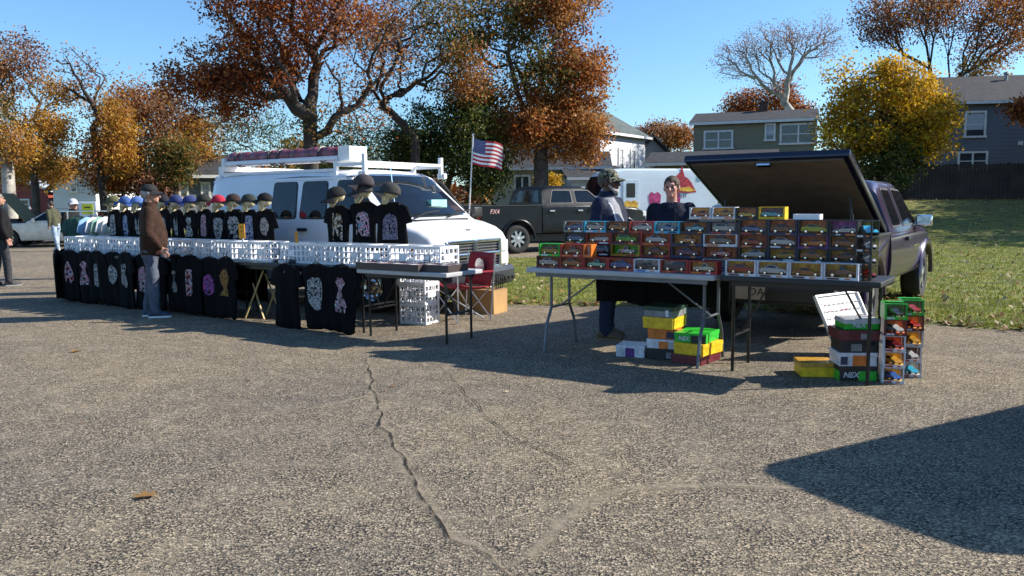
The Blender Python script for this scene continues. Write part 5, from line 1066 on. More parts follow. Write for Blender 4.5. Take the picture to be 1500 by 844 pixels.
def cap_mesh(m, under):
    mb = MB(); mb.smooth = True; rs = []
    for i in range(8):
        a = (math.pi/2)*i/7; rs.append([Vector((0.088*math.cos(a)**0.8*math.cos(t), 0.102*math.cos(a)**0.8*math.sin(t), 0.105*math.sin(a)**0.9)) for t in [2*math.pi*k/20 for k in range(20)]])
    rs[-1] = [Vector((0.004*math.cos(2*math.pi*k/20), 0.004*math.sin(2*math.pi*k/20), 0.105)) for k in range(20)]
    mb.rings(rs); return mb.mesh('cap', m)
def brim_mesh(m):
    mb = MB(); mb.smooth = True; up = []; n = 12
    def p(u, v, dz):
        a = R(-160+140*u); r0, r1 = 0.097, 0.175*(1-0.16*(2*u-1)**2)
        r = lerp(r0, r1, v); return Vector((0.90*r*math.cos(a), r*math.sin(a), 0.012 - 0.045*(2*u-1)**2*v - 0.02*v + dz))
    mb.grid(lambda u, v: p(u, v, 0.0), n, 3); mb.grid(lambda u, v: p(1-u, v, -0.006), n, 3); return mb.mesh('brim', m)
def cap(where, yaw, col, label, group, patch=None, tilt=0.0, sc=1.0):
    m = mat('cap_%.2f_%.2f_%.2f' % col, col, 0.85, var=0.25, scale=25, bump=0.3, bscale=90, spec=0.2); me = cap_mesh(m, m); o = link('baseball_cap', me, None, where, -RA+yaw); o.scale = (sc, sc, sc); o.rotation_euler = (R(tilt), 0, -RA+yaw)
    tag(o, label, 'cap', group); link('brim', brim_mesh(m), o); b = MB(); b.ball((0, 0, 0.106), (0.009, 0.009, 0.005), 8, 4); b.build('button', m, o)
    if patch:
        q = MB(); q.smooth = True; q.grid(lambda u, v: Vector((0.062*(u-0.5), -0.1045+0.014*v-0.0+0.012*(2*u-1)**2*0.35, 0.03+0.042*v)), 4, 3); q.build('front_patch', mat('patch_%.2f' % patch[0], patch, 0.6), o)
    return o
upper = [((0.10, 0.105, 0.05), 'skull', 'tall', 'olive green', 'pale grey'), ((0.05, 0.10, 0.28), 'blue', 'tall', 'bright blue', 'blue and white column'), ((0.10, 0.18, 0.42), 'white', 'wings', 'light blue', 'white wing'), ((0.05, 0.09, 0.26), 'skull', 'tall', 'royal blue', 'grey tower'), ((0.02, 0.022, 0.03), 'skull', 'oval', 'black', 'dull grey oval'), ((0.03, 0.045, 0.14), 'white', 'wings', 'navy', 'pale wishbone'), ((0.035, 0.05, 0.16), 'skull', 'bell', 'dark navy', 'small grey bell'), ((0.03, 0.034, 0.03), 'rose', 'tall', 'blackish green', 'pink and white figure'), ((0.42, 0.025, 0.05), 'skull', 'shield', 'bright red', 'cream shield'), ((0.045, 0.03, 0.028), 'skull', 'tree', 'dark brown', 'grey motorbike like'), ((0.035, 0.042, 0.038), 'blue', 'sheet', 'charcoal green', 'blue panel'), ((0.015, 0.015, 0.016), 'white', 'oval', 'black with white badge', 'white round')]
def stand(s, t, z0, top, label, group):
    o = rowthing('display_stand', s, t, z0, label, 'stand', group)
    m = MB(); m.tube([(0, 0.0, 0), (0, 0.0, top-z0-0.03)], 0.012, 8); m.build('pole', STEELB(), o); m = MB(); m.lathe([(0.09, 0), (0.09, 0.012), (0.02, 0.02)], 14); m.build('foot', STEELB(), o)
    m = MB(); m.bbox((0, 0.0, top-z0-0.035), (0.26, 0.02, 0.02), 0.005); m.build('shoulder_bar', STEELB(), o); return o
for i, (cc, pr, ol, cn, pn) in enumerate(upper):
    s = -12.22+i*0.322; t = 7.13; zt = 1.385+random.uniform(-0.012, 0.012)
    stand(s, t, 0.741, zt, 'thin stand inside the shirt under the %s cap' % cn, 'stands behind the long crate row')
    shirt(RF(s, t, zt), random.uniform(-0.08, 0.08), SHU, i, 'upright black shirt with %s print below the %s cap' % (pn, cn), 'upright shirts behind the long crate row', pr, ol, -0.24, 1.08, False)
    yw = R(-58)+random.uniform(-0.35, 0.3)
    sk = link('skull', SKM, None, RF(s, t-0.02, zt+0.005), -RA+yw); tag(sk, 'cream plastic skull wearing the %s cap' % cn, 'skull', 'skulls behind the long crate row')
    cap(RF(s, t-0.01, zt+0.102), yw-0.1, cc, '%s baseball cap on a skull above the long crate row' % cn, 'caps on skulls', (0.6, 0.6, 0.58) if i in (1, 11) else None, random.uniform(-14, 6))
for i, (s, zt, cc, pr, ol, cn, pn) in enumerate([(-7.42, 1.43, (0.02, 0.02, 0.022), 'yellow', 'sheet', 'black', 'yellow poster'), (-6.98, 1.475, (0.055, 0.048, 0.05), 'teal', 'arch', 'dark grey', 'teal and pink car'), (-6.54, 1.46, (0.05, 0.05, 0.046), 'slate', 'arch', 'washed charcoal', 'violet arch')]):
    t = 7.2; stand(s, t, 0.741, zt, 'thin stand inside the %s print shirt' % pn, 'stands behind the middle crates')
    shirt(RF(s, t, zt), R([-4, 6, 10][i]), SHM, i, 'upright black shirt with %s print before the van door' % pn, 'three upright shirts before the van door', pr, ol, -0.30, 1.25, False, 0.92)
    yw = R([-40, -48, -62][i]); sk = link('skull', SKM, None, RF(s, t-0.03, zt+0.01), -RA+yw); sk.scale = (1.15,)*3; tag(sk, 'cream skull in the %s cap above the %s shirt' % (cn, pn), 'skull', 'skulls before the van door')
    cap(RF(s, t-0.02, zt+0.095), yw, cc, '%s cap on the skull above the %s shirt' % (cn, pn), 'caps before the van door', None, [14, 4, -12][i], 1.22)
cap(RF(-6.95, 7.17, 1.475+0.185), R(-55), (0.06, 0.05, 0.055), 'second dark cap stacked on top of the middle skull cap', 'caps before the van door', (0.5, 0.35, 0.33), -6, 1.25)

# signs
def sign(name, s, t, z, w, h, label, m, stick=0.2):
    o = rowthing(name, s, t, z, label, 'sign'); a = MB(); a.box((0, 0, h/2+stick), (w, 0.006, h)); c = a.build('card', m, o); st = MB(); st.box((0, 0.008, stick*0.5+0.04), (0.03, 0.006, stick+0.08)); st.build('stick', WHITEP(), o)
    for k, (zz, ww) in enumerate(((0.78, 0.4), (0.5, 0.3))):
        b = MB(); b.box((0, -0.004, stick+h*zz), (w*ww, 0.002, h*0.07)); b.build('ink_mark', mat('ink_brown', (0.25, 0.10, 0.02), 0.8), c)
    return o
ORG = mat('orange_card', (0.85, 0.36, 0.01), 0.6, var=0.05)
sign('price_sign', -8.56, 6.645, 0.82, 0.115, 0.185, 'orange price card on a white stick clipped to the long crate row', ORG)
sign('price_sign', -7.60, 6.68, 0.84, 0.05, 0.14, 'small amber price tag clipped beside the yellow poster shirt', mat('amber_card', (0.75, 0.30, 0.02), 0.6), 0.14)

# folded wooden stand under the gap table
o = rowthing('folding_stand', -8.42, 6.72, 0, 'pale wooden folding stand crossed like an x beneath the black table', 'stand')
WD = mat('pale_wood', (0.55, 0.44, 0.20), 0.6, var=0.2)
for k, (a, b) in enumerate([((-0.18, -0.05, 0.01), (0.12, 0.02, 0.62)), ((0.16, -0.03, 0.01), (-0.12, 0.04, 0.45)), ((-0.14, 0.25, 0.01), (0.14, 0.27, 0.55)), ((0.16, 0.24, 0.01), (-0.14, 0.26, 0.55))]):
    m = MB(); m.tube([a, b], 0.012, 4); m.build('leg', WD, o)
# trays with small goods
def tray(s, t, yaw, label, w=0.52, d=0.34):
    o = rowthing('display_tray', s, t, 0.741, label, 'tray', 'display trays on the grey topped table', yaw); fr = mat('tray_brown', (0.045, 0.032, 0.030), 0.5, var=0.2)
    m = MB(); m.box((0, 0, 0.006), (w-0.03, d-0.03, 0.012)); m.build('tray_base', fr, o)
    for (c, sz) in (((0, -d/2, 0.036), (w, 0.014, 0.072)), ((0, d/2, 0.036), (w, 0.014, 0.072)), ((-w/2+0.007, 0, 0.036), (0.014, d-0.014, 0.072)), ((w/2-0.007, 0, 0.036), (0.014, d-0.014, 0.072))):
        m = MB(); m.box(c, sz); m.build('tray_side', fr, o)
    for k in range(10):
        m = MB(); x = -w/2+0.06+(w-0.12)*((k % 5)/4); y = -d/4 if k < 5 else d/4; m.box((x, y, 0.045), (0.07, 0.1, 0.05), random.uniform(-0.2, 0.2)); m.build('goods', mat('goods_%d' % (k % 3), [(0.55, 0.5, 0.5), (0.30, 0.18, 0.2), (0.1, 0.1, 0.12)][k % 3], 0.5), o)
for i, (s, t, yw) in enumerate([(-6.12, 6.56, 0.02), (-5.66, 6.55, -0.03), (-5.30, 6.62, 0.05)]): tray(s, t, yw, ['dark display tray of small goods next to the hanging shirts', 'dark display tray in the middle of the grey topped table', 'dark display tray at the chair end of the grey topped table'][i], 0.44 if i < 2 else 0.34)
# bits on the gap table
for i in range(7):
    m = MB(); m.bbox((0, 0, 0.02), (random.uniform(0.06, 0.13), random.uniform(0.05, 0.1), 0.04), 0.01); o = m.build('small_packet', mat('packet_%d' % (i % 3), [(0.6, 0.6, 0.58), (0.04, 0.04, 0.05), (0.35, 0.35, 0.38)][i % 3], 0.6), loc=RF(-7.98+0.075*i*(1 if i < 5 else 0.6), 6.58+0.09*(i % 3), 0.741), rz=i*1.3)
    tag(o, '%s packet on the bare end of the black table, %s from the price sign' % (['white', 'black', 'grey'][i % 3], ORD[i]), 'packet', 'packets on the black table by the gap')
# red camp chair, carton and black basket
CH = empty('camp_chair', (-0.62, 10.0, 0), R(-52), 'red folding camp chair beside the nose of the white van', 'chair')
RD = mat('chair_red', (0.26, 0.012, 0.025), 0.8, var=0.2, scale=14, bump=0.3, bscale=40); ST = mat('chair_steel', (0.50, 0.50, 0.52), 0.35, 0.8)
m = MB(); m.smooth = True; m.grid(lambda u, v: Vector((0.27*(2*u-1), -0.22+0.44*v, 0.43-0.05*(1-(2*u-1)**2)+0.05*(1-v)**3)), 10, 6); a = m.build('seat', RD, CH); a.modifiers.new('s', 'SOLIDIFY').thickness = 0.01
m = MB(); m.smooth = True; m.grid(lambda u, v: Vector((0.27*(2*u-1), 0.24+0.10*v+0.04*(1-(2*u-1)**2), 0.42+0.40*v)), 10, 6); bk = m.build('backrest', RD, CH); bk.modifiers.new('s', 'SOLIDIFY').thickness = 0.01
m = MB(); m.lathe([(0.095, 0.0), (0.09, 0.012), (0.02, 0.02)], 14, (0, 0, 0), 'Y'); q = m.build('back_emblem', mat('silver_print', (0.55, 0.56, 0.6), 0.2, 0.7, var=0.6, scale=40), bk, (0.02, 0.262, 0.66))
for sx in (-1, 1):
    for (p, q) in (((sx*0.28, -0.24, 0.42), (sx*0.10*-1, 0.26, 0.01)), ((sx*0.28, 0.31, 0.82), (sx*0.27, 0.24, 0.01)), ((sx*0.28, -0.24, 0.60), (sx*0.28, -0.25, 0.01)), ((sx*0.27, -0.25, 0.02), (-sx*0.27, -0.25, 0.42)), ((sx*0.27, 0.25, 0.02), (-sx*0.27, 0.25, 0.42))):
        m = MB(); m.tube([p, q], 0.009, 6); m.build('leg', ST, CH)
    m = MB(); m.bbox((sx*0.30, 0.0, 0.61), (0.06, 0.5, 0.02), 0.008); m.build('armrest', RD, CH)
m = MB(); cbm = mat('cardboard', (0.42, 0.25, 0.10), 0.85, var=0.12, scale=5)
o = empty('cardboard_box', (-0.42, 10.78, 0), R(-30), 'low tan cardboard box on the asphalt by the red camp chair', 'box')
for (c, sz) in (((0, -0.17, 0.15), (0.62, 0.008, 0.30)), ((0, 0.17, 0.15), (0.62, 0.008, 0.30)), ((-0.306, 0, 0.15), (0.008, 0.332, 0.30)), ((0.306, 0, 0.15), (0.008, 0.332, 0.30)), ((0, 0, 0.006), (0.60, 0.33, 0.01))):
    m = MB(); m.box(c, sz); m.build('panel', cbm, o)
for (c, sz, rx) in (((0, -0.085, 0.305), (0.62, 0.17, 0.006), 0), ((0, 0.086, 0.306), (0.62, 0.17, 0.006), 0)):
    m = MB(); m.box(c, sz); m.build('flap', cbm, o)
o = empty('wire_basket', (-0.29, 10.74, 0.309), R(-25), 'small black wire basket on the cardboard box', 'basket')
for z in (0.01, 0.09, 0.18):
    m = MB(); m.tube([(-0.14, -0.1, z), (0.14, -0.1, z), (0.14, 0.1, z), (-0.14, 0.1, z), (-0.14, -0.1, z)], 0.006, 5); m.build('ring', STEELB(), o)
for k in range(12):
    u = k/12*4; sd = int(u); f_ = u-sd; P4 = [(-0.14, -0.1), (0.14, -0.1), (0.14, 0.1), (-0.14, 0.1)]; p, q = P4[sd], P4[(sd+1) % 4]; x, y = lerp(p[0], q[0], f_), lerp(p[1], q[1], f_)
    m = MB(); m.tube([(x, y, 0.01), (x, y, 0.18)], 0.005, 5); m.build('bar', STEELB(), o)
# garment rack
GRK = empty('garment_rack', (-6.72, 13.7, 0), R(8), 'chrome garment rack of pale shirts at the far end of the shirt stall', 'clothes rack')
for sx in (-0.62, 0.62):
    m = MB(); m.tube([(sx, 0, 0.02), (sx, 0, 1.36)], 0.016, 8); m.build('upright', CHROME(), GRK); m = MB(); m.tube([(sx, -0.25, 0.03), (sx, 0.25, 0.03)], 0.016, 8); m.build('foot', CHROME(), GRK)
m = MB(); m.tube([(-0.72, 0, 1.36), (0.85, 0, 1.36)], 0.014, 8); m.build('rail', CHROME(), GRK)
cols = [(0.02, 0.07, 0.055), (0.20, 0.36, 0.55), (0.62, 0.64, 0.66), (0.20, 0.34, 0.26), (0.66, 0.68, 0.70), (0.62, 0.64, 0.60), (0.30, 0.42, 0.36), (0.70, 0.70, 0.70), (0.70, 0.71, 0.72), (0.04, 0.05, 0.06), (0.68, 0.69, 0.70), (0.02, 0.02, 0.025)]
names = ['deep green', 'sky blue', 'pale grey', 'sage green', 'white', 'cream', 'mint grey', 'plain white', 'bright white', 'charcoal', 'off white', 'black']
for i, c in enumerate(cols):
    x = -0.36+0.095*i if i else -0.44; ph, me = SHM[i % 4]; me2 = me.copy(); me2.materials.clear(); me2.materials.append(mat('rack_cloth_%d' % i, c, 0.85, var=0.15, scale=10, bump=0.3, bscale=30))
    w_ = GRK.matrix_basis @ Vector((x, -0.03 if i == 0 else 0, 1.27))
    o = link('t_shirt', me2, None, w_, R(8)+(R(4) if i == 0 else R(62)+random.uniform(-0.1, 0.1))); o.scale = (1.0, 0.8, 1.0); tag(o, '%s shirt hanging on the chrome garment rack' % names[i], 't-shirt', 'shirts on the garment rack'); link('hanger', HANGM, o)
    if i == 0:
        m = MB()
        for k in range(13):
            u = k/12-0.5; X, Z = 0.26*u, -0.30+0.19*u; m.box((X, shirt_front(X, Z, ph)-0.008, Z), (0.014, 0.002, 0.018+0.01*(k % 3)), rot=Euler((0, -R(36), 0)))
        q = m.build('shirt_print', mat('white_ink', (0.45, 0.5, 0.48), 0.7), o); q['kind'] = 'stuff'
# notice box with yellow paper behind the rack
o = empty('notice_board', (-7.55, 14.7, 0), R(5), 'white plastic notice board with a yellow sheet behind the garment rack', 'sign'); m = MB(); m.bbox((0, 0, 0.77), (0.30, 0.05, 1.50), 0.02); m.build('board', WHITEP(), o)
m = MB(); m.box((0.0, -0.028, 1.39), (0.19, 0.004, 0.18)); y = m.build('yellow_sheet', mat('yellow_paper', (0.78, 0.74, 0.02), 0.6), o); m = MB(); m.box((0, -0.032, 1.42), (0.1, 0.002, 0.02)); m.build('ink_mark', BLACKPL(), y)

# ---- boxed model cars
def mini(kind):
    """small model car, x along its length, 1 unit long"""
    if kind == 'coupe': low, top, wz = [(-0.5, 0.10), (-0.5, 0.22), (-0.46, 0.27), (0.30, 0.26), (0.46, 0.21), (0.5, 0.15), (0.5, 0.10)], [(-0.36, 0.265), (-0.20, 0.37), (0.02, 0.375), (0.22, 0.265)], 0.085
    elif kind == 'truck': low, top, wz = [(-0.5, 0.12), (-0.5, 0.27), (-0.08, 0.28), (0.24, 0.29), (0.42, 0.27), (0.5, 0.2), (0.5, 0.12)], [(-0.10, 0.28), (-0.08, 0.42), (0.0, 0.45), (0.11, 0.44), (0.2, 0.285)], 0.10
    elif kind == 'sports': low, top, wz = [(-0.5, 0.09), (-0.49, 0.22), (-0.40, 0.245), (0.1, 0.215), (0.38, 0.18), (0.5, 0.12), (0.5, 0.09)], [(-0.33, 0.235), (-0.16, 0.315), (0.0, 0.31), (0.2, 0.205)], 0.085
    else: low, top, wz = [(-0.5, 0.10), (-0.5, 0.24), (-0.46, 0.27), (-0.2, 0.275), (0.46, 0.26), (0.5, 0.2), (0.5, 0.10)], [(-0.44, 0.27), (-0.38, 0.385), (0.05, 0.39), (0.2, 0.27)], 0.09
    mb = MB(); w_ = 0.195
    def tap(poly, a, b):
        n = len(poly); vs = [(x, -a if z < 0.28 else -b, z) for x, z in poly]+[(x, a if z < 0.28 else b, z) for x, z in poly]
        mb.add(vs, [tuple(range(n-1, -1, -1)), tuple(range(n, 2*n))]+[(i, (i+1) % n, n+(i+1) % n, n+i) for i in range(n)])
    tap(low, w_, w_*0.96); tap(top, w_*0.93, w_*0.74)
    mb.cur = 1; xs = [p[0] for p in top]; zt = max(p[1] for p in top); zb = top[0][1]; c = sum(xs)/len(xs)
    for s in (-1, 1):
        pts = [(c+(x-c)*0.78, lerp(zb, z, 0.82)+0.012) for x, z in top]; vs = [(x, s*(w_*0.93-(w_*0.19)*max(0, (z-zb)/(zt-zb))+0.004), z) for x, z in pts]; mb.add(vs, [tuple(range(len(vs)))])
    mb.cur = 2
    for x in (-0.30, 0.31):
        for s in (-1, 1): mb.lathe([(wz, -0.03), (wz, 0.03)], 10, (x, s*w_*0.92, wz), 'Y')
    mb.cur = 3
    for x in (-0.30, 0.31):
        for s in (-1, 1): mb.lathe([(wz*0.6, s*0.033), (wz*0.2, s*0.036)], 8, (x, s*w_*0.92, wz), 'Y')
    me = mb.mesh('model_car', [mat('mini_paint', (0.5, 0.5, 0.5), 0.25), DARKGLASS(), RUBBER(), CHROME()])
    bm = bmesh.new(); bm.from_mesh(me); bmesh.ops.recalc_face_normals(bm, faces=bm.faces[:]); bm.to_mesh(me); bm.free(); return me
MINI = {k: mini(k) for k in ('coupe', 'truck', 'sports', 'wagon')}
FILM = pane_mat('clear_film', (0.985, 0.985, 0.985), -0.03, 0.08)
PAL = {'red': (0.36, 0.02, 0.015), 'orange': (0.62, 0.16, 0.02), 'black': (0.012, 0.012, 0.016), 'navy': (0.018, 0.022, 0.07), 'white': (0.62, 0.62, 0.66), 'blue': (0.03, 0.12, 0.42), 'cyan': (0.04, 0.42, 0.62), 'green': (0.02, 0.42, 0.03), 'yellow': (0.75, 0.46, 0.01), 'grey': (0.2, 0.2, 0.21), 'silver': (0.5, 0.5, 0.52), 'cream': (0.62, 0.58, 0.46), 'teal': (0.12, 0.52, 0.42), 'maroon': (0.12, 0.012, 0.02), 'brown': (0.27, 0.06, 0.018), 'purple': (0.10, 0.02, 0.16), 'lime': (0.42, 0.46, 0.02), 'pink': (0.6, 0.15, 0.2), 'copper': (0.40, 0.13, 0.03), 'darkgreen': (0.015, 0.05, 0.03), 'gold': (0.5, 0.26, 0.03)}
def pm(c, kind='card'):
    if kind == 'card': return mat('card_'+c, PAL[c], 0.42, var=0.25, scale=22)
    if kind == 'back': return mat('back_'+c, (min(0.9, PAL[c][0]*2.0+0.06), min(0.85, PAL[c][1]*1.6+0.02), min(0.85, PAL[c][2]*1.5+0.01)), 0.6, var=0.5, scale=16, col2=(min(0.95, PAL[c][0]*3.2+0.10), min(0.9, PAL[c][1]*2.6+0.03), min(0.85, PAL[c][2]*2.0+0.02)))
    return mat('paint_'+c, PAL[c], 0.2, var=0.08, coat=0.6)
def toy_box(parent_loc, rz, w, d, h, frame, back, car, kind, label, group, strip=None, flip=False, side_open=False, tier=1):
    o = empty('boxed_model_car', parent_loc, rz, label, 'toy box', group); t = 0.006; lip = 0.022; P_ = pm(frame)
    m = MB(); m.box((0, d/2-t/2, h/2), (w, t, h)); m.box((0, 0, t/2), (w, d-2*t, t)); m.box((0, -d/2+t/2, lip/2), (w, t, lip)); m.box((0, -d/2+0.012, h-t/2), (w, 0.024, t)); m.box((0, d/2-0.03, h-t/2), (w, 0.045, t))
    for s in (-1, 1):
        if not (side_open and s == 1): m.box((s*(w/2-t/2), 0, h/2), (t-0.0004, d-0.001, h-0.0006))
        m.box((s*(w/2-0.010), -d/2+t/2-0.0006, h/2), (0.012, t, h-0.001))
    m.build('carton', P_, o)
    m = MB(); yb = d/2-t-0.002 if side_open else d*0.22; m.box((0, yb, h/2), (w-2*t, 0.003, h-2*t)); m.box((0, -0.004, t+0.004), (w-2*t, d-0.03, 0.006)); m.build('backdrop', pm(back, 'back'), o)
    deep = side_open and d > w; cl = min((d if deep else w)-0.035, (h-0.03)/(0.46 if kind == 'truck' else 0.385), 0.24); c = link('model_car', MINI[kind], o, (0.0, 0.0 if side_open else -0.014, t+0.008)); c.scale = (cl*(-1 if flip else 1), cl*min(1.0, ((w if deep else d*0.72)-0.03)/(cl*0.40)), cl); c.rotation_euler = (0, 0, R(-62) if deep else 0); c.material_slots[0].link = 'OBJECT'; c.material_slots[0].material = pm(car, 'paint')
    m = MB(); m.box((0, -d/2+0.0002, (h+lip)/2), (w-0.024, 0.0016, h-lip-0.004)); f_ = m.build('window', FILM, o)
    if side_open: m = MB(); m.box((w/2-0.001, 0, h/2), (0.0016, d-0.02, h-0.01)); m.build('window', FILM, o)
    if strip:
        m = MB(); m.box((-w*0.22 if not flip else w*0.22, -d/2-0.0012, lip*0.5), (w*0.34, 0.0016, lip*0.62)); m.build('title_strip', pm(strip), o); m = MB(); m.box((w*0.2 if not flip else -w*0.2, -d/2-0.0012, lip*0.5), (w*0.16, 0.0016, lip*0.5)); m.build('title_strip', pm('orange' if strip != 'orange' else 'white'), o)
    return o
ROWN = {0: 'on the table', 1: 'one box up', 2: 'two boxes up', 3: 'three boxes up', 4: 'on the very top'}
def toy_row(s0, t, z, spec, tab, row, d=0.11, dw=0.0):
    """spec: (width, height, frame, backdrop, car, kind, strip)"""
    s = s0
    for i, (w_, h_, fr, bk, cr, kd, st) in enumerate(spec):
        if fr:
            lab = '%s box, %s %s, %s on the %s, %s from flag side' % (fr, cr, kd, row, tab, ORD[i])
            toy_box(RF(s+w_/2, t+random.uniform(-0.004, 0.004), z), -RA+random.uniform(-0.02, 0.02), w_-0.004, d, h_, fr, bk, cr, kd, lab, 'boxed model cars on the toy tables', st, random.random() < 0.35)
        s += w_
Z0 = 0.8155
A = 'grey table'; B = 'black table'
h = 0.112
toy_row(-4.20, 6.70, Z0, [(0.256, h, 'maroon', 'brown', 'silver', 'coupe', 'red'), (0.256, h, 'red', 'brown', 'copper', 'coupe', 'black'), (0.256, h, 'red', 'maroon', 'teal', 'truck', 'black'), (0.256, h, 'red', 'brown', 'blue', 'coupe', 'black'), (0.258, h, 'white', 'grey', 'navy', 'sports', 'blue'), (0.258, h, 'red', 'grey', 'navy', 'wagon', 'black'), (0.258, h, 'red', 'copper', 'cream', 'truck', 'orange')], A, 'front row')
toy_row(-4.17, 6.70, Z0+h+0.001, [(0.235, 0.118, 'green', 'darkgreen', 'gold', 'coupe', 'white'), (0.245, 0.118, 'red', 'brown', 'maroon', 'truck', 'orange'), (0.09, 0.118, 'orange', 'white', 'white', 'sports', None)], A, 'upper front row')
hb = 0.109
bb = [(0.21, 'black', 'navy', 'white', 'coupe'), (0.245, 'maroon', 'brown', 'white', 'truck'), (0.27, 'maroon', 'brown', 'grey', 'wagon'), (0.27, 'red', 'maroon', 'black', 'sports'), (0.27, 'navy', 'brown', 'green', 'wagon'), (0.28, 'white', 'brown', 'silver', 'wagon')]
def mk(lst, hh, kx=1.0): return [(w_*kx, hh, f, b, c, k, random.choice(['white', 'red', 'orange', 'navy', 'black'])) for (w_, f, b, c, k) in lst]
toy_row(-4.08, 7.03, Z0, mk(bb, hb, 1.123), A, 'wall bottom tier')
toy_row(-4.08, 7.03, Z0+hb+0.0008, mk([(0.21, 'black', 'navy', 'silver', 'sports'), (0.245, 'black', 'brown', 'white', 'wagon'), (0.27, 'gold', 'green', 'white', 'truck'), (0.27, 'red', 'orange', 'maroon', 'coupe'), (0.27, 'navy', 'brown', 'purple', 'coupe'), (0.28, 'maroon', 'brown', 'pink', 'truck')], hb, 1.123), A, 'wall second tier')
toy_row(-4.08, 7.03, Z0+2*(hb+0.0008), mk([(0.21, 'black', 'navy', 'blue', 'coupe'), (0.245, 'red', 'brown', 'white', 'sports'), (0.27, 'maroon', 'brown', 'green', 'wagon'), (0.27, 'red', 'brown', 'white', 'coupe'), (0.27, 'navy', 'copper', 'orange', 'truck'), (0.28, 'white', 'brown', 'grey', 'coupe')], hb, 1.123), A, 'wall third tier')
toy_row(-4.09, 7.03, Z0+3*(hb+0.0008), mk([(0.20, 'grey', 'brown', 'blue', 'coupe'), (0.215, 'cyan', 'brown', 'silver', 'coupe'), (0.215, 'black', 'brown', 'copper', 'coupe'), (0.225, 'red', 'pink', 'white', 'coupe'), (0.225, 'cyan', 'grey', 'blue', 'truck'), (0.235, 'black', 'brown', 'cyan', 'truck'), (0.235, 'navy', 'grey', 'silver', 'wagon')], 0.106, 1.125), A, 'wall top tier')
hw_ = 0.13
toy_row(-2.335, 6.70, Z0, [(0.262, hw_, 'white', 'orange', 'red', 'coupe', 'maroon'), (0.262, hw_, 'white', 'orange', 'white', 'coupe', 'maroon'), (0.262, hw_, 'white', 'orange', 'copper', 'sports', 'maroon'), (0.262, hw_, 'white', 'orange', 'maroon', 'truck', 'maroon')], B, 'front row')
toy_row(-2.325, 6.99, Z0, mk([(0.265, 'black', 'orange', 'copper', 'coupe'), (0.265, 'black', 'orange', 'grey', 'coupe'), (0.265, 'black', 'orange', 'gold', 'sports'), (0.25, 'black', 'orange', 'red', 'coupe')], hb, 0.937), B, 'wall bottom tier')
toy_row(-2.325, 6.99, Z0+hb+0.0008, mk([(0.265, 'black', 'orange', 'silver', 'coupe'), (0.265, 'navy', 'orange', 'gold', 'sports'), (0.265, 'black', 'orange', 'copper', 'coupe'), (0.25, 'black', 'orange', 'maroon', 'coupe')], hb, 0.937), B, 'wall second tier')
toy_row(-2.325, 6.99, Z0+2*(hb+0.0008), mk([(0.265, 'maroon', 'brown', 'red', 'sports'), (0.265, 'black', 'brown', 'white', 'coupe'), (0.265, 'purple', 'brown', 'orange', 'sports'), (0.25, 'black', 'copper', 'brown', 'coupe')], hb, 0.937), B, 'wall third tier')
toy_row(-2.325, 6.99, Z0+3*(hb+0.0008), mk([(0.265, 'black', 'brown', 'blue', 'sports'), (0.265, 'navy', 'brown', 'maroon', 'coupe'), (0.265, 'black', 'brown', 'lime', 'coupe'), (0.25, 'black', 'purple', 'white', 'sports')], 0.128, 0.937), B, 'wall top tier')
zt = Z0+3*(hb+0.0008)
toy_row(-2.80, 7.06, zt+0.130, [(0.205, 0.105, 'white', 'orange', 'red', 'coupe', 'orange'), (0.215, 0.105, 'white', 'orange', 'copper', 'coupe', 'orange'), (0.20, 0.10, 'black', 'brown', 'yellow', 'sports', 'navy'), (0.225, 0.105, 'yellow', 'navy', 'cyan', 'sports', 'yellow')], 'toy wall', 'loose top row')
# spacer shelf carrying that row over the slightly lower wall
m = MB(); m.box((0, 0, 0.0), (0.92, 0.10, 0.006)); o = m.build('cardboard_shelf', mat('cardboard', (0.42, 0.25, 0.10), 0.85), loc=RF(-2.36, 7.06, zt+0.1265), rz=-RA); tag(o, 'thin cardboard strip under the top row of toy boxes', 'shelf')
# clear sided boxes at the pickup end of the black table
for k in range(5):
    z = Z0 + k*(hb+0.0008) if k < 4 else 0
    if k == 4: break
    toy_box(RF(-1.275, 6.86, z), -RA, 0.125, 0.27, hb if k < 3 else 0.128, 'black', ['copper', 'silver', 'white', 'orange'][k], ['red', 'silver', 'white', 'cyan'][k], 'sports', 'clear sided black box with %s car on the pickup end, %s' % (['red', 'silver', 'white', 'cyan'][k], ['at the bottom', 'second up', 'third up', 'on top'][k]), 'clear ended boxes', 'white', side_open=True)
o = empty('white_tray', RF(-1.78, 7.06, zt+0.1295), -RA, 'shallow white plastic tray lying on the toy boxes beside the yellow box', 'tray'); m = MB()
for (c, sz) in (((0, 0, 0.004), (0.20, 0.10, 0.008)), ((0, -0.054, 0.022), (0.208, 0.008, 0.044)), ((0, 0.054, 0.022), (0.208, 0.008, 0.044)), ((0.104, 0, 0.022), (0.008, 0.1, 0.044)), ((-0.104, 0, 0.022), (0.008, 0.1, 0.044))): m = MB(); m.box(c, sz); m.build('tray_side', WHITEP(), o)

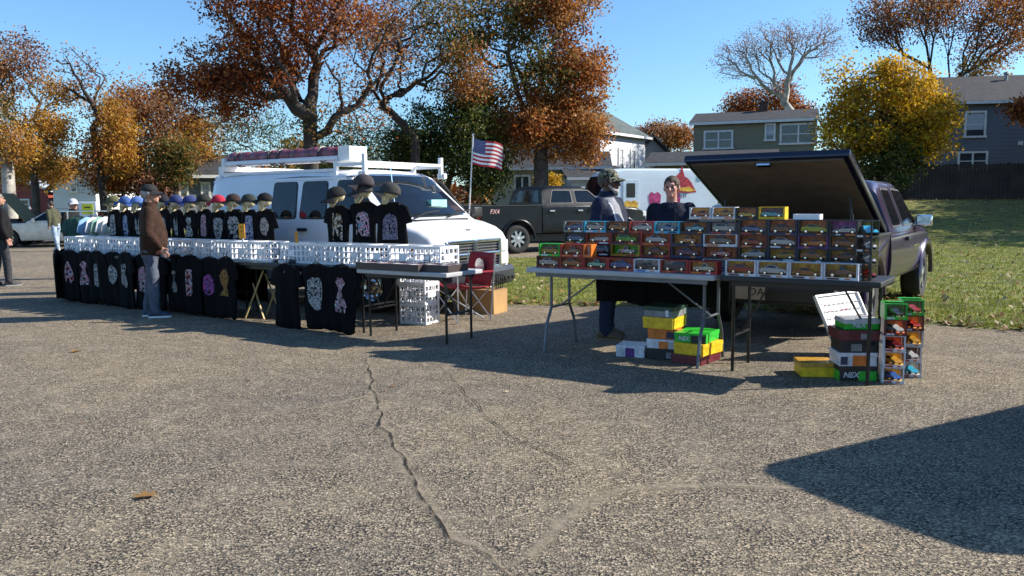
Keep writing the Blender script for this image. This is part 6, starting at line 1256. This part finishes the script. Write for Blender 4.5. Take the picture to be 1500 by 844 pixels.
# ---- plain cartons under and beside the tables
def carton(x, y, z, rz, w, d, h, col, label, group, top=None, patch=None, nex=None, patch2=None):
    o = empty('toy_carton', (x, y, z), rz, label, 'carton', group); m = MB(); m.bbox((0, 0, h*0.5), (w, d, h), 0.004); b = m.build('carton_body', pm(col), o)
    m = MB(); m.bbox((0, 0, h-0.018), (w+0.006, d+0.006, 0.0375), 0.003); lid = m.build('carton_lid', pm(top or col), o)
    if patch:
        (px_, pw, pc) = patch
        q = MB(); q.box((px_*w, -d/2-0.0045, h*0.42), (w*pw, 0.002, h*0.78)); q.build('front_label', pm(pc), o)
    if patch2:
        (px_, pw, pc) = patch2
        q = MB(); q.box((px_*w, -d/2-0.0065, h*0.42), (w*pw, 0.002, h*0.6)); q.build('front_label', pm(pc), o)
        q = MB(); q.box((w/2+0.0045, px_*d, h*0.42), (0.002, d*pw, h*0.6)); q.build('side_label', pm(pc), o)
    if nex:
        t_ = link('lettering', text_mesh(nex[0], nex[2], pm('white'), 0.0012, 0.25, True), o, (nex[1]*w, -d/2-0.009, h*0.42)); t_.rotation_euler = (R(90), 0, 0)
    return o
def at_g(px, py): x, y = GP(px, py); return x, y
RZ = R(-24); gu = 'cartons under the grey toy table'; gp_ = 'cartons beside the black toy table'
cx, cy = 1.42, 7.50
def cu(dx, dy, z, *a, **k): c_, s_ = math.cos(RZ), math.sin(RZ); return carton(cx+dx*c_-dy*s_, cy+dx*s_+dy*c_, z, RZ+k.pop('yaw', 0), *a, **k)
cu(0.0, 0.0, 0.001, 0.28, 0.30, 0.095, 'black', 'black carton at the bottom of the tall stack under the grey toy table', gu, patch2=(0.25, 0.2, 'grey'))
cu(0.0, 0.005, 0.098, 0.28, 0.30, 0.085, 'white', 'white and orange carton above the black one under the grey toy table', gu, patch=(0.05, 0.3, 'orange'), patch2=(0.33, 0.2, 'silver'))
cu(0.0, 0.01, 0.185, 0.27, 0.29, 0.095, 'orange', 'amber carton with dark blue square in the tall stack under the table', gu, patch2=(0.28, 0.28, 'navy'))
cu(-0.01, 0.0, 0.282, 0.29, 0.33, 0.105, 'yellow', 'plain yellow carton second from the top of the tall stack', gu, yaw=R(-10))
cu(0.0, 0.0, 0.389, 0.28, 0.33, 0.095, 'grey', 'grey carton with green lid topping the tall stack under the table', gu, top='darkgreen', yaw=R(-12), patch2=(0.33, 0.12, 'white'))
cu(-0.30, -0.02, 0.001, 0.27, 0.25, 0.105, 'white', 'white and purple carton lying alone at the foot of the tall stack', gu, patch=(0.0, 0.32, 'purple'), patch2=(-0.33, 0.22, 'silver'))
cu(0.30, -0.10, 0.001, 0.29, 0.38, 0.075, 'maroon', 'flat dark red carton under the yellow one beside the bent table leg', gu, yaw=R(-16))
cu(0.32, -0.09, 0.078, 0.29, 0.36, 0.105, 'yellow', 'yellow carton below the green one beside the bent table leg', gu, yaw=R(-18))
cu(0.30, -0.06, 0.185, 0.29, 0.36, 0.085, 'green', 'green and black carton on the yellow one beside the bent table leg', gu, top='green', yaw=R(-8), patch=(0.25, 0.45, 'black'), nex=('NEX', -0.2, 0.05))
RZ = R(-4); cx, cy = 2.75, 6.53
cu(0.0, 0.0, 0.001, 0.29, 0.27, 0.115, 'green', 'green and black carton at the bottom beside the tall tower of toy boxes', gp_, top='black', patch=(-0.25, 0.5, 'black'), nex=('NEX', -0.2, 0.06))
cu(0.0, 0.0, 0.118, 0.29, 0.26, 0.108, 'white', 'white carton with orange panel above the bottom green one', gp_, patch=(0.05, 0.4, 'orange'), patch2=(-0.38, 0.18, 'navy'))
cu(0.01, 0.01, 0.228, 0.28, 0.27, 0.098, 'black', 'black carton with grey title under the dark red one', gp_, patch2=(-0.1, 0.3, 'grey'))
cu(-0.0, 0.0, 0.328, 0.31, 0.29, 0.078, 'maroon', 'dark red carton near the top beside the tower of toy boxes', gp_, patch2=(0.1, 0.16, 'grey'))
cu(0.03, 0.02, 0.408, 0.27, 0.24, 0.082, 'green', 'green carton with grey lid on the dark red one', gp_, top='silver', nex=('NEX', -0.1, 0.05))
carton(2.50, 6.68, 0.001, R(-6), 0.27, 0.26, 0.115, 'yellow', 'single yellow carton flat on the asphalt beside the green bottomed stack', gp_, top='gold')
TW = R(-16); u_ = Vector((math.cos(TW), math.sin(TW), 0)); v_ = Vector((-u_.y, u_.x, 0)); b1 = Vector((3.0, 6.38, 0)); b2 = Vector((3.24, 6.60, 0))
for j, (bp_, lst) in enumerate(((b1, [('white', 'orange', 'blue', 'coupe'), ('white', 'orange', 'gold', 'coupe'), ('white', 'brown', 'maroon', 'coupe'), ('maroon', 'brown', 'silver', 'coupe'), ('green', 'darkgreen', 'black', 'coupe')]), (b2, [('white', 'grey', 'cyan', 'coupe'), ('white', 'black', 'silver', 'coupe'), ('silver', 'orange', 'gold', 'coupe'), ('maroon', 'copper', 'red', 'coupe'), ('green', 'darkgreen', 'red', 'coupe')]))):
    for k, (fr, bk, cr, kd) in enumerate(lst):
        p = bp_ + u_*random.uniform(-0.004, 0.004); toy_box((p.x, p.y, 0.002+k*0.126), TW+random.uniform(-0.02, 0.02), 0.165, 0.20, 0.124, fr, bk, cr, kd, '%s toy box with %s car, %s in the %s tower on the asphalt' % (fr, cr, ['lowest', 'second', 'third', 'fourth', 'topmost'][k], ['front', 'rear'][j]), 'towers of toy boxes on the asphalt', 'red' if fr == 'white' else 'white', side_open=True)
# leaning board of small models
o = empty('display_board', (0, 0, 0), 0, 'white framed board of small toy models leaning behind the black table', 'display board')
e1 = Vector((0.82, 0.57, 0.0)); e2 = Vector((-0.15, 0.17, 0.43)); L1 = e1.length; e1n = e1.normalized(); nrm = e1.cross(e2).normalized(); e2n = nrm.cross(e1n); org = Vector((2.90, 7.16, 0.012))
o.matrix_world = Matrix(((e1n.x, -nrm.x*-1*-1, e2n.x, org.x), (e1n.y, -nrm.y, e2n.y, org.y), (e1n.z, -nrm.z, e2n.z, org.z), (0, 0, 0, 1)))
bw, bh = 0.66, 0.62
m = MB(); m.box((bw/2, 0.0, bh/2), (bw, 0.012, bh)); m.build('panel', mat('board_white', (0.66, 0.66, 0.64), 0.6, var=0.1), o)
for (c, sz) in (((bw/2, -0.012, 0.008), (bw, 0.03, 0.016)), ((bw/2, -0.012, bh-0.008), (bw, 0.03, 0.016)), ((0.008, -0.012, bh/2), (0.016, 0.03, bh-0.032)), ((bw-0.008, -0.012, bh/2), (0.016, 0.03, bh-0.032))): m = MB(); m.box(c, sz); m.build('frame_strip', WHITEP(), o)
for i in range(9):
    for j in range(8):
        c = link('toy_model', MINI[random.choice(['coupe', 'truck', 'sports'])], o, (0.055+i*0.068, -0.008, 0.05+j*0.066)); c.scale = (0.05,)*3; c.rotation_euler = (0, random.uniform(-0.1, 0.1), 0); c.material_slots[0].link = 'OBJECT'; c.material_slots[0].material = pm(random.choice(['white', 'silver', 'white', 'grey', 'red', 'cream']), 'paint')
# flag on its pole behind the van nose
FL = empty('flag', (-0.78, 13.6, 0), 0, 'stars and stripes flag on a thin white pole behind the white van', 'flag')
m = MB(); m.tube([(0.0, 0, 0.0), (0.17, 0, 2.52)], 0.012, 8); m.build('pole', mat('pole_white', (0.6, 0.6, 0.6), 0.4), FL); m = MB(); m.ball((0.171, 0, 2.54), 0.02, 8, 6); m.build('finial', CHROME(), FL)
FW, FH = 0.52, 0.42
def flagp(u, v): return Vector((0.172+FW*u*(0.93)-0.012*v*2, 0.05*math.sin(u*7.5+v*1.4)*u**0.7, 2.49-FH*v-0.17*u*u*0.9-0.03*math.sin(u*5)))
fr_, fw_, fb_ = mat('flag_red', (0.40, 0.02, 0.035), 0.8), mat('flag_white', (0.72, 0.72, 0.74), 0.8), mat('flag_blue', (0.025, 0.035, 0.16), 0.8)
for k in range(13):
    m = MB(); m.smooth = True; u0 = 0.42 if k < 7 else 0.0; m.grid(lambda u, v: flagp(lerp(u0, 1, u), (k+v)/13), 16, 2); a = m.build('stripe', fr_ if k % 2 == 0 else fw_, FL)
m = MB(); m.smooth = True; m.grid(lambda u, v: flagp(0.42*u, 7/13*v), 8, 6); ct = m.build('canton', fb_, FL); m = MB()
for r_ in range(9):
    for c_ in range(6 if r_ % 2 == 0 else 5):
        u, v = 0.42*((c_+(0.5 if r_ % 2 == 0 else 1))/6), 7/13*(r_+0.5)/9; p = flagp(u, v)+Vector((0, -0.004, 0)); q = 0.0085
        pts = [p+Vector((q*(1 if i % 2 == 0 else 0.42)*math.sin(math.pi*i/5), 0, q*(1 if i % 2 == 0 else 0.42)*math.cos(math.pi*i/5))) for i in range(10)]; m.add(pts, [tuple(range(10))])
st_ = m.build('stars', fw_, ct); st_['kind'] = 'stuff'
# ------------------------------------------------------------------ people
def caps(mb, p0, p1, r0, r1, n=12, flat=None):
    p0, p1 = Vector(p0), Vector(p1); d = (p1-p0).normalized()
    mb.tube([p0-d*r0*0.97, p0-d*r0*0.7, p0, p1, p1+d*r1*0.7, p1+d*r1*0.97], [r0*0.22, r0*0.71, r0, r1, r1*0.71, r1*0.22], n, True, flat)
def ell_loft(mb, secs, n=18):
    """secs: (z, rx, ry, cx, cy)"""
    mb.rings([[Vector((cx+rx*math.cos(2*math.pi*k/n), cy+ry*math.sin(2*math.pi*k/n), z)) for k in range(n)] for z, rx, ry, cx, cy in secs])
def folds(amp, seed):
    def fn(co, nn):
        q = mnoise.noise((co.x*9+seed, co.y*9, co.z*5)) + 0.6*mnoise.noise((co.x*17, co.y*17+seed, co.z*30))
        return Vector(co) + Vector(nn)*amp*q
    return fn
def hand(mb, wrist, d, a, curl, k=1.0):
    """palm with four unequal fingers and a thumb; d: forearm direction, a: towards the thumb"""
    d = Vector(d).normalized(); a = Vector(a); a = (a-d*a.dot(d)).normalized(); n = d.cross(a)*curl
    w0 = Vector(wrist)
    for u in (-0.026, -0.009, 0.009, 0.026): caps(mb, w0+a*u*0.7*k, w0+(d*0.088+a*u)*k, 0.016*k, 0.0125*k, 8)
    for u, L in ((0.030, 0.072), (0.010, 0.082), (-0.010, 0.077), (-0.029, 0.060)):
        p = w0+(d*0.090+a*u)*k; q = p+(d*0.9+n*0.35).normalized()*L*0.45*k; r = q+(d*0.55+n*0.8).normalized()*L*0.33*k; s = r+(d*0.15+n).normalized()*L*0.24*k
        caps(mb, p, q, 0.0098*k, 0.0092*k, 7); caps(mb, q, r, 0.0092*k, 0.0085*k, 7); caps(mb, r, s, 0.0085*k, 0.0075*k, 7)
    p = w0+(d*0.030+a*0.028)*k; q = p+(d*0.6+a*0.75+n*0.25).normalized()*0.036*k; r = q+(d*0.9+a*0.2+n*0.35).normalized()*0.032*k
    caps(mb, p, q, 0.0135*k, 0.0115*k, 8); caps(mb, q, r, 0.0112*k, 0.009*k, 8)
def person(name, label, loc, theta, H=1.75, skin=(0.42, 0.22, 0.15), jacket=(0.02, 0.02, 0.02), pants=(0.05, 0.06, 0.09), shoes=(0.02, 0.02, 0.03), sole=(0.6, 0.6, 0.6), arms=None, hair=None, hat=None, beard=None, belly=0.02, head_turn=0.0, lean=0.0, stride=0.04, jmats=None, jpaint=None, collar=True, bulk=1.0, hem=0.86, spread=0.095):
    o = empty(name, loc, theta, label, 'person'); k = H/1.75; o.scale = (k, k, k); sd = random.random()*50
    SK = mat('skin_%s' % (str(skin)), skin, 0.5, var=0.18, scale=30, bump=0.1, bscale=120)
    ln = lambda p: Vector((p[0], p[1]-lean*max(0, p[2]-0.95), p[2]))
    arms = arms or {}
    A = {}
    for s in (-1, 1):
        A[s] = arms.get(s) or ((s*0.235, 0.03, 1.14), (s*0.225, -0.05, 0.905))
    hips = {s: Vector((s*0.09, 0, 0.92)) for s in (-1, 1)}; ank = {s: Vector((s*spread, 0.03+s*stride, 0.09)) for s in (-1, 1)}; kn = {s: (hips[s]+ank[s])/2+Vector((s*0.006, -0.02, 0.02)) for s in (-1, 1)}
    # head in its own frame, turned on the neck
    hb = MB(); hb.ball((0, 0.014, 0.085), (0.076, 0.097, 0.092), 18, 14); hb.ball((0, -0.026, 0.035), (0.061, 0.070, 0.082), 16, 12); hb.ball((0, -0.070, -0.022), (0.034, 0.027, 0.026), 12, 8)
    caps(hb, (0, -0.090, 0.075), (0, -0.112, 0.034), 0.0095, 0.0155, 8); hb.ball((0, -0.083, 0.092), (0.054, 0.018, 0.013), 12, 6); hb.ball((0, -0.090, 0.002), (0.025, 0.012, 0.008), 10, 6)
    for s in (-1, 1): hb.ball((s*0.079, 0.012, 0.052), (0.011, 0.021, 0.033), 8, 8); hb.ball((s*0.038, -0.068, 0.045), (0.024, 0.02, 0.022), 8, 6)
    hm = Matrix.Translation(ln((0, -0.008, 1.565))) @ Matrix.Rotation(head_turn, 4, 'Z')
    body = MB(); hb.v = [tuple(hm @ Vector(v)) for v in hb.v]; body.v = hb.v; body.f = hb.f; body.mi = hb.mi; body.sm = hb.sm
    caps(body, ln((0, 0.02, 1.42)), ln((0, 0.008, 1.57)), 0.060, 0.055)
    ell_loft(body, [(z, rx*0.84, ry*0.8, 0, -lean*max(0, z-0.95)) for z, rx, ry in ((0.86, 0.15, 0.12), (1.0, 0.16, 0.12), (1.3, 0.18, 0.13), (1.42, 0.17, 0.11), (1.47, 0.07, 0.07))])
    for s in (-1, 1):
        sh = ln((s*0.175, 0.0, 1.41)); el, wr = ln(A[s][0]), ln(A[s][1])
        caps(body, sh, el, 0.045, 0.038); caps(body, el, wr, 0.038, 0.026)
        d = (wr-el).normalized(); hand(body, wr, d, Vector((0, -1, 0.2)) if abs(d.y) < 0.8 else Vector((-s, 0, 0)), 1 if s < 0 else -1)
        caps(body, hips[s], kn[s], 0.070, 0.05); caps(body, kn[s], ank[s], 0.048, 0.035); caps(body, ank[s], ank[s]+Vector((s*0.01, -0.13, -0.055)), 0.035, 0.028)
    eyes = [hm @ Vector((s*0.030, -0.086, 0.066)) for s in (-1, 1)]
    def sock(co, nn):
        c = Vector(co)
        for e in eyes:
            dd = (c-e).length
            if dd < 0.02: c -= Vector(nn)*(0.02-dd)*0.35
        return c
    link('body', remesh(body, 0.0085, SK, 'body', 1, sock), o)
    for e in eyes:
        m = MB(); m.smooth = True; m.ball(e+ (hm.to_3x3() @ Vector((0, 0.004, 0))), 0.0115, 8, 6); m.build('eye', mat('eye_dark', (0.05, 0.035, 0.03), 0.15), o)
    # jacket
    J = jmats or [mat('jacket_%s' % str(jacket), jacket, 0.85, var=0.3, scale=12, bump=0.35, bscale=45, spec=0.2)]
    jb = MB(); b = bulk
    ell_loft(jb, [(z, rx*b, ry*b, 0, cy-lean*max(0, z-0.95)) for z, rx, ry, cy in ((hem, 0.178, 0.135, -belly*0.4), (hem+0.03, 0.19, 0.145, -belly*0.6), (0.98, 0.188, 0.142+belly*0.6, -belly), (1.12, 0.188, 0.14+belly*0.5, -belly*0.8), (1.28, 0.20, 0.142, -belly*0.3), (1.37, 0.198, 0.130, 0), (1.43, 0.16, 0.105, 0.008), (1.475, 0.092, 0.082, 0.012))])
    for s in (-1, 1):
        sh = ln((s*0.18, 0.0, 1.40)); el, wr = ln(A[s][0]), ln(A[s][1])
        caps(jb, sh, el, 0.072*b, 0.060*b); caps(jb, el, el+(wr-el)*0.93, 0.060*b, 0.044*b)
    if collar: ell_loft(jb, [(1.46, 0.088, 0.085, 0, 0.01-lean*0.5), (1.50, 0.086, 0.082, 0, 0.012-lean*0.55), (1.535, 0.078, 0.076, 0, 0.018-lean*0.58)])
    jm = remesh(jb, 0.0135, J, 'jacket', 2, folds(0.010, sd))
    if jpaint:
        for p in jm.polygons: p.material_index = jpaint(p.center)
    link('jacket', jm, o)
    # trousers
    tb = MB(); ell_loft(tb, [(0.80, 0.165, 0.118, 0, 0), (0.88, 0.172, 0.125, 0, 0), (0.96, 0.168, 0.124, 0, 0), (1.0, 0.155, 0.115, 0, 0)])
    for s in (-1, 1): caps(tb, hips[s]+Vector((0, 0.005, -0.02)), kn[s], 0.098, 0.073); caps(tb, kn[s], ank[s]+Vector((0, 0.0, 0.02)), 0.073, 0.064); caps(tb, ank[s]+Vector((0, -0.01, 0.03)), ank[s]+Vector((0, -0.025, -0.01)), 0.064, 0.066)
    link('trousers', remesh(tb, 0.0135, mat('trousers_%s' % str(pants), pants, 0.85, var=0.3, scale=10, bump=0.35, bscale=60, spec=0.2), 'trousers', 2, folds(0.009, sd+9)), o)
    for s in (-1, 1):
        m = MB(); m.smooth = True; f0 = ank[s]; rs = []; so_ = []
        for (y, w_, hh) in ((0.075, 0.030, 0.06), (0.06, 0.040, 0.085), (0.0, 0.045, 0.095), (-0.06, 0.048, 0.082), (-0.12, 0.052, 0.062), (-0.17, 0.048, 0.048), (-0.20, 0.030, 0.036)):
            rs.append([Vector((f0.x+w_*math.cos(t), f0.y+y, 0.018+max(0, math.sin(t))*hh)) for t in [2*math.pi*q/12 for q in range(12)]]); so_.append([Vector((f0.x+(w_+0.006)*math.cos(t), f0.y+y*1.03, 0.011+0.011*(1 if math.sin(t) > 0 else -1))) for t in [2*math.pi*q/12+0.05 for q in range(12)]])
        m.rings(rs); h = m.build('shoe', mat('shoe_%s' % str(shoes), shoes, 0.6, var=0.3), o); m = MB(); m.rings(so_); m.build('sole', mat('sole_%s' % str(sole), sole, 0.7), h)
    hc = hm
    if hair:
        hr = MB(); hr.ball((0, 0.018, 0.090), (0.081, 0.101, 0.095), 28, 22); keep = []
        for f in hr.f:
            c = sum((Vector(hr.v[i]) for i in f), Vector())/len(f)
            nz = 0.018*mnoise.noise(c*45)
            if c.z > 0.128+nz-(0.03 if abs(c.x) > 0.05 else 0) or (c.y > -0.012+nz and c.z > 0.06+nz) or (c.y > 0.045 and c.z > 0.01): keep.append(f)
        hr.f = keep; hr.mi = [0]*len(keep); hr.sm = [True]*len(keep)
        hr.v = [tuple(hc @ (Vector(v)+Vector(v).normalized()*(0.007*mnoise.noise(Vector(v)*45)))) for v in hr.v]; q = hr.build('hair', mat('hair_%s' % str(hair), hair, 0.6, var=0.5, scale=60, bump=0.6, bscale=150), o); md = q.modifiers.new('s', 'SOLIDIFY'); md.thickness = 0.009; md.offset = 0
    if hat:
        hmat_, btn = hat; c = link('cap', cap_mesh(hmat_, hmat_), o, hc @ Vector((0, 0.012, 0.108))); c.rotation_euler = (R(4), 0, head_turn); c.scale = (1.02, 1.06, 0.92); b_ = link('brim', brim_mesh(hmat_), c)
    if beard:
        bb_ = MB(); bb_.ball((0, -0.068, -0.028), (0.040, 0.036, 0.034), 12, 8); bb_.ball((0, -0.10, 0.012), (0.028, 0.010, 0.007), 10, 6)
        for s in (-1, 1): caps(bb_, (s*0.058, -0.015, 0.03), (s*0.035, -0.06, -0.02), 0.013, 0.02, 8)
        bb_.v = [tuple(hc @ Vector(v)) for v in bb_.v]; link('beard', remesh(bb_, 0.007, mat('beard', beard, 0.8, var=0.5, scale=80), 'beard', 1, folds(0.003, 3)), o)
    return o
def facing(dx, dy): return math.atan2(dx, -dy)
bx_, by_ = GP(226, 464)
person('person', 'person in brown fleece jacket, black cap and grey trousers looking over the hanging shirts', (bx_, by_, 0), facing(1, 0.30), 1.70, jacket=(0.040, 0.020, 0.013), pants=(0.085, 0.10, 0.135), shoes=(0.03, 0.04, 0.08), sole=(0.7, 0.7, 0.68), hair=(0.32, 0.31, 0.30), hat=(mat('cap_black', (0.012, 0.012, 0.013), 0.85, bump=0.3, bscale=90), None), belly=0.045, bulk=1.06, lean=0.05, stride=0.05, hem=0.83,
       arms={-1: ((-0.245, 0.0, 1.13), (-0.215, -0.15, 0.93)), 1: ((0.24, 0.03, 1.13), (0.215, -0.10, 0.92))})
lx_, ly_ = GP(6, 419)
person('person', 'person in black jacket and dark grey trousers walking past the show cars', (lx_, ly_, 0), facing(0.75, 0.8), 1.70, jacket=(0.010, 0.010, 0.011), pants=(0.035, 0.037, 0.042), shoes=(0.03, 0.028, 0.026), sole=(0.2, 0.2, 0.2), hair=(0.20, 0.18, 0.16), belly=0.04, bulk=1.08, stride=0.09)
camo = print_mat('camo_cloth', [(0.05, 0.055, 0.03), (0.30, 0.30, 0.22), (0.10, 0.09, 0.05)], 26, base=(0.015, 0.018, 0.012), cover=1.2)
NV = mat('jacket_navy', (0.010, 0.016, 0.040), 0.8, var=0.3, scale=12, bump=0.3, bscale=45, spec=0.25); GP_ = mat('jacket_grey_panel', (0.24, 0.25, 0.28), 0.8, var=0.2, scale=14, bump=0.3, bscale=45); PIPE = mat('jacket_white_piping', (0.55, 0.56, 0.6), 0.8)
def jp(c):
    if c.z < 1.02 or c.y > 0.05: return 0
    x = c.x
    if abs(x+0.135) < 0.010 and c.z < 1.42 and c.y < 0: return 2
    return 1 if (-0.125 < x < -0.015 and c.y < 0.02 and c.z < 1.47) else 0
person('person', 'person in camouflage cap and navy jacket with grey panels behind the toy boxes', (1.02, 8.62, 0), facing(0.86, -0.62), 1.76, skin=(0.075, 0.034, 0.022), jmats=[NV, GP_, PIPE], jpaint=jp, pants=(0.02, 0.028, 0.055), shoes=(0.12, 0.07, 0.035), sole=(0.16, 0.10, 0.05), hat=(camo, None), beard=(0.36, 0.35, 0.33), belly=0.06, bulk=1.16, head_turn=0.25, stride=0.06, spread=0.13, hair=(0.05, 0.045, 0.04))
person('person', 'bare headed person in plain dark navy jacket standing behind the toy boxes', (1.64, 8.42, 0), facing(-0.30, -1), 1.69, skin=(0.46, 0.23, 0.17), jacket=(0.009, 0.012, 0.026), pants=(0.02, 0.03, 0.06), shoes=(0.03, 0.03, 0.03), sole=(0.1, 0.1, 0.1), hair=(0.055, 0.028, 0.014), belly=0.05, bulk=1.13, collar=False, head_turn=-0.12, stride=0.02)
person('person', 'person in white cap and dark coat standing behind the garment rack', (-8.72, 16.4, 0), facing(0.8, -0.5), 1.58, jacket=(0.02, 0.02, 0.022), pants=(0.03, 0.03, 0.04), hair=(0.10, 0.04, 0.02), hat=(mat('cap_white', (0.6, 0.6, 0.58), 0.8), None))
ox_, oy_ = GP(84, 368)
person('person', 'person in olive jacket and pale jeans beside the open hood of the white show car', (ox_, oy_, 0), facing(-0.9, 0.3), 1.62, jacket=(0.075, 0.075, 0.045), pants=(0.32, 0.40, 0.50), shoes=(0.5, 0.5, 0.5), hair=(0.05, 0.04, 0.03), lean=0.25, stride=0.12)
